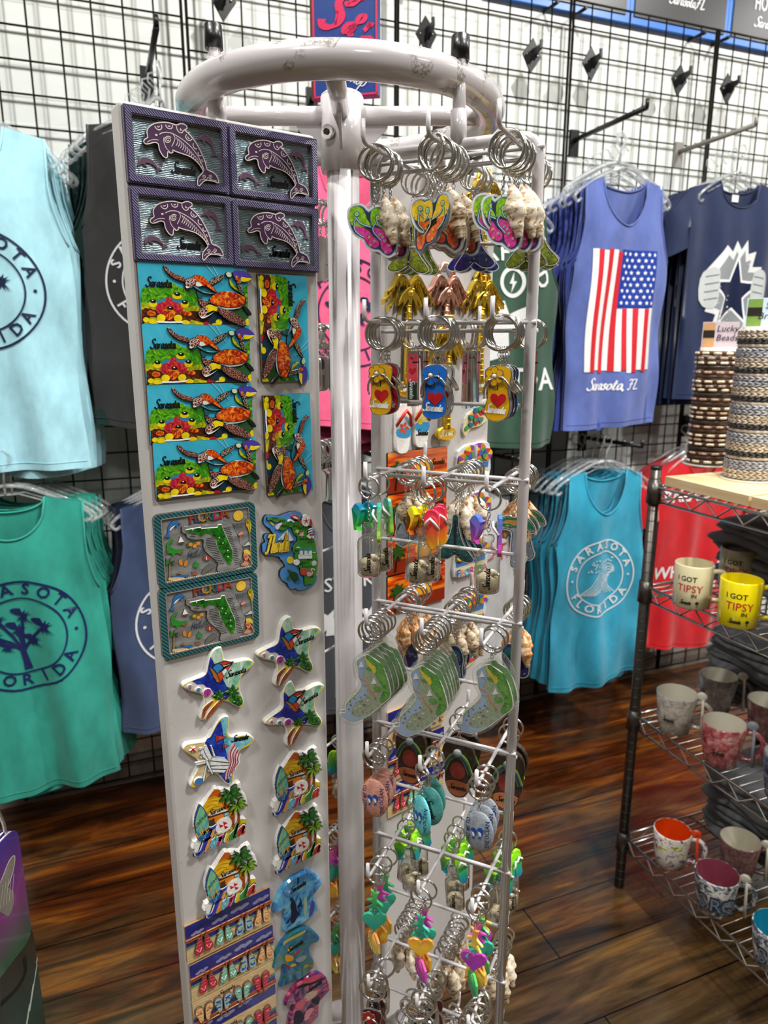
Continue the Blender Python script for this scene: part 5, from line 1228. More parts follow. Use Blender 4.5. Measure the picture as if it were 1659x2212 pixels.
# umbrella FLORIDA magnets
def umb():
    t = thing('umbrella_magnet', '', 'magnet', Matrix())
    b = MB(); b.prism(sm([(-.033, -.026), (-.034, .0), (-.030, .018), (-.015, .026), (.0, .027), (.018, .028), (.032, .024), (.035, .004), (.034, -.024), (0, -.028)], 2), 0, .005, 'c8dce0', 'eeeae4', ch=.0008); b.flat([(-.03, -.012), (.03, -.010), (.031, -.002), (-.031, -.003)], .0051, '4a7ab8'); b.flat([(-.03, -.020), (.03, -.018), (.03, -.010), (-.03, -.012)], .00512, 'e0cc98'); b.build('backing', t)
    for cx, cy, r_ in ((-.022, .006, .010), (-.008, .016, .011), (.010, .018, .011), (.025, .010, .010), (.004, .004, .009)):
        u_ = MB(); C_ = ('e8c41c', 'c83a2c', '3a5ab0', '3f9a4c', 'd8781c', '8a3a9a')
        for k in range(6): a0 = R(k * 60 + cx * 2000); u_.prism([(cx, cy)] + [(cx + r_ * cos(a0 + R(20 * j)), cy + r_ * .85 * sin(a0 + R(20 * j))) for j in range(4)], .004, .0085, C_[(k + int(cx * 1e3)) % 6])
        u_.build('parasol', t)
    for i, (c_, m) in enumerate(zip('FLORIDA', ('3a4ab0', 'e08a5a', '6ab4d0', 'c83a7a', 'e8c41c', '4aa03c', 'd8502c'))):
        g = MB()
        for bo, zz, mm in ((.055, .0070, 'f0ece4'), (.02, .0078, m)):
            vs, fs = glyphs(c_, 'CENTER', bo); g.add([(-.027 + .009 * i + a * .0118, -.026 + b_ * .0118, zz) for a, b_ in vs], fs, mm)
        g.build('raised_letter', t)
    return t
um = umb()
for i, (u, z, l) in enumerate(((.0660, 1.2850, 'topmost umbrella Florida magnet on the rear panel'), (.0670, 1.2130, 'second umbrella Florida magnet from the top'), (.0665, 1.1440, 'third umbrella Florida magnet, its FLORIDA letters in clear view'), (.0665, 1.0650, 'lowest umbrella Florida magnet on the rear panel'))):
    if i == 0: um.matrix_world = KM(u, z); um['label'] = l; um['group'] = 'umbrella Florida magnets'
    else: dup(um, KM(u, z), l, 'umbrella Florida magnets')
for i, (u, z) in enumerate(((-.034, .9150), (-.034, .8560), (-.034, .7970))): dup(fm, KM(u, z), ('flip-flop clothesline plaque on the rear panel, topmost behind the stone keychains', 'flip-flop clothesline plaque on the rear panel, middle one', 'flip-flop clothesline plaque on the rear panel, lowest one')[i], 'flip-flop clothesline plaques on the rear panel')
# parrot shaped magnet and strawberry coloured one
for i, (u, z, l) in enumerate(((.070, 1.3500, 'red and teal toucan and hibiscus magnet beside the gold opener base'), (.062, .9800, 'red and green tropical flower magnet at the right edge of the rear panel'))):
    t = thing('flower_magnet', l, 'magnet', KM(u, z, -12)); b = MB(); b.prism(sm([(-.022, -.02), (-.018, .0), (.0, .012), (.012, .026), (.028, .02), (.024, .0), (.010, -.012), (-.006, -.018), (-.014, -.03)], 3), 0, .004, 'e8d8a0', 'f0ece4'); b.build('backing', t)
    b = MB(); random.seed(5 + i)
    for k in range(22):
        x = -.016 + .036 * random.random(); y = x * .75 + random.uniform(-.012, .012); b.prism(ellp(x, y, .0045, .003, random.random() * 180, 8), .004, .0052 + .0001 * k, random.choice(('d8283c', 'e0404c', '1c8a80', '2c9a50', 'e88a3c', '1c6a8a')))
    b.build('petals', t)
# ------------------------------------------------------------------ keychains
grad('neon_blue_green', '5ae010', '0f7ab0', -.014, .012, c2='18b878'); grad('neon_green', 'b8f020', '38b8a0', -.015, .015); grad('neon_pink_yellow', 'f8c818', 'f8285a', -.018, .016, c2='f85a38')
grad('neon_yellow_orange', 'f85820', 'f8e010', -.014, .010); grad('neon_blue_pink', 'e83898', '2a78d8', -.016, .014, c2='a068d0'); grad('neon_lime_blue', '1488c0', 'a0f018', -.014, .010, c2='30c070')
grad('soft_pink', 'b838b8', 'e85aa0', -.012, .012); grad('soft_orange', 'f0a030', 'f08838', -.012, .012, c2='f0c040'); grad('soft_teal', '1c9088', '40b890', -.012, .012); grad('soft_green', '1c8870', '60d060', -.012, .012)
grad('soft_yellow', 'e8e060', 'f09050', -.012, .012); grad('soft_purple', '9838c0', 'c840b0', -.012, .012)
MAT['wh'] = paint('eceae6', .3, coat=.4, name='white_acrylic_edge')

DOLPH = [(-.0075, .0060), (-.0060, .0078), (-.0045, .0100), (-.0005, .0125), (.0035, .0110), (.0052, .0085), (.0085, .0080), (.0066, .0050), (.0060, .0010), (.0035, -.0050), (.0010, -.0085), (.0028, -.0125), (-.0005, -.0115), (-.0045, -.0130), (-.0025, -.0090), (-.0005, -.0050), (.0005, .0), (-.0010, .0020), (-.0045, -.0010), (-.0040, .0035), (-.0050, .0055)]
def ring_part(t, Rr, w=.0026, h=.0022, ph=0):
    b = MB(); yc = .0022 - (Rr - w)
    b.torus(Rr - w / 2, w, h * .5, 'chrome', 36, T(0, yc, h * .27), 6); b.torus(Rr - w / 2, w, h * .5, 'chrome', 36, T(0, yc, -h * .27), 6); b.build('key_ring', t)
    return yc - Rr + w
def chain_part(t, x, y, n, dx=0, l=.0050):
    b = MB(); b.torus(.0030, .0008, .0008, 'chrome', 10, T(x, y - .0012, 0) @ RY(90), 5); y -= .0040
    for k in range(n):
        mx = T(x + dx * k, y - .0015, 0) @ RY(90 * (k % 2)) @ RZ(0) @ Matrix.Diagonal((.62, 1, 1, 1)); b.torus(.0026, .0009, .0009, 'chrome', 10, mx, 5); y -= .0036
    b.build('chain', t); return y
def kring(name, Rr=.0165, n=4):
    t = thing(name, '', 'keychain', Matrix()); y = ring_part(t, Rr); y = chain_part(t, 0, y, n); return t, y

FFO = None
def ff_charm(t, y, c1, c2, cl, shell=None, mir=False, name='flip_flop_charm'):
    tr = Tr(PR, 115, .08, 740, 400, 10.056, 560, 640)
    mx = T(0, y, 0) @ (RY(180) if mir else Matrix())
    o = sm(tr('60,850 65,720 120,620 220,565 330,560 420,620 455,660 540,580 660,555 800,590 920,660 980,780 1005,900 1005,1100 1010,1300 1000,1450 960,1560 880,1630 790,1640 700,1580 640,1530 560,1530 470,1490 390,1420 350,1330 290,1280 200,1240 130,1150 90,1050 75,950'), 2)
    b = MB(); b.prism(o, -.0014, .0014, 'wh', 'acrylic', ch=.0003)
    for s_ in (1, -1):
        Z = .0015; F_ = T(0, 0, 0) if s_ > 0 else RY(180)
        f = (lambda p: p) if s_ > 0 else (lambda p: [(-x, y_) for x, y_ in p])
        b.flat(f(offs(o, .0019)), Z, '7f9cc8', F_); b.flat(f(offs(o, .0026)), Z + .0001, '2a3a54', F_)
        for q, m in (('92,830 110,730 170,660 260,628 350,680 400,780 430,880 500,1000 400,1040 210,1050 130,980 95,900', c1), ('490,830 500,720 560,650 680,645 800,685 870,790 885,900 880,1050 850,1110 720,1070 600,985 510,1000', c1),
                     ('190,1050 300,1040 420,1080 500,1150 560,1230 640,1300 650,1400 600,1450 540,1440 450,1400 400,1300 330,1200 230,1160', c2), ('560,1030 700,1070 840,1110 870,1200 910,1350 900,1480 840,1560 770,1540 700,1450 680,1330 620,1250 570,1150', c2)):
            Z += .00004; b.flat(f(sm(tr(q), 2)), Z + .0001, m, F_)
        for x, yy, r_ in ((240, 790, 60), (625, 830, 68)):
            for k, m in enumerate(('1c8a80', 'b8e0a8', 'd8902c')): b.flat(f(ellp(*tr(x, yy), r_ * (1 - .33 * k) / 24500, r_ * (1 - .33 * k) / 24500, 0, 10)), Z + .0002 + .00003 * k, m, F_)
        for q in ('215,850 300,965 420,1010 510,1035', '215,880 200,1010 205,1100 280,1190 375,1245', '600,880 650,985 780,1045 860,1130 895,1260', '580,960 535,1050 570,1160 700,1290'):
            b.stroke(f(sm(tr(q), 2, False)), .0017, 0, Z + .0003, cl, mx=F_, top=True); b.stroke(f(sm(tr(q), 2, False)), .0005, 0, Z + .00035, 'e8eef4', mx=F_, top=True)
        for x, yy in ((670, 1170), (720, 1220), (840, 1380), (760, 1290), (470, 1240), (570, 1310), (500, 1400), (780, 1520), (800, 870), (750, 1010), (140, 930)):
            b.flat(f(ellp(*tr(x, yy), .0011, .0011, 0, 8)), Z + .00032, ('f0b0c8', 'a8d870', 'f0d868')[x % 3], F_); b.flat(f(ellp(*tr(x, yy), .0005, .0005, 0, 6)), Z + .00036, '2a8a60', F_)
        for k in range(7): b.flat(f(tr([(700 + 38 * k, 665 + 30 * k), (725 + 38 * k, 680 + 34 * k), (700 + 36 * k, 700 + 30 * k)])), Z + .0003, 'f0ecc0', F_)
    b.build(name, t, mx @ Matrix.Scale(1.1, 4))
def spiral_shell(t, x, y, z, L, r, m, rx=0, rz=0, name='sea_shell'):
    prof = []; n = 22
    for i in range(n + 1):
        k = i / n; w = r * (sin(pi * min(1, k * 1.02)) ** .8 if k > .38 else (.35 + .65 * (k / .38)) * .95 * sin(pi * .38) ** .8)
        wv = 1 + .07 * sin(k * 38) * (1 if k < .5 else .3); prof.append((max(.0004, w * wv * (1 if k < .97 else .5)), -L + L * k))
    b = MB(); b.lathe(prof, m, 18, fn=lambda a, yy, i: 1 + .10 * sin(a * 1 + yy * 420) + .05 * sin(a * 9), sz=.85); b.build(name, t, T(x, y, z) @ RX(rx) @ RZ(rz))
def kc_ff(name, c1, c2, cl, shell=None, mir=False):
    t, y = kring('flip_flop_keychain', .0165, 6); ff_charm(t, y, c1, c2, cl, mir=mir)
    if shell: spiral_shell(t, .009, y + .012, .006, .046, .0088, shell, 0, 14)
    return t

def enamel(c, c2=None, fl=None):
    t = thing('enamel_flip_flop_keychain', '', 'keychain', Matrix()); y = ring_part(t, .0168, .0030); y = chain_part(t, 0, y, 3)
    tr = Tr(PR, 115, .078, 780, 640, 4.1475, 170, 655)
    o = sm(tr('65,720 75,690 110,665 170,655 230,665 270,700 275,760 262,830 258,900 272,960 275,1040 255,1110 210,1140 150,1145 100,1120 78,1060 80,1000 95,940 90,870 72,800'), 2)
    b = MB(); b.prism(o, -.001, .0010, 'chrome', ch=.0003); b.prism(offs(o, .0008), .0009, .0012, c); b.build('enamel_sole', t, T(0, y, 0))
    b = MB(); b.prism(heartp(*tr(180, 955), .0150), .0011, .0019, 'c81c24'); b.stroke([*tr([(172, 828), (172, 872)])], .0009, 0, .0016, '3a2c10', top=True)
    x, y_ = tr(80, 1062); b.brush('Sarasota', x, y_, .0080, 'f8f4ec', .0016, rot=-3, w=.14, fit=.0198); b.build('heart_and_lettering', t, T(0, y, 0))
    b = MB()
    for q in ('155,765 100,790 72,860 70,945', '155,765 210,760 260,830 310,900 322,945'): b.tube([(x, y_, z) for (x, y_), z in zip(sm(tr(q), 2, False), (.0025, .0045, .006, .006, .0055, .004, .0012))], .0011, 'chrome', 6)
    b.build('strap', t, T(0, y, 0))
    b = MB(); cx, cy = tr(143, 752)
    for k in range(6):
        a = R(k * 60 + 30); b.prism(ellp(cx + .0056 * cos(a), cy + .0056 * sin(a), .0036, .0036, 0, 12), .0030, .0046, 'chrome'); b.flat(ellp(cx + .0056 * cos(a), cy + .0056 * sin(a), .0029, .0029, 0, 12), .0048, fl or c)
    b.ball((cx, cy, .0048), .0024, 'beadw', 8, sz=.5); b.build('flower', t, T(0, y, 0)); return t

def clipper(c1, c2):
    t = thing('nail_clipper_keychain', '', 'keychain', Matrix()); y = ring_part(t, .0162, .0026); y = chain_part(t, 0, y, 0)
    b = MB(); b.box(0, y - .030, 0, .0115, .060, .0018, 'chrome'); b.box(0, y - .030, -.004, .0110, .058, .0012, 'chrome', RX(2)); b.tube([(0, y - .006, -.006), (0, y - .006, .002)], .0018, 'chrome', 8); b.build('lever', t)
    b = MB(); b.box(0, y - .018, .0011, .0098, .030, .0006, c1); b.box(0, y - .045, .0011, .0098, .022, .0006, c2); b.prism(heartp(0, y - .021, .0085), .0013, .0018, 'c01c28', 'f4f0ec'); b.text('I', 0, y - .012, .007, '101010', .0016, rot=-90, bold=.03)
    b.brush('Sarasota', -.003, y - .030, .0055, 'f0f0f0', .0016, rot=-90, w=.13, fit=.022); b.build('printed_face', t); return t

def bottle(cd_, cf, letters=True, slip=True, fy=55):
    t = thing('sand_bottle_keychain', '', 'keychain', Matrix()); y = ring_part(t, .0122, .0018); y = chain_part(t, 0, y, 5); y0 = y - .003
    SB = T(0, y0, 0) @ Matrix.Scale(1.18, 4)
    prof = [(.0001, -.048), (.0088, -.048), (.0102, -.0465), (.0102, -.018), (.0096, -.0155), (.0060, -.0125), (.0034, -.0105), (.0032, -.0065), (.0046, -.0055), (.0052, -.0030), (.0044, -.0005), (.0001, 0)]
    b = MB(); b.lathe(prof, 'glass', 24, SB); b.build('glass_bottle', t)
    b = MB(); b.lathe([(.0001, -.0466), (.0084, -.0464), (.0091, -.045), (.0091, -.0355), (.0060, -.0335), (.0001, -.0320)], 'sand', 18, SB, fn=lambda a, yy, i: 1 + (.05 * sin(a * 3) if i > 2 else 0)); b.build('sand', t)
    spiral_shell(t, .001, y0 - .034, .002, .012, .0036, 'shellw', 20, 70, 'tiny_shell')
    if letters:
        b = MB(); b.brush('Sarasota', 0, 0, .0058, '101010', 0, rot=90, w=.13, fit=.018, sh=.2)
        b.warp(lambda p: (.0104 * sin(p[0] / .0104 + .62), p[1], .0104 * cos(p[0] / .0104 + .62))); b.build('lettering', t, T(0, y0, 0) @ Matrix.Scale(1.18, 4) @ T(0, -.043, 0))
    b = MB(); b.prism(sm(DOLPH, 2), -.0022, .0022, cd_, ch=.0009)
    b.build('mini_dolphin', t, T(-.0105, y + .002, .004) @ RY(-20) @ Matrix.Scale(1.15, 4))
    if slip:
        b = MB(); b.prism(sm([(-.0052, .013), (0, .016), (.0052, .013), (.0058, .004), (.0045, -.006), (.0045, -.012), (0, -.0155), (-.0045, -.012), (-.0045, -.006), (-.0058, .004)], 2), -.0014, .0014, cf, ch=.0004)
        b.tube([(-.0055, .001, .001), (-.003, .007, .005), (0, .010, .0045), (.003, .007, .005), (.0055, .001, .001)], .0011, 'wh', 6); b.build('mini_flip_flop', t, T(.0095, y - .004, -.004) @ RY(fy) @ RZ(8) @ Matrix.Scale(1.3, 4))
    return t

def gator_kc():
    t = thing('alligator_state_keychain', '', 'keychain', Matrix()); y = ring_part(t, .0138, .0020); y = chain_part(t, 0, y, 1)
    tr = Tr(PR, 115, .08, 730, 1380, 4.533, 322, 115)
    o = sm(tr('15,740 35,700 70,690 90,625 150,560 210,480 218,440 182,380 162,280 170,215 230,165 285,145 300,105 345,90 395,110 440,170 485,250 525,380 545,500 550,600 520,645 460,685 350,795 250,842 180,870 110,850 35,790'), 2)
    b = MB(); b.prism(o, -.0014, .0014, 'acrylic', 'acrylic', ch=.0003); b.build('clear_plate', t, T(0, y, 0))
    b = MB(); i_ = sm(tr('35,745 90,740 95,650 150,590 215,525 245,460 215,400 205,300 190,240 240,190 295,170 350,200 420,250 470,330 510,430 535,540 530,600 470,655 350,760 250,820 170,845 100,820'), 2)
    b.prism(i_, -.0004, .0004, 'f0eee8')
    for s_ in (1, -1):
        F_ = Matrix() if s_ > 0 else RY(180); f = (lambda p: p) if s_ > 0 else (lambda p: [(-x, y_) for x, y_ in p])
        b.flat(f(offs(i_, .0008)), .00045, 'artpic', F_)
        for k, (q, m) in enumerate((('60,750 95,745 110,680 160,610 230,540 255,480 300,520 290,600 200,640 150,760 250,790 340,740 250,810 150,835 90,800', 'a8bcdc'), ('210,230 270,200 285,300 260,380 300,470 250,460 230,390', '9cb4d8'),
                ('290,175 330,180 365,215 400,240 440,262 475,340 505,450 525,550 500,615 445,650 425,610 455,540 440,470 400,420 370,350 320,330 290,300 330,290 310,240', 'gator'), ('275,195 310,225 350,270 382,290 388,345 362,355 345,315 310,275', 'e8cc20'),
                ('380,480 430,490 440,530 400,540 365,510', 'gator'))): b.flat(f(sm(tr(q), 2)), .0006 + .0001 * k, m, F_)
        b.stroke(f(sm(tr('235,400 290,430 310,480 350,540 400,600'), 2, False)), .0013, 0, .0012, 'e08850', mx=F_, top=True)
        random.seed(9)
        for k in range(26):
            x, yy = 130 + random.random() * 270, 560 + random.random() * 190
            if yy - 560 > (400 - x) * .9 + 60: continue
            b.flat(f(ellp(*tr(x, yy), .0014, .0007, random.random() * 180, 6)), .0011 + k * .00001, random.choice(('3a7a3a', '4a6a9a', 'd88060', '2a3a2a', 'f0f0e8', '78b858', '6a4a5a')), F_)
        for x, yy in ((370, 440), (245, 275)): b.flat(f(tr([(x, yy - 45), (x + 28, yy + 15), (x - 25, yy + 20)])), .0013, 'f4f0ec', F_)
    b.build('printed_map', t, T(0, y, 0)); return t

def stone(m, n=2):
    t = thing('stone_keychain', '', 'keychain', Matrix()); y = ring_part(t, .0135, .0020); y = chain_part(t, 0, y, 3)
    b = MB(); b.ball((0, -.0235, 0), 1, m, 26, sx=.0165, sy=.0240, sz=.0042); b.build('pebble', t, T(0, y, 0))
    fz = lambda p: (p[0], p[1], .0042 * math.sqrt(max(.02, 1 - (p[0] / .0165) ** 2 - ((p[1] + .0235) / .0240) ** 2)) + .0003)
    b = MB(); b.text('TAKE ME TO', -.0085, -.0235, .0046, '203468', 0, rot=90, bold=.015, sx=.82); b.text('THE OCEAN', .0122, -.0240, .0046, '203468', 0, rot=90, bold=.015, sx=.9)
    for dx, dy in ((-.0042, -.0245), (.0030, -.0225)):
        b.flat(sm([(dx + x * .52, dy + y * .55) for x, y in DOLPH], 2), .0002, '2050a0'); b.flat(sm([(dx - .0022, dy + .0018), (dx + .0006, dy + .001), (dx + .0014, dy - .0022), (dx - .0002, dy - .0034)], 2), .0004, 'e8f0f8')
    b.warp(lambda p: (p[0], p[1], fz(p)[2] + p[2])); b.build('lettering', t, T(0, y, 0)); return t
def stone_plain(m):
    t = thing('stone_keychain', '', 'keychain', Matrix()); y = ring_part(t, .0135, .0020); y = chain_part(t, 0, y, 3)
    b = MB(); b.ball((0, -.0235, 0), 1, m, 26, sx=.0165, sy=.0240, sz=.0042); b.build('pebble', t, T(0, y, 0))
    b = MB(); b.brush('Sarasota', -.003, -.012, .0075, '10181c', 0, rot=-75, w=.14, fit=.026)
    b.warp(lambda p: (p[0], p[1], .0042 * math.sqrt(max(.02, 1 - (p[0] / .0165) ** 2 - ((p[1] + .0235) / .0240) ** 2)) + .0004)); b.build('lettering', t, T(0, y, 0)); return t

def strand(cs):
    t = thing('sea_life_strand_keychain', '', 'keychain', Matrix()); y = ring_part(t, .0140, .0018); y = chain_part(t, 0, y, 2)
    fish = sm([(-.0045, .011), (0, .009), (.0045, .011), (.003, .006), (.0025, .001), (.008, -.002), (.009, -.004), (.0035, -.003), (.003, -.006), (.0075, -.011), (.003, -.0105), (0, -.009), (-.003, -.0105), (-.0075, -.011), (-.003, -.006), (-.0035, -.003), (-.009, -.004), (-.008, -.002), (-.0025, .001), (-.003, .006)], 2)
    heart = heartp(0, 0, .0250); scal = [((.0115 + .0009 * cos(k * pi)) * cos(R(20 + 140 * k / 16)), -.004 - 0 + (.0115 + .0009 * cos(k * pi)) * -sin(R(20 + 140 * k / 16)) * 1.0 + .004) for k in range(17)]
    scal = [((.0122 + (.0008 if k % 2 else -.0004)) * cos(R(-25 - 130 * k / 18)) * .95, (.0122 + (.0008 if k % 2 else -.0004)) * sin(R(-25 - 130 * k / 18))) for k in range(19)] + [(-.0095, .004), (-.003, .010), (.003, .010), (.0095, .004)]
    yy = y - .013
    for nm, o, m, h_, r_ in (('dolphin_bead', fish, cs[0], .024, 0), ('heart_bead', heart, cs[1], .0245, 25), ('scallop_bead', scal, cs[2], 0, -30)):
        b = MB(); b.prism(o, -.0012, .0012, m, ch=.0004)
        if nm == 'scallop_bead':
            for k in range(7): b.tube([(0, .009, .0011), (.0115 * cos(R(-30 - 20 * k)), .0115 * sin(R(-30 - 20 * k)), .0011)], .0005, m, 4)
        b.torus(.0018, .0006, .0006, 'chrome', 8, T(0, .0115, 0) @ RY(90), 4); b.build(nm, t, T(0, yy, 0) @ RY(r_) @ Matrix.Scale(1.2, 4)); yy -= h_ * 1.2
    return t

def shell_kc(m, n=3, L=.040, r=.0092, R_=.0140, extra=None):
    t = thing('sea_shell_keychain', '', 'keychain', Matrix()); y = ring_part(t, R_, .0020); y = chain_part(t, 0, y, n)
    for k in range(2): spiral_shell(t, -.004 + .010 * k, y + .002 - .004 * k, .002 - .006 * k, L, r * (1 - .1 * k), m, 0, -8 + 20 * k)
    return t
def acr(name, o, art, shapes, cat='keychain', R_=.0140, n=6, edge='wh'):
    t = thing(name, '', cat, Matrix()); y = ring_part(t, R_, .0020); y = chain_part(t, 0, y, n); o = sm(pp_(o), 3)
    b = MB(); b.prism(o, -.0013, .0013, edge, 'acrylic', ch=.0003)
    for s_ in (1, -1):
        F_ = Matrix() if s_ > 0 else RY(180); f = (lambda p: p) if s_ > 0 else (lambda p: [(-x, y_) for x, y_ in p])
        b.flat(f(offs(o, .0012)), .0014, '26402a' if 'g' in art else '1c2440', F_); b.flat(f(offs(o, .0019)), .0015, art, F_)
        for k, (q, m) in enumerate(shapes): b.flat(f(sm(pp_(q), 2)), .0016 + .00004 * k, m, F_)
        random.seed(4)
        for k in range(14): x, yy = random.choice(o); b.flat(f(ellp(x * .6, -.034 + (yy + .034) * .66, .0008, .0008, 0, 6)), .0018, ('3a5a8a', '8ab858', 'c8d8e8')[k % 3], F_)
    b.build(name.replace('_keychain', '_charm'), t, T(0, y, 0)); return t
def pp_(s_): return [(a / 1000, b_ / 1000) for a, b_ in pp(s_)]
TAIL = '0,0 4,-3 5,-14 8,-26 13,-36 20,-44 23,-50 18,-54 9,-53 3,-49 0,-47 -3,-49 -9,-53 -18,-54 -23,-50 -20,-44 -13,-36 -8,-26 -5,-14 -4,-3'
SAND = '0,0 6,-2 10,-8 11,-18 9,-28 10,-38 7,-46 0,-49 -7,-46 -10,-38 -9,-28 -11,-18 -10,-8 -6,-2'
PALM = '0,0 8,2 16,-1 22,-8 24,-16 18,-18 14,-14 8,-15 6,-18 7,-30 10,-44 12,-52 7,-58 -2,-56 -3,-44 -3,-30 -3,-18 -6,-16 -12,-15 -17,-20 -23,-16 -21,-8 -14,-1 -7,2'
def tail(art): return acr('fin_shaped_keychain', TAIL, art, [('-2,-10 0,-8 2,-10 1,-44 -1,-44', '2a3050')])
def sandal(art): return acr('sandal_shaped_keychain', SAND, art, [('-7,-10 0,-5 7,-10 6,-16 -6,-16', '2c6a6a'), ('-1,-14 1,-14 7,-28 5,-29 0,-18 -5,-29 -7,-28', '1c5048')])
def palmk(): return acr('palm_shaped_keychain', PALM, 'artgy', [('0,-2 10,-1 19,-8 21,-14 12,-11 4,-13 0,-12 -4,-13 -12,-11 -20,-14 -18,-8 -9,-1', '2a7a4a'), ('0,-4 8,-4 14,-8 5,-8 0,-10 -5,-8 -13,-8 -8,-4', 'c88848'), ('0,-16 3,-16 4,-32 8,-50 3,-54 0,-52', '8890a0')])
def wood_slipper():
    t = thing('wooden_slipper_keychain', '', 'keychain', Matrix()); y = ring_part(t, .0130, .0018)
    b = MB()
    for x in (-.004, .004): b.tube([(0, y, 0), (x, y - .014, 0)], .0005, 'beachw', 5)
    b.build('cord', t); y -= .012
    b = MB(); b.prism(sm([(-.016, -.004), (0, .004), (.016, -.004), (.021, -.022), (.017, -.042), (.016, -.060), (.010, -.074), (0, -.078), (-.010, -.074), (-.016, -.060), (-.017, -.042), (-.021, -.022)], 3), -.003, .003, 'blackwood', ch=.001); b.build('wooden_sole', t, T(0, y, 0))
    b = MB(); b.prism(sm([(-.0145, -.058), (0, -.054), (.0145, -.058), (.0095, -.071), (0, -.075), (-.0095, -.071)], 3), .0025, .0038, 'c07048'); b.brush('Sarasota', -.011, -.0655, .0070, '14100c', .0041, w=.14, fit=.023)
    for s_ in (-1, 1): b.stroke(sm([(0, -.016), (s_ * .010, -.024), (s_ * .0165, -.040)], 4, False), .0060, .0025, .0060, '6a8a3a'); b.stroke(sm([(0, -.016), (s_ * .010, -.024), (s_ * .0165, -.040)], 4, False), .0024, .0025, .0070, '2c3a5a')
    b.ball((0, -.015, .005), .0055, 'stoneg', 12, sz=.6); b.flat(ellp(0, -.040, .010, .012), .0033, 'a03c34'); b.build('painted_trim', t, T(0, y, 0)); return t
def tag_kc(c):
    t = thing('metal_tag_keychain', '', 'keychain', Matrix()); y = ring_part(t, .0160, .0026); y = chain_part(t, 0, y, 3)
    b = MB(); b.prism(rrect(.013, .034, .005, 4), -.001, .001, 'chrome', ch=.0003, mx=T(0, -.018, 0)); b.brush('Sarasota', .002, -.031, .0070, '101010', .0012, rot=90, w=.13, fit=.026); b.build('pebble_tag', t, T(0, y, .002))
    b = MB(); b.prism(ellp(0, 0, .0115, .0115, 0, 22), -.001, .001, 'chrome', ch=.0003); b.flat(ellp(0, 0, .0098, .0098, 0, 20), .0012, c); b.flat(ellp(0, 0, .004, .005), .0013, 'd8b868')
    for k in range(5): b.flat(ellp(.0055 * cos(R(72 * k + 90)), .0058 * sin(R(72 * k + 90)), .0022, .0014, 72 * k + 90, 8), .0013, 'd8b868')
    b.build('turtle_badge', t, T(.003, y - .044, -.001)); return t
def opener_kc():
    t = thing('bottle_opener_keychain', '', 'keychain', Matrix()); y = ring_part(t, .0165, .0028); y = chain_part(t, 0, y, 2)
    b = MB(); o = rrect(.018, .046, .008, 4); i_ = rrect(.010, .014, .004, 4); b.prism(o, -.0015, .0015, 'chrome', ch=.0004, mx=T(0, -.024, 0)); b.flat(i_, .0017, '2a2826', T(0, -.012, 0)); b.box(0, -.034, .0016, .010, .016, .0006, 'steel'); b.build('opener_plate', t, T(0, y, 0)); return t

ROWN = ['top', 'second', 'third', 'fourth', 'fifth', 'sixth', 'seventh', 'eighth']; COLN = ['left', 'middle', 'right']
HF = {'f': fr(PR, 115), 'b': fr(PG, 123)}; POS = ['first', 'second', 'third', 'fourth', 'fifth', 'sixth', 'seventh', 'eighth']; used = set()
def hang(protos, desc, row, colm, side, n, start=.073, step=.0085, yaw=(-18, 18), panel='f', roll=5, group='keychains on the wire hooks', seq=None, dz=0):
    random.seed(row * 100 + colm * 10 + (side > 0) + len(desc))
    for i in range(n):
        k = i % len(protos); p = protos[k]; d = desc[k] if isinstance(desc, list) else desc
        nz = side * (start - step * i - random.uniform(0, .0015)); a = 7 + (random.uniform(*yaw) if seq is None else seq[i % len(seq)])
        mx = HF[panel] @ T(HU[colm], HZ[row], nz) @ RY(a) @ RZ(random.uniform(-roll, roll))
        l = '%s, %s from tip, %s %s hook, %s row%s' % (d, POS[i], COLN[colm], 'front' if side > 0 else 'rear', ROWN[row], '' if panel == 'f' else ' far panel')
        if n == 1: l = l.replace('first from tip, ', 'alone on ')
        if p.name in used: dup(p, mx, l, group)
        else: p.matrix_world = mx; p['label'] = l; p['group'] = group; used.add(p.name)

G1 = 'flip-flop charm keychains, top row'
fpa = kc_ff('', 'artg', 'artff', '3a6a9a'); fpb = kc_ff('', 'artg', 'artff', '3a6a9a', 'shellw'); foa = kc_ff('', 'arty', 'arto', '5a7a3a', mir=True); fob = kc_ff('', 'arty', 'arto', '5a7a3a', 'shellb')
hang([fpa], 'purple and green flip-flop charm keychain', 0, 0, 1, 1, .056, group=G1, seq=[14], roll=1)
hang([fpb], 'purple flip-flop charm keychain with brown shell', 0, 0, 1, 4, .0480, .0080, seq=[-8, 24, 4, -24], group=G1, dz=1)
_q = MB(); _q.brush('Sarasota', -.012, -.018, .0078, '14140c', .0020, rot=22, w=.14, fit=.024); _q.build('lettering', foa, T(0, -.062, 0))
hang([foa], 'orange and yellow flip-flop charm keychain', 0, 1, 1, 1, .072, group=G1, seq=[-34], roll=1)
hang([fob], 'orange flip-flop charm keychain with shell', 0, 1, 1, 6, .0640, .0085, seq=[22, -4, 30, -14, 12, 2], group=G1)
hang([fpb], 'purple flip-flop charm keychain with white shell', 0, 2, 1, 5, .052, .0085, seq=[-4, 26, 14, 32, -10], group=G1)
for c_, a_, d_ in ((0, 'artgd', 'olive green fin shaped keychain'), (1, 'artbl', 'dark blue fin shaped keychain'), (2, 'artgd', 'yellow green fin shaped keychain')):
    hang([tail(a_)], d_, 0, c_, -1, 4, .070, .010, (-30, 30), group='fin shaped keychains behind the top row')
ey, er, ek, eb, es = enamel('e0a810'), enamel('b01828'), enamel('14161c'), enamel('1468c8'), enamel('a8a8a8', fl='181818')
enb = enamel('182a68')
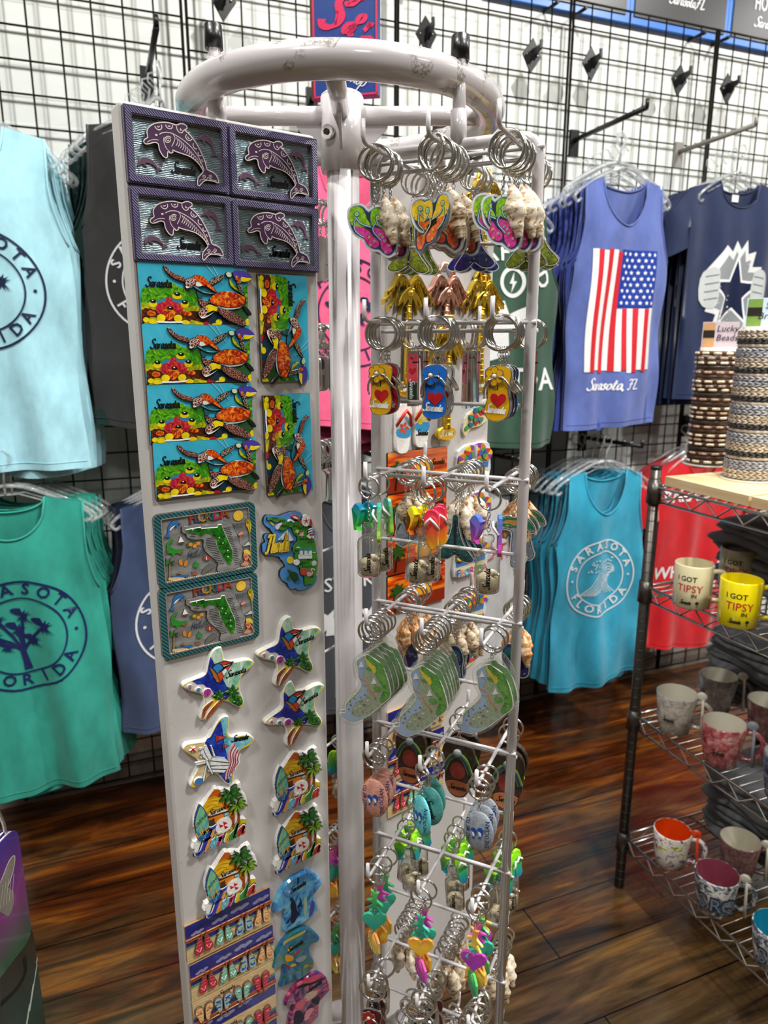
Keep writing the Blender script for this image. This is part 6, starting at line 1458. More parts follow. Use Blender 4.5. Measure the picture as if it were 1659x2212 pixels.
G2 = 'enamel flip-flop keychains, second row'
hang([ey, er, es, ek], ['yellow enamel flip-flop keychain', 'red enamel flip-flop keychain', 'silver enamel flip-flop keychain', 'black enamel flip-flop keychain'], 1, 0, 1, 4, .0440, .0072, seq=[4, 12, 20, 26], group=G2, roll=2)
hang([eb, es, es, ek, es], ['blue enamel flip-flop keychain'] + ['silver enamel flip-flop keychain'] * 2 + ['black enamel flip-flop keychain', 'silver enamel flip-flop keychain'], 1, 1, 1, 5, .0580, .0068, seq=[6, 22, 30, 34, 40], group=G2, roll=2)
hang([ey, es, ek, enb], ['yellow enamel flip-flop keychain', 'silver enamel flip-flop keychain', 'black enamel flip-flop keychain', 'navy enamel flip-flop keychain'], 1, 2, 1, 4, .0520, .0072, seq=[2, 10, 18, 24], group=G2, roll=2)
ca, cb_ = clipper('e0485a', '1c3a2c'), clipper('f08090', 'e8a080')
for c_ in range(3): hang([(ca, cb_)[c_ % 2]], 'slim nail clipper keychain', 1, c_, -1, (4, 4, 2)[c_], .068, .010, (-60, 60), group='nail clipper keychains, second row', roll=2)
bg, bp, bv = bottle('neon_blue_green', 'neon_green', fy=-66), bottle('neon_yellow_orange', 'neon_pink_yellow', fy=20), bottle('neon_blue_pink', 'neon_blue_pink', fy=-62)
G3 = 'sand bottle keychains, third row'
hang([bg], 'sand bottle keychain with blue-green dolphin', 2, 0, 1, 2, .072, .020, seq=[-10, 18], group=G3, roll=4); hang([bp], 'sand bottle keychain with yellow-pink flip-flop', 2, 1, 1, 3, .072, .012, seq=[-22, 6, 24], group=G3, roll=8); hang([bv], 'sand bottle keychain with blue-pink flip-flop', 2, 2, 1, 1, .070, group=G3, seq=[-14], roll=3)
sw, sb_, so_ = shell_kc('shellw'), shell_kc('shellb'), shell_kc('shello')
hang([sb_, sandal('artgy')], ['brown spiral shell keychain', 'grey sandal shaped keychain'], 2, 0, -1, 6, .070, .0085, (-30, 30), group='shell keychains, third row'); hang([sw, tail('artteal')], ['striped cone shell keychain', 'teal fin shaped keychain'], 2, 1, -1, 8, .072, .0080, (-30, 30), group='shell keychains, third row')
hang([so_, palmk()], ['orange shell keychain', 'green palm shaped keychain'], 2, 2, -1, 6, .072, .0085, (-10, 30), group='shell keychains, third row')
ga = gator_kc(); G4 = 'clear alligator state keychains, fourth row'
hang([ga], 'clear Florida alligator keychain', 3, 0, 1, 5, .0725, .0088, seq=[-4, 2, 6, 3, 8], group=G4, roll=2); hang([ga], 'clear Florida alligator keychain', 3, 1, 1, 6, .0725, .0085, seq=[-5, 2, 4, 7, 3, 8], group=G4, roll=2); hang([ga], 'clear Florida alligator keychain', 3, 2, 1, 2, .0400, .0100, seq=[-6, 3], group=G4, roll=2)
bd = sandal('artbl')
for c_, s_ in ((0, so_), (1, sb_), (2, so_)): hang([s_, bd], ['spotted shell keychain', 'dark blue sandal shaped keychain'], 3, c_, -1, (7, 8, 4)[c_], .073, .0080, (-30, 30), group='shell keychains, fourth row')
sp1, st1, st2, sg1 = stone('stonep'), stone('stoneq'), stone_plain('stonet'), stone('stoneg'); G5 = 'pebble keychains, fifth row'
hang([sp1], 'pink pebble keychain with dolphins', 4, 0, 1, 3, .066, .0120, seq=[-6, 14, 26], group=G5, roll=2); hang([st1, st2, st2], ['pale turquoise pebble keychain with dolphins', 'teal pebble keychain lettered Sarasota', 'teal pebble keychain lettered Sarasota'], 4, 1, 1, 3, .072, .0190, seq=[-40, -8, -24], group=G5, roll=2)
hang([sg1], 'grey pebble keychain with dolphins', 4, 2, 1, 3, .070, .0130, seq=[-8, 2, 14], group=G5, roll=2)
ws = wood_slipper()
for c_ in range(3): hang([ws], 'dark wooden slipper keychain', 4, c_, -1, 2, .066, .018, (-12, 12), group='wooden slipper keychains, fifth row', roll=2)
a1, a2, a3, a4 = strand(('soft_pink', 'soft_teal', 'soft_orange')), strand(('soft_teal', 'soft_orange', 'soft_pink')), strand(('soft_yellow', 'soft_purple', 'soft_green')), strand(('soft_green', 'soft_teal', 'soft_yellow'))
G6 = 'sea life strand keychains, sixth row'
hang([a4, a1], ['green and orange sea life strand keychain', 'pink and teal sea life strand keychain'], 5, 0, 1, 3, .060, .0150, (-30, 30), group=G6, roll=2); hang([a2, a1], ['teal, orange and pink sea life strand keychain', 'pink and teal sea life strand keychain'], 5, 1, 1, 2, .071, .0120, (-20, 20), group=G6, roll=2)
hang([a3, a1, a4], ['yellow, purple and green sea life strand keychain', 'pink and teal sea life strand keychain', 'green sea life strand keychain'], 5, 2, 1, 4, .064, .0095, (-25, 25), group=G6, roll=2)
bl = bottle('neon_lime_blue', 'neon_lime_blue')
for c_ in range(3): hang([bl], 'sand bottle keychain with lime green flip-flop', 5, c_, -1, 3, .064, .017, (-25, 25), group='lime sand bottle keychains, sixth row')
em = enamel('5a1420', fl='b01828'); op = opener_kc()
for c_ in range(3):
    hang([em, op], ['maroon enamel flip-flop keychain', 'steel bottle opener keychain'], 6, c_, 1, (4, 5, 5)[c_], .070, .0105, (-40, 40), group='metal keychains, seventh row')
    hang([sw, sb_], ['pale shell keychain', 'brown shell keychain'], 6, c_, -1, (7, 8, 6)[c_], .073, .0085, (-30, 30), group='shell keychains, seventh row')
    hang([op], 'steel bottle opener keychain', 7, c_, -1, 5, .072, .010, (-40, 40), group='metal keychains, eighth row')
    if c_ < 3: hang([op, em], ['steel bottle opener keychain', 'maroon enamel flip-flop keychain'], 7, c_, 1, 3, .068, .011, (-40, 40), group='metal keychains, eighth row')
tg = tag_kc('a81c28')
FP = 'keychains on the far hook panel'
dk = clipper('2a2422', '5a1c24')
for r_, pr, d_, n_ in ((0, tg, 'silver tag and turtle badge keychain', 5), (1, op, 'steel bottle opener keychain', 7), (2, op, 'steel bottle opener keychain', 7), (3, dk, 'dark nail clipper keychain', 1), (4, ca, 'slim nail clipper keychain', 1), (5, bl, 'sand bottle keychain', 2), (6, a1, 'pink and teal strand keychain', 5), (7, a4, 'green and orange strand keychain', 4)):
    hang([pr], d_, r_, 2, -1, n_, .074, .0075, (140, 220) if r_ not in (3, 4) else (100, 120), panel='b', group=FP)
hang([op], 'steel bottle opener keychain', 7, 2, 1, 4, .07, .01, (-30, 30), panel='b', group=FP)
# ------------------------------------------------------------------ clothes on the gridwall
WN = az(WD + 90); WDv = az(WD)
def wl(off, x, y):
    h = hit(x, y, WP + WN * off, WN); return (h - WP).dot(WDv), h.z

def garment(kind, hw, h, matk, seed, hi=True, nw=.085, sw=.145, A=.010, neckd=.13, flare=.06):
    """returns mesh builder and the front surface function; origin at the middle of the shoulder line"""
    rnd = random.Random(seed); ph = [rnd.uniform(0, 6.28) for _ in range(6)]; nx, ny = (40, 26) if hi else (24, 12)
    X = hw if kind == 'tank' else hw + .115
    xs = []
    for i in range(nx + 1):
        k = -1 + 2 * i / nx; xs.append(X * (k * .8 + .2 * sin(k * pi / 2)))
    def top(x, back):
        a = abs(x)
        if a < nw: return -(neckd if not back else .035) * math.sqrt(max(0, 1 - (a / nw) ** 2)) ** .9 - .004
        if kind == 'tank':
            if a <= sw: return -.004 - (a - nw) * .22
            t_ = min(1, (a - sw) / (hw - sw)); return -.02 - .235 * t_ ** .38
        return -.004 - (a - nw) * .25 - max(0, a - hw) * .55
    def bot(x):
        a = abs(x)
        if kind == 'tee' and a > hw + .004: return top(x, 0) - .19 + (a - hw) * .35
        return -h + .012 * sin(x * 9 + ph[0]) + .012 * (a / hw) ** 2
    def fz(x, y, s_):
        v = min(1, max(0, -y / h)); a = min(1, abs(x) / X)
        d = .005 + .020 * min(1, -y / .16) * math.sqrt(max(0, 1 - a ** 2.5))
        fold = A * (.25 + v) * (sin(x * 34 + ph[1] + 2.2 * sin(y * 3 + ph[2])) + .5 * sin(x * 61 + ph[3] + y * 3)) + A * .5 * sin(x * 15 - y * 9 + ph[4]) + A * 1.1 * max(0, a - .55) * sin(y * 22 + x * 20 + ph[5])
        return s_ * d + fold
    def fx(x, y): return x * (1 + flare * max(0, -y / h - .3)) + .006 * sin(y * 14 + ph[5]) * abs(x) / hw
    b = MB()
    for s_, back in ((1, 0), (-1, 1)):
        vs = []; fs = []
        for x in xs:
            y0, y1 = top(x, back), bot(x)
            for j in range(ny + 1):
                y = y0 + (y1 - y0) * j / ny; vs.append((fx(x, y), y, fz(x, y, s_)))
        for i in range(nx):
            for j in range(ny):
                q = i * (ny + 1) + j; f = (q, q + 1, q + ny + 2, q + ny + 1); fs.append(f if s_ > 0 else f[::-1])
        b.add(vs, fs, matk, True)
    def hem(m):
        E = []; 
        for back, s_ in ((0, 1), (1, -1)):
            pts = [x for x in xs if abs(x) <= nw * 1.0]; q = [-nw] + pts + [nw]
            e = MB(); e.tube([(fx(x, top(x, back)), top(x, back), fz(x, top(x, back), s_) + .001) for x in q], .0028, m, 5); E.append(('neck_binding', e))
        for sg in ((-1, 1) if kind == 'tank' else ()):
            q = [sg * (sw + (hw - sw) * k / 8) for k in range(9)]
            e = MB(); e.tube([(fx(x, top(x, 0)), top(x, 0), fz(x, top(x, 0), 1) + .001) for x in q], .0026, m, 5); E.append(('armhole_binding', e))
        e = MB(); e.tube([(fx(x, bot(x) + .018), bot(x) + .018, fz(x, bot(x) + .018, 1) + .0006) for x in xs if abs(x) < hw * .97], .0009, m, 4); E.append(('hem_stitch', e))
        return E
    surf = lambda p: (fx(p[0], p[1]), p[1], fz(p[0], p[1], 1) + .0022 + p[2])
    return b, surf, hem

def hanger_mb():
    b = MB()
    b.tube([(.004, .085, 0), (-.014, .100, 0), (-.012, .118, 0), (.006, .124, 0), (.020, .112, 0), (.016, .092, 0), (.002, .070, 0), (0, .035, 0)], .0026, 'clear', 8)
    for s_ in (-1, 1):
        b.tube(sm([(0, .035, 0), (s_ * .04, .030, 0), (s_ * .09, .008, 0), (s_ * .145, -.022, 0), (s_ * .180, -.045, 0), (s_ * .192, -.062, 0), (s_ * .180, -.074, 0), (s_ * .166, -.064, 0)], 2, False), .0052, 'clear', 8)
        b.tube([(s_ * .03, .012, 0), (s_ * .09, -.012, 0), (s_ * .15, -.040, 0)], .0022, 'clear', 6)
    b.tube([(-.03, .012, 0), (.03, .012, 0)], .0022, 'clear', 6); b.tube([(0, .012, 0), (0, .036, 0)], .003, 'clear', 6)
    return b
HG = hanger_mb().mesh('hanger')

def ring_stroke(b, cx, cy, r, w, m, n=56, z=0): b.stroke([(cx + r * cos(2 * pi * i / n), cy + r * sin(2 * pi * i / n)) for i in range(n)], w, 0, z, m, True, top=True)
def arc_text(b, s_, cx, cy, r, h, m, a0, a1, inward=False, z=0):
    for i, c_ in enumerate(s_):
        a = a0 + (a1 - a0) * i / (len(s_) - 1); A_ = R(a); rr = r - h * .35 if not inward else r + h * .35
        b.text(c_, cx + rr * cos(A_), cy + rr * sin(A_), h, m, z, rot=a - 90 if not inward else a + 90, bold=.028)
def badge(b, cx, cy, r, m, art):
    ring_stroke(b, cx, cy, r, r * .035, m); ring_stroke(b, cx, cy, r * .70, r * .028, m)
    arc_text(b, 'SARASOTA', cx, cy, r * .85, r * .20, m, 158, 22); arc_text(b, 'FLORIDA', cx, cy, r * .85, r * .20, m, 212, 328, True)
    for a in (0, 180): b.flat(ellp(cx + r * .85 * cos(R(a)), cy, r * .03, r * .03, 0, 8), 0, m)
    if art == 'palm':
        for px, py, pr in ((-.34, .34, .15), (.04, .36, .15), (.34, .14, .16), (-.06, .12, .15), (-.42, .06, .14), (.16, -.12, .13), (-.26, -.16, .13)):
            b.flat([(cx + r * (px + pr * (1.12 if k % 2 else .5) * cos(k * pi / 13)), cy + r * (py + pr * (1.12 if k % 2 else .5) * sin(k * pi / 19))) for k in range(38)], 0, m)
            b.stroke([(cx + r * px, cy + r * py), (cx + r * (px * .4), cy + r * (py * .4 - .12)), (cx, cy - r * .30)], r * .045, 0, 0, m, top=True)
        b.stroke([(cx, cy - r * .1), (cx - r * .01, cy - r * .3), (cx + r * .02, cy - r * .48), (cx + r * .04, cy - r * .64)], [r * .08, r * .09, r * .10, r * .13], 0, 0, m, top=True)
    else:
        for k in range(6):
            q = .075 * k; b.stroke(sm([(cx + r * a, cy + r * c) for a, c in ((-.58 + q, -.44), (-.30 + q, -.22 - q * .2), (-.14 + q * .9, .04 - q * .4), (.06 + q * .5, .24 - q), (.26, .34 - q * 1.1), (.44 - q * .3, .24 - q * .6), (.46 - q * .6, .10 - q * .2))], 3, False), [r * .022] * 19, 0, 0, m, top=True) if False else b.stroke(sm([(cx + r * a, cy + r * c) for a, c in ((-.58 + q, -.44), (-.30 + q, -.22 - q * .2), (-.14 + q * .9, .04 - q * .4), (.06 + q * .5, .24 - q), (.26, .34 - q * 1.1), (.44 - q * .3, .24 - q * .6), (.46 - q * .6, .10 - q * .2))], 3, False), r * .020, 0, 0, m, top=True)
        for k in range(4): b.stroke(sm([(cx + r * (.10 + .06 * k), cy + r * (.12 - .05 * k)), (cx + r * (.06 + .08 * k), cy - r * (.18 + .02 * k)), (cx + r * (.24 + .09 * k), cy - r * .44)], 3, False), r * .018, 0, 0, m, top=True)
        for k in range(40):
            rn = random.Random(k); b.flat(ellp(cx + r * (-.40 + .85 * rn.random()), cy + r * (.16 + .34 * rn.random()), r * .020, r * .020, 0, 6), 0, m)
def garment_row(cat, name, kind, col_, px, py, off, hw, h, n, desc, group, printer=None, seed=1, backcol=None, du=0.0, ddz=-.003, step=.036, hang_=True, label_tag=None, A=.010, flare=.06, rot=0, **kw):
    u, z = wl(off, px, py); ck = 'cloth_' + col_
    if ck not in MAT: MAT[ck] = cloth(col_, ck)
    proto = None; rnd = random.Random(seed)
    for i in range(n):
        o_ = off - step * i
        if o_ < .10: break
        mx = WF @ T(u + du * i + rnd.uniform(-.006, .006) * (i > 0), z + ddz * i, o_) @ RY((rnd.uniform(-4, 4) if i else 0) + rot)
        words = ['frontmost, printed', 'second from the front', 'third from the front', 'fourth from the front', 'fifth from the front', 'sixth from the front', 'seventh from the front', 'last at the back']
        if i == 0:
            t = thing(name, '%s, %s' % (desc, 'frontmost of its row'), cat, mx, group); b, surf, hem = garment(kind, hw, h, ck, seed, True, A=A, flare=flare, **kw); b.build('fabric', t); [e_.build(n_, t) for n_, e_ in hem(ck)]
            if printer: q = MB(); printer(q); q.fine(); q.warp(surf); q.build('print', t)
            if label_tag:
                q = MB(); q.box(0, -.052, -.012, .030, .026, .0015, label_tag); q.build('neck_label', t)
        elif proto is None:
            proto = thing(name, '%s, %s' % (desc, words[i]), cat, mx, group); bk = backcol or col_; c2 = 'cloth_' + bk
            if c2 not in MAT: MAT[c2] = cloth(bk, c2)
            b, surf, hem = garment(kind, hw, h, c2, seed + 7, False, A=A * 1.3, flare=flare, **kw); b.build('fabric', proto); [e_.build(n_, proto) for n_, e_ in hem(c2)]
        else: dup(proto, mx, '%s, %s' % (desc, words[min(i, 7)]), group)
        if hang_:
            solo('clothes_hanger', HG, 'clear plastic hanger holding the %s, %s' % (desc, ('frontmost', 'second', 'third', 'fourth', 'fifth', 'sixth', 'seventh', 'last')[min(i, 7)]), 'hanger', WF @ T(u + du * i, z + ddz * i - .006, o_ - .002) @ RY(rnd.uniform(-5, 5)), 'clear plastic hangers')
    # bar carrying the row
    return u, z

def faceout(u, z, L, m, label, slope=.05):
    t = thing('display_arm', label, 'display arm', WF @ T(u, z, GOFF + .006), 'display arms hooked on the gridwall')
    b = MB(); b.box(0, -.01, .006, .034, .085, .012, m); b.build('bracket', t)
    b = MB(); p0, p1 = Vector((0, 0, .01)), Vector((0, L * slope, L)); b.tube([p0, p1], .0085, m, 4); b.tube([p1, p1 + Vector((0, .022, 0))], .006, m, 8)
    for k in range(7): q = p0.lerp(p1, .12 + .12 * k); b.tube([q + Vector((-.006, .008, 0)), q + Vector((.006, .008, 0))], .003, 'chrome' if m == 'black' else m, 5)
    b.build('arm', t)

def pr_badge(cx, cy, r, m, art):
    return lambda b: badge(b, cx, cy, r, m, art)
BK = 'tank tops in hanging rows'
garment_row('tank top', 'tank_top', 'tank', 'a9dbe6', -88, 262, .36, .200, .80, 5, 'pale blue Sarasota tank top', 'pale blue tank tops', pr_badge(.0, -.36, .135, '1c2848', 'palm'), seed=3, neckd=.10, flare=-.01, sw=.168, du=.010)
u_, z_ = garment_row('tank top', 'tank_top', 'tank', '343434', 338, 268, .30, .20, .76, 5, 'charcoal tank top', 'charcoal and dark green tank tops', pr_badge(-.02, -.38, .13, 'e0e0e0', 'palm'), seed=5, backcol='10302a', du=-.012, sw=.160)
faceout(*wl(.09, 317, 175)[:2], .34, 'black', 'black display arm above the charcoal tank tops', .03)
for i, n_ in enumerate((.30, .335)): u2, z2 = wl(n_, 348, 232); solo('clothes_hanger', HG, 'empty clear hanger on the black arm above the charcoal tank tops' if i else 'second empty clear hanger on the black arm above the charcoal tank tops', 'hanger', WF @ T(u2, z2 - .02, n_) @ RY(70), 'clear plastic hangers')
garment_row('tank top', 'tank_top', 'tank', '2f9a88', 12, 1075, .38, .200, .82, 5, 'teal green Sarasota tank top', 'teal green tank tops', pr_badge(.0, -.36, .150, '1a2458', 'palm'), seed=8, neckd=.10, A=.014, flare=.01, sw=.168, du=.012, label_tag='4ab8a4')
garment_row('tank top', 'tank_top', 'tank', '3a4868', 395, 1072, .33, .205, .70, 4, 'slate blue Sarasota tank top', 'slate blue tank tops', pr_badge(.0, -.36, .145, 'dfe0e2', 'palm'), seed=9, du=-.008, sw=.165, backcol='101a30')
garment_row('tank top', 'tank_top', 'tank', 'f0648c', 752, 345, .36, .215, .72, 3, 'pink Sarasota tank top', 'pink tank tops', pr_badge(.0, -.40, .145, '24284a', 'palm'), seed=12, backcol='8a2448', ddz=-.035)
def pr_grey(b):
    for k in range(5): b.flat(starp(-.07 + .035 * k, -.40 - .03 * (k % 2), .045, .5, 6, 20 * k), 0, 'd8d8d8')
    b.text('SIESTA KEY', 0, -.30, .045, 'e0e0e0', 0)
garment_row('tank top', 'tank_top', 'tank', '3c3e42', 745, 1060, .34, .21, .72, 4, 'dark grey tank top with white print', 'dark grey tank tops', pr_grey, seed=14)
def pr_white(b):
    b.text('SARASOTA', 0, -.22, .06, 'c83a3a', 0); b.flat(starp(0, -.38, .08, .6, 5), 0, '4a5a80')
garment_row('tank top', 'tank_top', 'tank', 'b8b6b4', 1010, 1075, .30, .19, .72, 4, 'pale grey tank top with red letters', 'pale grey tank tops', pr_white, seed=15)
def pr_green(b):
    m = 'e6e8e4'; arc_text(b, 'CRAFTED', 0, -.30, .145, .05, m, 150, 30); ring_stroke(b, .03, -.235, .040, .012, m); b.flat([(.035, -.205), (.018, -.240), (.030, -.240), (.024, -.268), (.046, -.232), (.034, -.232)], .0002, m)
    b.flat([(-.12, -.31), (.0, -.29), (.02, -.33), (.10, -.30), (.11, -.36), (.02, -.38), (.03, -.45), (-.05, -.47), (-.06, -.40), (-.13, -.38)], 0, m); b.flat([(.05, -.40), (.09, -.33), (.11, -.44)], .0002, m); b.text('FLORIDA', 0, -.56, .07, m, 0, bold=.02)
garment_row('tank top', 'tank_top', 'tank', '33503f', 1085, 432, .34, .21, .74, 5, 'dark green tank top with white print', 'dark green tank tops', pr_green, seed=17)
def pr_flag(b):
    m = ('cf2a34', 'eceae8'); x0, x1, y0, y1 = -.130, .125, -.215, -.590; n = 13; w = (x1 - x0) / n; rn = random.Random(3)
    for i in range(n):
        ys = y0 if i < 6 else y0 - .175
        for j in range(14):
            a = ys + (y1 - ys) * j / 14; c = ys + (y1 - ys) * (j + 1) / 14 - (0.012 * rn.random() if j == 13 else 0) + (0)
            if j == 0: a += -.008 * rn.random()
            b.flat([(x0 + w * i, a), (x0 + w * (i + 1), a), (x0 + w * (i + 1), c), (x0 + w * i, c)], 0, m[0] if i % 2 else m[1])
    for i in range(7):
        for j in range(8): a = x0 + w * 6 + i * w; c = y0 - .175 * j / 8; b.flat([(a, c), (a + w, c), (a + w, c - .175 / 8), (a, c - .175 / 8)], 0, '1c3c98')
    for j in range(9):
        for i in range(6 if j % 2 == 0 else 5): b.flat(starp(x0 + w * 6 + .014 + (.0 if j % 2 == 0 else .011) + i * .0225, y0 - .012 - j * .0188, .0075), .0004, 'f0f0f0')
    b.brush('Sarasota,', -.120, -.655, .038, 'f0f0f0', 0, w=.12, fit=.145); b.brush('FL', .032, -.655, .034, 'f0f0f0', 0, w=.12)
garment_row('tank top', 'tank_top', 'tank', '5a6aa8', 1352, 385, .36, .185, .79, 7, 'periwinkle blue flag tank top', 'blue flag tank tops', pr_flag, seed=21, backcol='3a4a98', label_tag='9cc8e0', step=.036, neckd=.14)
def pr_star(b):
    rn = random.Random(4); out = []
    for k in range(34):
        a = 2 * pi * k / 34; r_ = (.150 if k % 2 else .118) * (1 + .12 * rn.random()); out.append((.0 + r_ * cos(a) * .86, -.375 + r_ * sin(a) * 1.15))
    b.flat(out, 0, 'dcdedc'); b.flat([(x * .80, -.375 + (y + .375) * .80) for x, y in out], .0003, '8c9092')
    b.flat(starp(.0, -.375, .135, .42), .0006, 'f0f0f0'); b.flat(starp(.0, -.375, .112, .42), .0009, '1a2240')
    for s_ in (-1, 1):
        b.flat(sm([(s_ * .085, -.30), (s_ * .125, -.295), (s_ * .150, -.33), (s_ * .148, -.40), (s_ * .115, -.43), (s_ * .085, -.41)], 2), .0010, 'c0c4c2')
        for k in range(4): b.stroke([(s_ * .088, -.315 - k * .026), (s_ * .130, -.322 - k * .026)], .004, 0, .0013, '6a7072', top=True)
garment_row('T-shirt', 't_shirt', 'tee', '1e2a4a', 1598, 392, .30, .215, .76, 5, 'navy blue star T-shirt', 'navy T-shirts', pr_star, seed=25, label_tag='e8e8e8', neckd=.085, nw=.09)
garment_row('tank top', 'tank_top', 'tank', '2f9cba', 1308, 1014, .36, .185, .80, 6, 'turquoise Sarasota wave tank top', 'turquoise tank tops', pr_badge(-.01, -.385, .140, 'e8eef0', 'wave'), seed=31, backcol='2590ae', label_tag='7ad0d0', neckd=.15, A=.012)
def pr_red(b):
    b.text('BALASOTA', -.035, -.165, .046, 'ece4e2', 0, bold=.03); b.text('WHEREFUC', -.025, -.47, .048, 'ece4e2', 0, bold=.03); b.text('MINI', .02, -.53, .048, 'ece4e2', 0, bold=.03)
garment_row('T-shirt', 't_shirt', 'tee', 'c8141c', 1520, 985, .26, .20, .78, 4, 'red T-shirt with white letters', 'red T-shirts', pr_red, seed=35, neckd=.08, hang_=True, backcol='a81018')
for i, (px, py, L, m, l) in enumerate(((1237, 305, .36, 'black', 'black display arm above the flag tank tops'), (1462, 330, .34, 'plain', 'white display arm above the navy T-shirts'), (672, 218, .34, 'black', 'black display arm above the pink tank tops'), (1010, 352, .30, 'black', 'black display arm behind the ring above the dark green tank tops'))):
    u, z = wl(.09, px, py); faceout(u, z, L, m, l, .02 if i < 2 else .0)
for i, (px, py, l) in enumerate(((20, 985, 'black display arm above the teal green tank tops'), (385, 990, 'black display arm above the slate blue tank tops'), (745, 975, 'black display arm above the dark grey tank tops'), (1255, 955, 'black display arm above the turquoise tank tops'), (1480, 925, 'black display arm above the red T-shirts'), (1030, 985, 'black display arm above the pale grey tank tops'), (-60, 190, 'black display arm above the pale blue tank tops'))):
    u, z = wl(.09, px, py); faceout(u, z + .02, .33, 'black', l, .02)
# surplus empty hangers crowded on the upper right bars
for k in range(7):
    u2, z2 = wl(.36 - .035 * k, 1352, 385); solo('clothes_hanger', HG, 'spare clear hanger crowded behind the flag tank tops, %s from the front' % POS[k], 'hanger', WF @ T(u2 - .02, z2 + .012, .345 - .035 * k) @ RY(4 * (k % 3 - 1)), 'clear plastic hangers')
# ------------------------------------------------------------------ wire shelving unit with mugs, bracelets and folded shirts
MAT['postm'] = paint('57534e', .35, metal=.85, var=.15, scale=60, name='dark_chrome_post')
MAT['mugcr2'] = paint('a89c7c', .25, coat=.5, var=.05, scale=30, name='drab_cream_glaze')
S0 = Vector((.6465, 1.6645, 0)); SF = fr(S0, 158.7); SL, SW = 1.25, .46
SZ = (1.118, .868, .518, .158)
unit = thing('wire_shelving_unit', 'chrome wire shelving unit on four ribbed posts with mugs on it', 'shelving unit', SF)
for x, z in ((0, 0), (SL, 0), (0, -SW), (SL, -SW)):
    b = MB(); b.tube([(x, .0, z), (x, 1.162, z)], .0128, 'postm', 14)
    for k in range(44): b.torus(.0128, .0012, .0016, 'postm', 14, T(x, .03 + k * .0258, z) @ RX(90), 4)
    b.tube([(x, 1.160, z), (x, 1.168, z)], .0132, 'black', 12); o = b.build('post', unit)
    for s_ in SZ: c = MB(); c.tube([(x, s_ - .040, z), (x, s_ + .014, z)], [.0180, .0160], 'postm', 14); c.build('collar', o)
def truss(b, p, q, out, n):
    P, Q = Vector(p), Vector(q); up = Vector((0, 1, 0)); b.tube([P, Q], .0034, 'chrome', 6); b.tube([P - up * .034, Q - up * .034], .0030, 'chrome', 6); pts = []
    for k in range(n + 1): pts.append(P.lerp(Q, k / n) - up * (.002 if k % 2 == 0 else .032) + Vector(out) * (.0018 if k % 2 else -.0018))
    b.tube(pts, .0026, 'chrome', 5)
for s_ in SZ:
    b = MB(); truss(b, (.012, s_, .0), (SL - .012, s_, .0), (0, 0, 1), 34); truss(b, (.012, s_, -SW), (SL - .012, s_, -SW), (0, 0, -1), 34)
    truss(b, (0, s_, -.012), (0, s_, -SW + .012), (-1, 0, 0), 12); truss(b, (SL, s_, -.012), (SL, s_, -SW + .012), (1, 0, 0), 12)
    n = int(SL / .0255)
    for k in range(1, n): b.tube([(k * SL / n, s_ + .002, 0), (k * SL / n, s_ + .002, -SW)], .0015, 'steel', 5)
    for k in range(1, 4): b.tube([(0, s_ - .001, -SW * k / 4), (SL, s_ - .001, -SW * k / 4)], .0028, 'steel', 6)
    b.build('wire_shelf', unit)
for k in range(5):
    b = MB(); x0 = .020 + .245 * k; b.box(x0 + .120, 1.118 + .017, -SW / 2, .238, .022, SW - .02, 'pine'); solo('shelf_board', b, 'pale pine board on the top wire shelf, %s from the ribbed post' % POS[k], 'board', SF, 'pine boards on the top shelf')

def mug(kind, mo, mi_, h=.098, r=.043, rb=.036, hd=1, text=None):
    t = thing(kind, '', 'mug', Matrix()); w = .0035
    b = MB(); b.lathe([(.0001, .001), (rb - .004, .0), (rb, .003), (rb + (r - rb) * .4, h * .35), (r, h - .002), (r - .0012, h), (r - w + .0008, h)], mo, 30); b.build('body', t)
    b = MB(); b.lathe([(r - w + .001, h), (r - w, h - .003), (rb + (r - rb) * .4 - w, h * .35), (rb - w, .008), (.0001, .006)], mi_, 30); b.build('lining', t)
    b = MB(); pts = sm([(r - .004, h * .84, 0), (r + .014, h * .88, 0), (r + .030, h * .74, 0), (r + .031, h * .48, 0), (r + .018, h * .24, 0), (rb + .002, h * .20, 0)], 4, False); b.tube(pts, .0056, mo if not mi_.startswith('m_') else mo, 10); b.build('handle', t)
    if text:
        b = MB(); text(b); b.fine(.006); b.warp(lambda p: ((r - .001 + p[2]) * sin(p[0] / r), p[1], (r - .001 + p[2]) * cos(p[0] / r))); b.build('printed_words', t)
    return t
def tipsy(b):
    z = .0008; b.text('I GOT', -.008, .066, .0115, '141414', z, bold=.03); b.text('TIPSY', .0, .042, .0165, 'c0202c', z, bold=.01); b.text('IN', .010, .030, .0085, '141414', z, bold=.03)
    b.brush('Sarasota', -.020, .013, .0100, '141414', z, w=.14, fit=.026); b.prism(ellp(.018, .018, .004, .003), 0, z, '141414'); b.stroke([(.018, .008), (.018, .022)], .001, 0, z, '141414')
def small_script(b): b.brush('Sarasota', -.022, .040, .0130, '18181c', .0008, w=.12, fit=.030)
def letters3(b):
    for i, c_ in enumerate('SRQ'): b.text(c_, -.028 + .030 * i, .030, .036, '182030', .0008, bold=.05); b.text(c_, -.028 + .030 * i, .031, .033, '6a7a90', .0012, bold=.0)
    b.stroke(sm([(-.045, .022), (-.02, .026), (.0, .020), (.02, .024), (.045, .020)], 3, False), .003, 0, .001, '2a3440', top=True)
MAT['m_cream'] = paint('ddd2a8', .18, coat=.6, var=.03, scale=30, name='cream_glaze'); MAT['m_yellow'] = paint('f0dc10', .15, coat=.7, var=.03, scale=30, name='yellow_glaze'); MAT['m_int'] = paint('dcd6c2', .2, coat=.6, var=.04, scale=30, name='ivory_glaze')
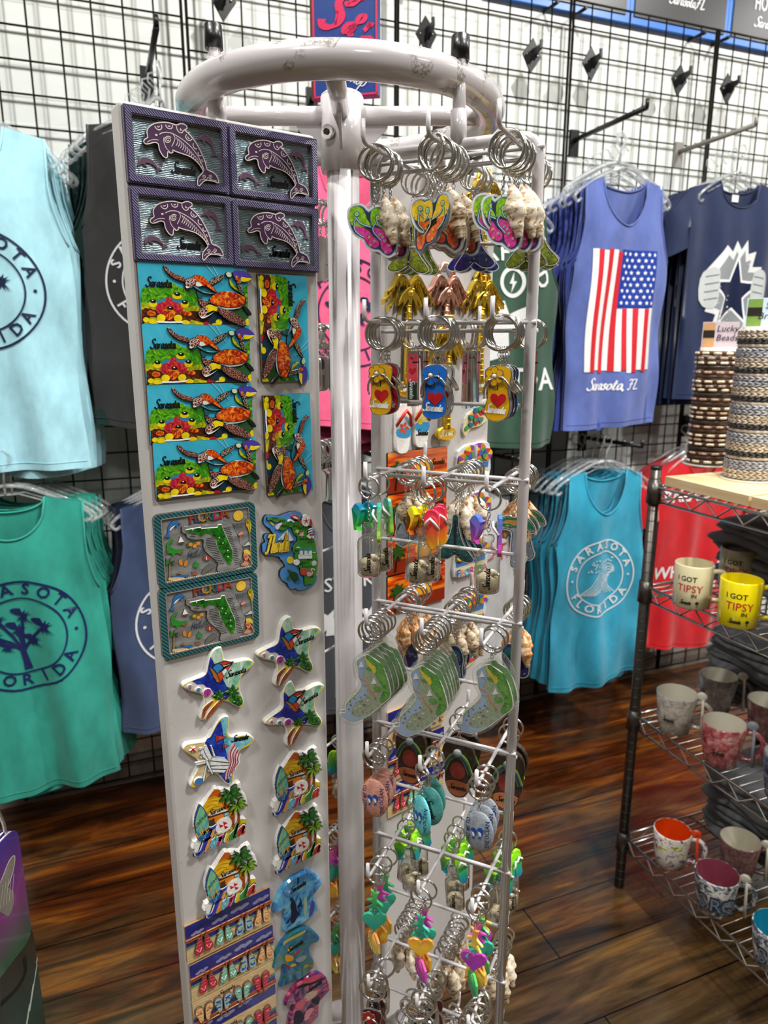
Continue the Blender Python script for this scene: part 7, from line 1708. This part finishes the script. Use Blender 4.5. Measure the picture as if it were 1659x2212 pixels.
MAT['m_orange'] = paint('e2460c', .2, coat=.6, var=.05, scale=30, name='orange_glaze'); MAT['m_rose'] = paint('9c4a5c', .2, coat=.6, var=.05, scale=30, name='rose_glaze'); MAT['m_teal'] = paint('1c8ca8', .2, coat=.6, var=.05, scale=30, name='teal_glaze'); MAT['m_blue'] = paint('1c7ab0', .2, coat=.6, var=.05, scale=30, name='blue_glaze')
MG = 'souvenir mugs on the wire shelves'
def put_mug(px, py, zi, kind, mo, mi_, label, d=118, text=None, h=.098, r=.043, rb=.036, spoon=None, group=MG):
    p = hz(px, py, SZ[zi] + .0045); t = mug(kind, mo, mi_, h, r, rb, text=text); t.matrix_world = fr(p, d); t['label'] = label; t['group'] = group
    if spoon:
        s = MB(); a = Vector((r + .012, h * .98, .004)); c = Vector((r + .016, .012, .012)); s.tube([a, a.lerp(c, .5), c], [.0030, .0034, .0042], spoon, 8); s.ball((r + .008, h + .004, .000), .0125, spoon, 14, sy=.95, sz=.42)
        solo('ceramic_spoon', s, 'ceramic spoon through the handle of the %s' % label.split(',')[0], 'spoon', fr(p, d), 'spoons in mug handles')
put_mug(1492, 1306, 1, 'coffee_mug', 'm_cream', 'm_cream', 'cream mug reading I got tipsy, left on the second shelf', 122, tipsy, .100, .042, .040, group='tipsy mugs')
put_mug(1592, 1346, 1, 'coffee_mug', 'm_yellow', 'm_yellow', 'yellow mug reading I got tipsy, second shelf', 116, tipsy, .100, .042, .040, group='tipsy mugs')
put_mug(1588, 1268, 1, 'coffee_mug', 'mugcr2', 'mugcr2', 'drab cream mug behind the yellow mug, second shelf', 122, tipsy, .100, .042, .040, group='tipsy mugs')
put_mug(1712, 1302, 1, 'coffee_mug', 'm_blue', 'm_blue', 'blue mug cut by the right edge, second shelf', 120, None, .100, .042, .040)
put_mug(1722, 1398, 1, 'coffee_mug', 'm_yellow', 'm_yellow', 'second yellow mug cut by the right edge, second shelf', 116, tipsy, .100, .042, .040, group='tipsy mugs')
put_mug(1455, 1575, 2, 'coffee_mug', 'mugsp', 'm_int', 'white speckled mug nearest the post, third shelf', 124, small_script, .100, .048, .036, 'm_int')
put_mug(1545, 1530, 2, 'coffee_mug', 'muggr', 'm_int', 'grey speckled mug behind the white one, third shelf', 112, None, .096, .047, .034, 'm_int')
put_mug(1555, 1645, 2, 'coffee_mug', 'mugrd', 'm_int', 'red speckled mug, third shelf', 118, small_script, .100, .048, .036, 'stoneg')
put_mug(1650, 1590, 2, 'coffee_mug', 'mugro', 'm_int', 'rose grey speckled mug at the back right, third shelf', 112, None, .096, .047, .034)
put_mug(1692, 1722, 2, 'coffee_mug', 'mugbl', 'm_int', 'blue speckled mug cut by the right edge, third shelf', 118, small_script, .100, .048, .036)
put_mug(1446, 1862, 3, 'coffee_mug', 'mugfl', 'm_orange', 'floral mug with orange lining, bottom shelf', 116, None, .096, .046, .036, 'm_orange')
put_mug(1590, 1885, 3, 'coffee_mug', 'mugro', 'm_int', 'rose grey mug with ivory lining, bottom shelf', 118, None, .098, .048, .036, 'm_int')
put_mug(1540, 1962, 3, 'coffee_mug', 'muggf', 'm_rose', 'white mug with rose lining and dark letters, bottom shelf', 116, letters3, .098, .049, .036, 'm_int')
put_mug(1668, 2082, 3, 'coffee_mug', 'muggf', 'm_teal', 'white mug with teal lining and dark letters, bottom shelf', 116, letters3, .098, .049, .036)

# folded shirts
MAT['cl_fold'] = cloth('6c6e70', 'charcoal_folded_cotton')
def folded(seed):
    rnd = random.Random(seed); n = 22; w, d, h = .25, .30, .021; vs = []; fs = []
    prof = [(-.5, .06), (-.5, .5), (-.46, .9), (-.38, 1.0), (.38, 1.0), (.46, .9), (.5, .5), (.5, .06)]
    ph = [rnd.uniform(0, 6) for _ in range(4)]
    for i in range(n + 1):
        x = -w / 2 + w * i / n; e = 1 - .10 * abs(2 * i / n - 1) ** 4
        for a, c in prof:
            y = h * c * (1 - .35 * abs(2 * i / n - 1) ** 3) + .0022 * sin(x * 40 + ph[0] + a * 3) + .0014 * sin(x * 90 + ph[1]); z = a * d * e + .008 * sin(x * 26 + ph[2]) * (abs(a) > .4); vs.append((x, y, z))
    m = len(prof)
    for i in range(n):
        for j in range(m): fs.append((i * m + j, i * m + (j + 1) % m, (i + 1) * m + (j + 1) % m, (i + 1) * m + j))
    fs.append(tuple(range(m - 1, -1, -1))); fs.append(tuple(n * m + j for j in range(m)))
    b = MB(); b.add(vs, fs, 'cl_fold', True); return b.mesh('folded_shirt')
FM_ = [folded(k) for k in range(4)]
for (px, py, zi, n, nm) in ((1708, 1262, 1, 8, 'second shelf'), (1678, 1502, 2, 9, 'third shelf'), (1672, 1800, 3, 9, 'bottom shelf')):
    p = hz(px, py, SZ[zi] + .003); random.seed(zi)
    for k in range(n):
        q = p + Vector((0, 0, .0205 * k)); solo('folded_shirt', FM_[k % 4], 'charcoal folded shirt, %s of the stack on the %s' % ('lowest' if k == 0 else 'topmost' if k == n - 1 else ('second', 'third', 'fourth', 'fifth', 'sixth', 'seventh', 'eighth')[k - 1] + ' from the bottom', nm), 'shirt', fr(q, 158.7 + random.uniform(-5, 5)) @ T(random.uniform(-.008, .008), 0, random.uniform(-.01, .01)), 'folded shirts, ' + nm)

# bracelet stands
def tower(px, py, r, H, kinds, label, cardtxt, gp, desc):
    p = hz(px, py, SZ[0] + .0285); mx = fr(p, 112)
    t = thing('bracelet_stand', label, 'display stand', mx); b = MB(); b.tube([(0, 0, 0), (0, H + .01, 0)], r - .004, 'm_int', 24); b.tube([(0, 0, 0), (0, .004, 0)], r + .012, 'm_int', 24); b.build('tube', t)
    c = MB(); c.box(0, H + .040, .004, r * 1.75, .062, .004, cardtxt[1]); c.box(-r * .55, H + .040, .0065, r * .55, .058, .001, cardtxt[2]); c.box(-r * .55, H + .042, .0072, r * .55, .018, .001, '2a2420')
    for i, w in enumerate(x_ for x_ in cardtxt[0] if x_): c.text(w, r * .32, H + .048 - .022 * i, .0150, '2c2630', .0075, sh=.2)
    c.build('header_card', t)
    y = .006; i = 0; rnd = random.Random(len(label))
    while y < H - .004:
        k = kinds[i % len(kinds)]; hh = k[1]
        b = MB(); y += hh / 2
        if k[0] == 'bead':
            b.torus(r + .0012, .0045, hh * .8, 'leather', 28, RX(90), 6)
            for j in range(11): a = 2 * pi * j / 11 + i * .7; tt = Vector((-sin(a), 0, cos(a))); c0 = Vector((cos(a), 0, sin(a))) * (r + .003); b.tube([c0 - tt * .0095, c0 - tt * .007, c0 + tt * .007, c0 + tt * .0095], [.0016, .0034, .0034, .0016], k[2], 7)
        elif k[0] == 'cord':
            b.torus(r + .001, .005, hh * .85, k[2], 28, RX(90), 6)
        else:
            n = 26; b.torus(r, .003, hh * .8, 'leather' if k[2] == 'braidk' else 'stoneg', 28, RX(90), 5)
            for s_ in (-1, 1):
                for j in range(n): a = 2 * pi * j / n; da = .30; b.tube([((r + .0025 + .0012 * sin(pi * q)) * cos(a + da * q), s_ * hh * (.02 + .46 * q), (r + .0025 + .0012 * sin(pi * q)) * sin(a + da * q)) for q in (0, .33, .66, 1)], [.0008, .0022, .0022, .0008], k[2], 5)
        solo('bracelet', b, '%s, number %d up from the base of %s' % (k[3], i + 1, desc), 'bracelet', mx @ T(0, y, 0) @ RY(rnd.uniform(0, 90)) @ RZ(rnd.uniform(-1.5, 1.5)), gp); y += hh / 2; i += 1
tower(1526, 1003, .0470, .285, [('bead', .0125, 'beadw', 'leather bracelet with long white beads'), ('cord', .0095, 'leather', 'brown leather cord bracelet'), ('bead', .0110, 'beadg', 'leather bracelet with small tan beads'), ('cord', .0120, 'blackwood', 'dark leather cord bracelet'), ('bead', .0120, 'beadw', 'leather bracelet with ivory beads'), ('bead', .0100, 'beadg', 'leather bracelet with grey beads')],
      'bracelet tube of brown leather and white beads at the shelf end', (('Lucky', 'Beads'), 'cbbcc4', 'c89a6c'), 'beaded leather bracelets', 'the brown tube')
tower(1618, 1034, .0520, .330, [('braid', .0105, 'braid', 'tan and grey braided bracelet'), ('braid', .0105, 'braid', 'beige braided bracelet'), ('braid', .0105, 'braidg', 'silver grey braided bracelet'), ('braid', .0105, 'braidg', 'grey braided bracelet'), ('cord', .0090, 'braid', 'olive beige woven bracelet'), ('braid', .0105, 'braidk', 'black braided bracelet')],
      'bracelet tube of grey braided bracelets at the right edge', (("Surfer", 'Bracelets'), 'c8dcec', '7a9a4a'), 'braided bracelets', 'the grey tube')
tower(1592, 985, .030, .27, [('cord', .014, 'braidk', 'black cord bracelet'), ('cord', .010, 'leather', 'dark brown cord bracelet'), ('cord', .014, 'dkblue', 'navy cord bracelet')], 'slim tube of black and navy cord bracelets between the two larger tubes', (('', ''), '2a2a2a', '2a2a2a'), 'dark cord bracelets', 'the slim tube')

# notebooks at the lower left
r_ = hz(52, 1905, .0) - Vector((0, 0, HC)); r_.normalize(); Pn_ = Vector((0, 0, HC)) + r_ * 1.12
grad('purple_cover', '2f5a3c', '4a3088', -.075, .07, c2='8a3a80', rough=.3); grad('green_cover', '1c3420', '2c2a22', -.09, .08, c2='24443c', rough=.25)
def notebook(matk, w, h, label, mx, art):
    t = thing('notebook', label, 'notebook', mx, 'notebooks with sea turtle covers'); b = MB(); b.prism([(x - w / 2, y) for x, y in rrect(w, h, .016, 5)], -.003, .0, 'e8e6e2'); b.build('pages', t)
    b = MB(); b.prism([(x - w / 2, y) for x, y in rrect(w + .001, h + .001, .016, 5)], .0, .0012, matk, ch=.0003); b.build('cover', t)
    if art:
        b = MB(); b.prism(sm([(-.030, .020), (-.018, .032), (-.012, .048), (-.022, .050), (-.040, .036), (-.052, .03), (-.056, .012), (-.045, -.006), (-.036, -.018), (-.026, -.012), (-.022, .004)], 3), .001, .0016, '8a8478', 'd8d4c8')
        b.stroke(sm([(-.030, .020), (-.018, .032), (-.012, .048), (-.022, .050), (-.040, .036)], 3, False), .0012, 0, .0018, 'e0dcd0', top=True)
        for k in range(5): b.stroke([(-.05 + .006 * k, .0), (-.038 + .005 * k, .028)], .0006, 0, .0019, 'e0dcd0', top=True)
        b.build('turtle_drawing', t)
    else:
        b = MB(); b.stroke(sm([(-.070, .052), (-.040, .044), (-.022, .050), (-.020, .072)], 3, False), .006, 0, .0016, '101010', top=True)
        for k in range(4): b.stroke([(-.06 + .012 * k, -.07 + .02 * k), (-.035 + .012 * k, -.02 + .02 * k)], .002, 0, .0016, 'c8d0c0', top=True)
        b.build('drawing', t)
for k in range(4): notebook('purple_cover', .14, .165, ('purple and green turtle notebook at the lower left edge, front one', 'notebook just behind the purple turtle notebook', 'third notebook behind the purple turtle notebook', 'rearmost notebook behind the purple turtle notebook')[k], fr(Pn_ + az(8) * (-.0015 * k) + Vector((0, 0, .0008 * k)), 8) @ T(0, 0, -.0062 * k), k == 0)
Pm_ = Pn_ + az(8) * .015 + Vector((0, 0, -.185))
for k in range(3): notebook('green_cover', .15, .19, ('dark green notebook at the bottom left corner, front one', 'notebook just behind the dark green notebook', 'rearmost notebook behind the dark green notebook')[k], fr(Pm_ + az(8) * (.010 * (k > 0)), 8) @ T(0, 0, -.0062 * k - .012), False)
b = MB()
for k in range(5): b.tube(sm([(-.16, .09, -.004 - .012 * k), (-.10, .125, -.004 - .012 * k), (-.035, .128, -.004 - .012 * k), (-.018, .105, -.004 - .012 * k), (-.015, .08, -.004 - .012 * k)], 4, False), .0026, 'chrome', 8)
LZ = -Pn_.z + .001; b.tube([(-.03, LZ, -.03), (-.03, .10, -.03)], .004, 'chrome', 8); b.tube([(-.12, LZ, -.03), (-.12, .10, -.03)], .004, 'chrome', 8); b.tube([(-.16, -.087, -.015), (-.005, -.087, -.015)], .003, 'chrome', 6); b.tube([(-.16, -.29, -.02), (.01, -.29, -.02)], .003, 'chrome', 6)
solo('wire_rack', b, 'chrome wire rack holding the turtle notebooks at the lower left', 'rack', fr(Pn_, 8))
# ------------------------------------------------------------------ light
def area(x, y, z, e, s, tx=None, c=(1, 1, 1), spread=180):
    l = bpy.data.lights.new('ceiling_light', 'AREA'); l.energy = e; l.size = s; l.color = c; l.spread = R(spread); l.shape = 'SQUARE'
    o = bpy.data.objects.new('ceiling_light', l); col.objects.link(o); o.location = (x, y, z)
    if tx: o.rotation_euler = (Vector(tx) - Vector((x, y, z))).to_track_quat('-Z', 'Y').to_euler()
wf = lambda u, n: (WP + az(WD) * u + az(WD + 90) * n)
for u, n, e, s, sp in ((-1.5, 1.6, 30, .09, 160), (.15, 1.6, 36, .09, 160), (1.8, 1.6, 36, .09, 160), (3.2, 1.5, 26, .09, 160), (-1.9, 2.8, 22, .3, 118), (.3, 2.8, 32, .3, 118), (2.0, 2.8, 26, .3, 118), (-.9, 4.6, 22, .5, 150), (1.6, 4.6, 18, .5, 150)):
    p = wf(u, n); q = wf(u, n - 1.2 if n < 2 else n - .4); area(p.x, p.y, ZC - .06, e, s, (q.x, q.y, 0), (1, .992, .975), sp)
w = bpy.data.worlds.new('world'); sc.world = w; w.use_nodes = True
w.node_tree.nodes['Background'].inputs[0].default_value = (.85, .92, 1, 1); w.node_tree.nodes['Background'].inputs[1].default_value = .3
sc.view_settings.view_transform = 'Standard'; sc.view_settings.look = 'None'; sc.view_settings.gamma = 1; sc.view_settings.exposure = EXPO
try: sc.view_settings.use_curve_mapping = False
except Exception: pass
sc.cycles.max_bounces = 7; sc.cycles.diffuse_bounces = 3; sc.cycles.glossy_bounces = 3; sc.cycles.transparent_max_bounces = 14; sc.cycles.transmission_bounces = 4
sc.cycles.sample_clamp_indirect = 4; sc.cycles.caustics_reflective = False; sc.cycles.caustics_refractive = False
bpy.context.view_layer.update()
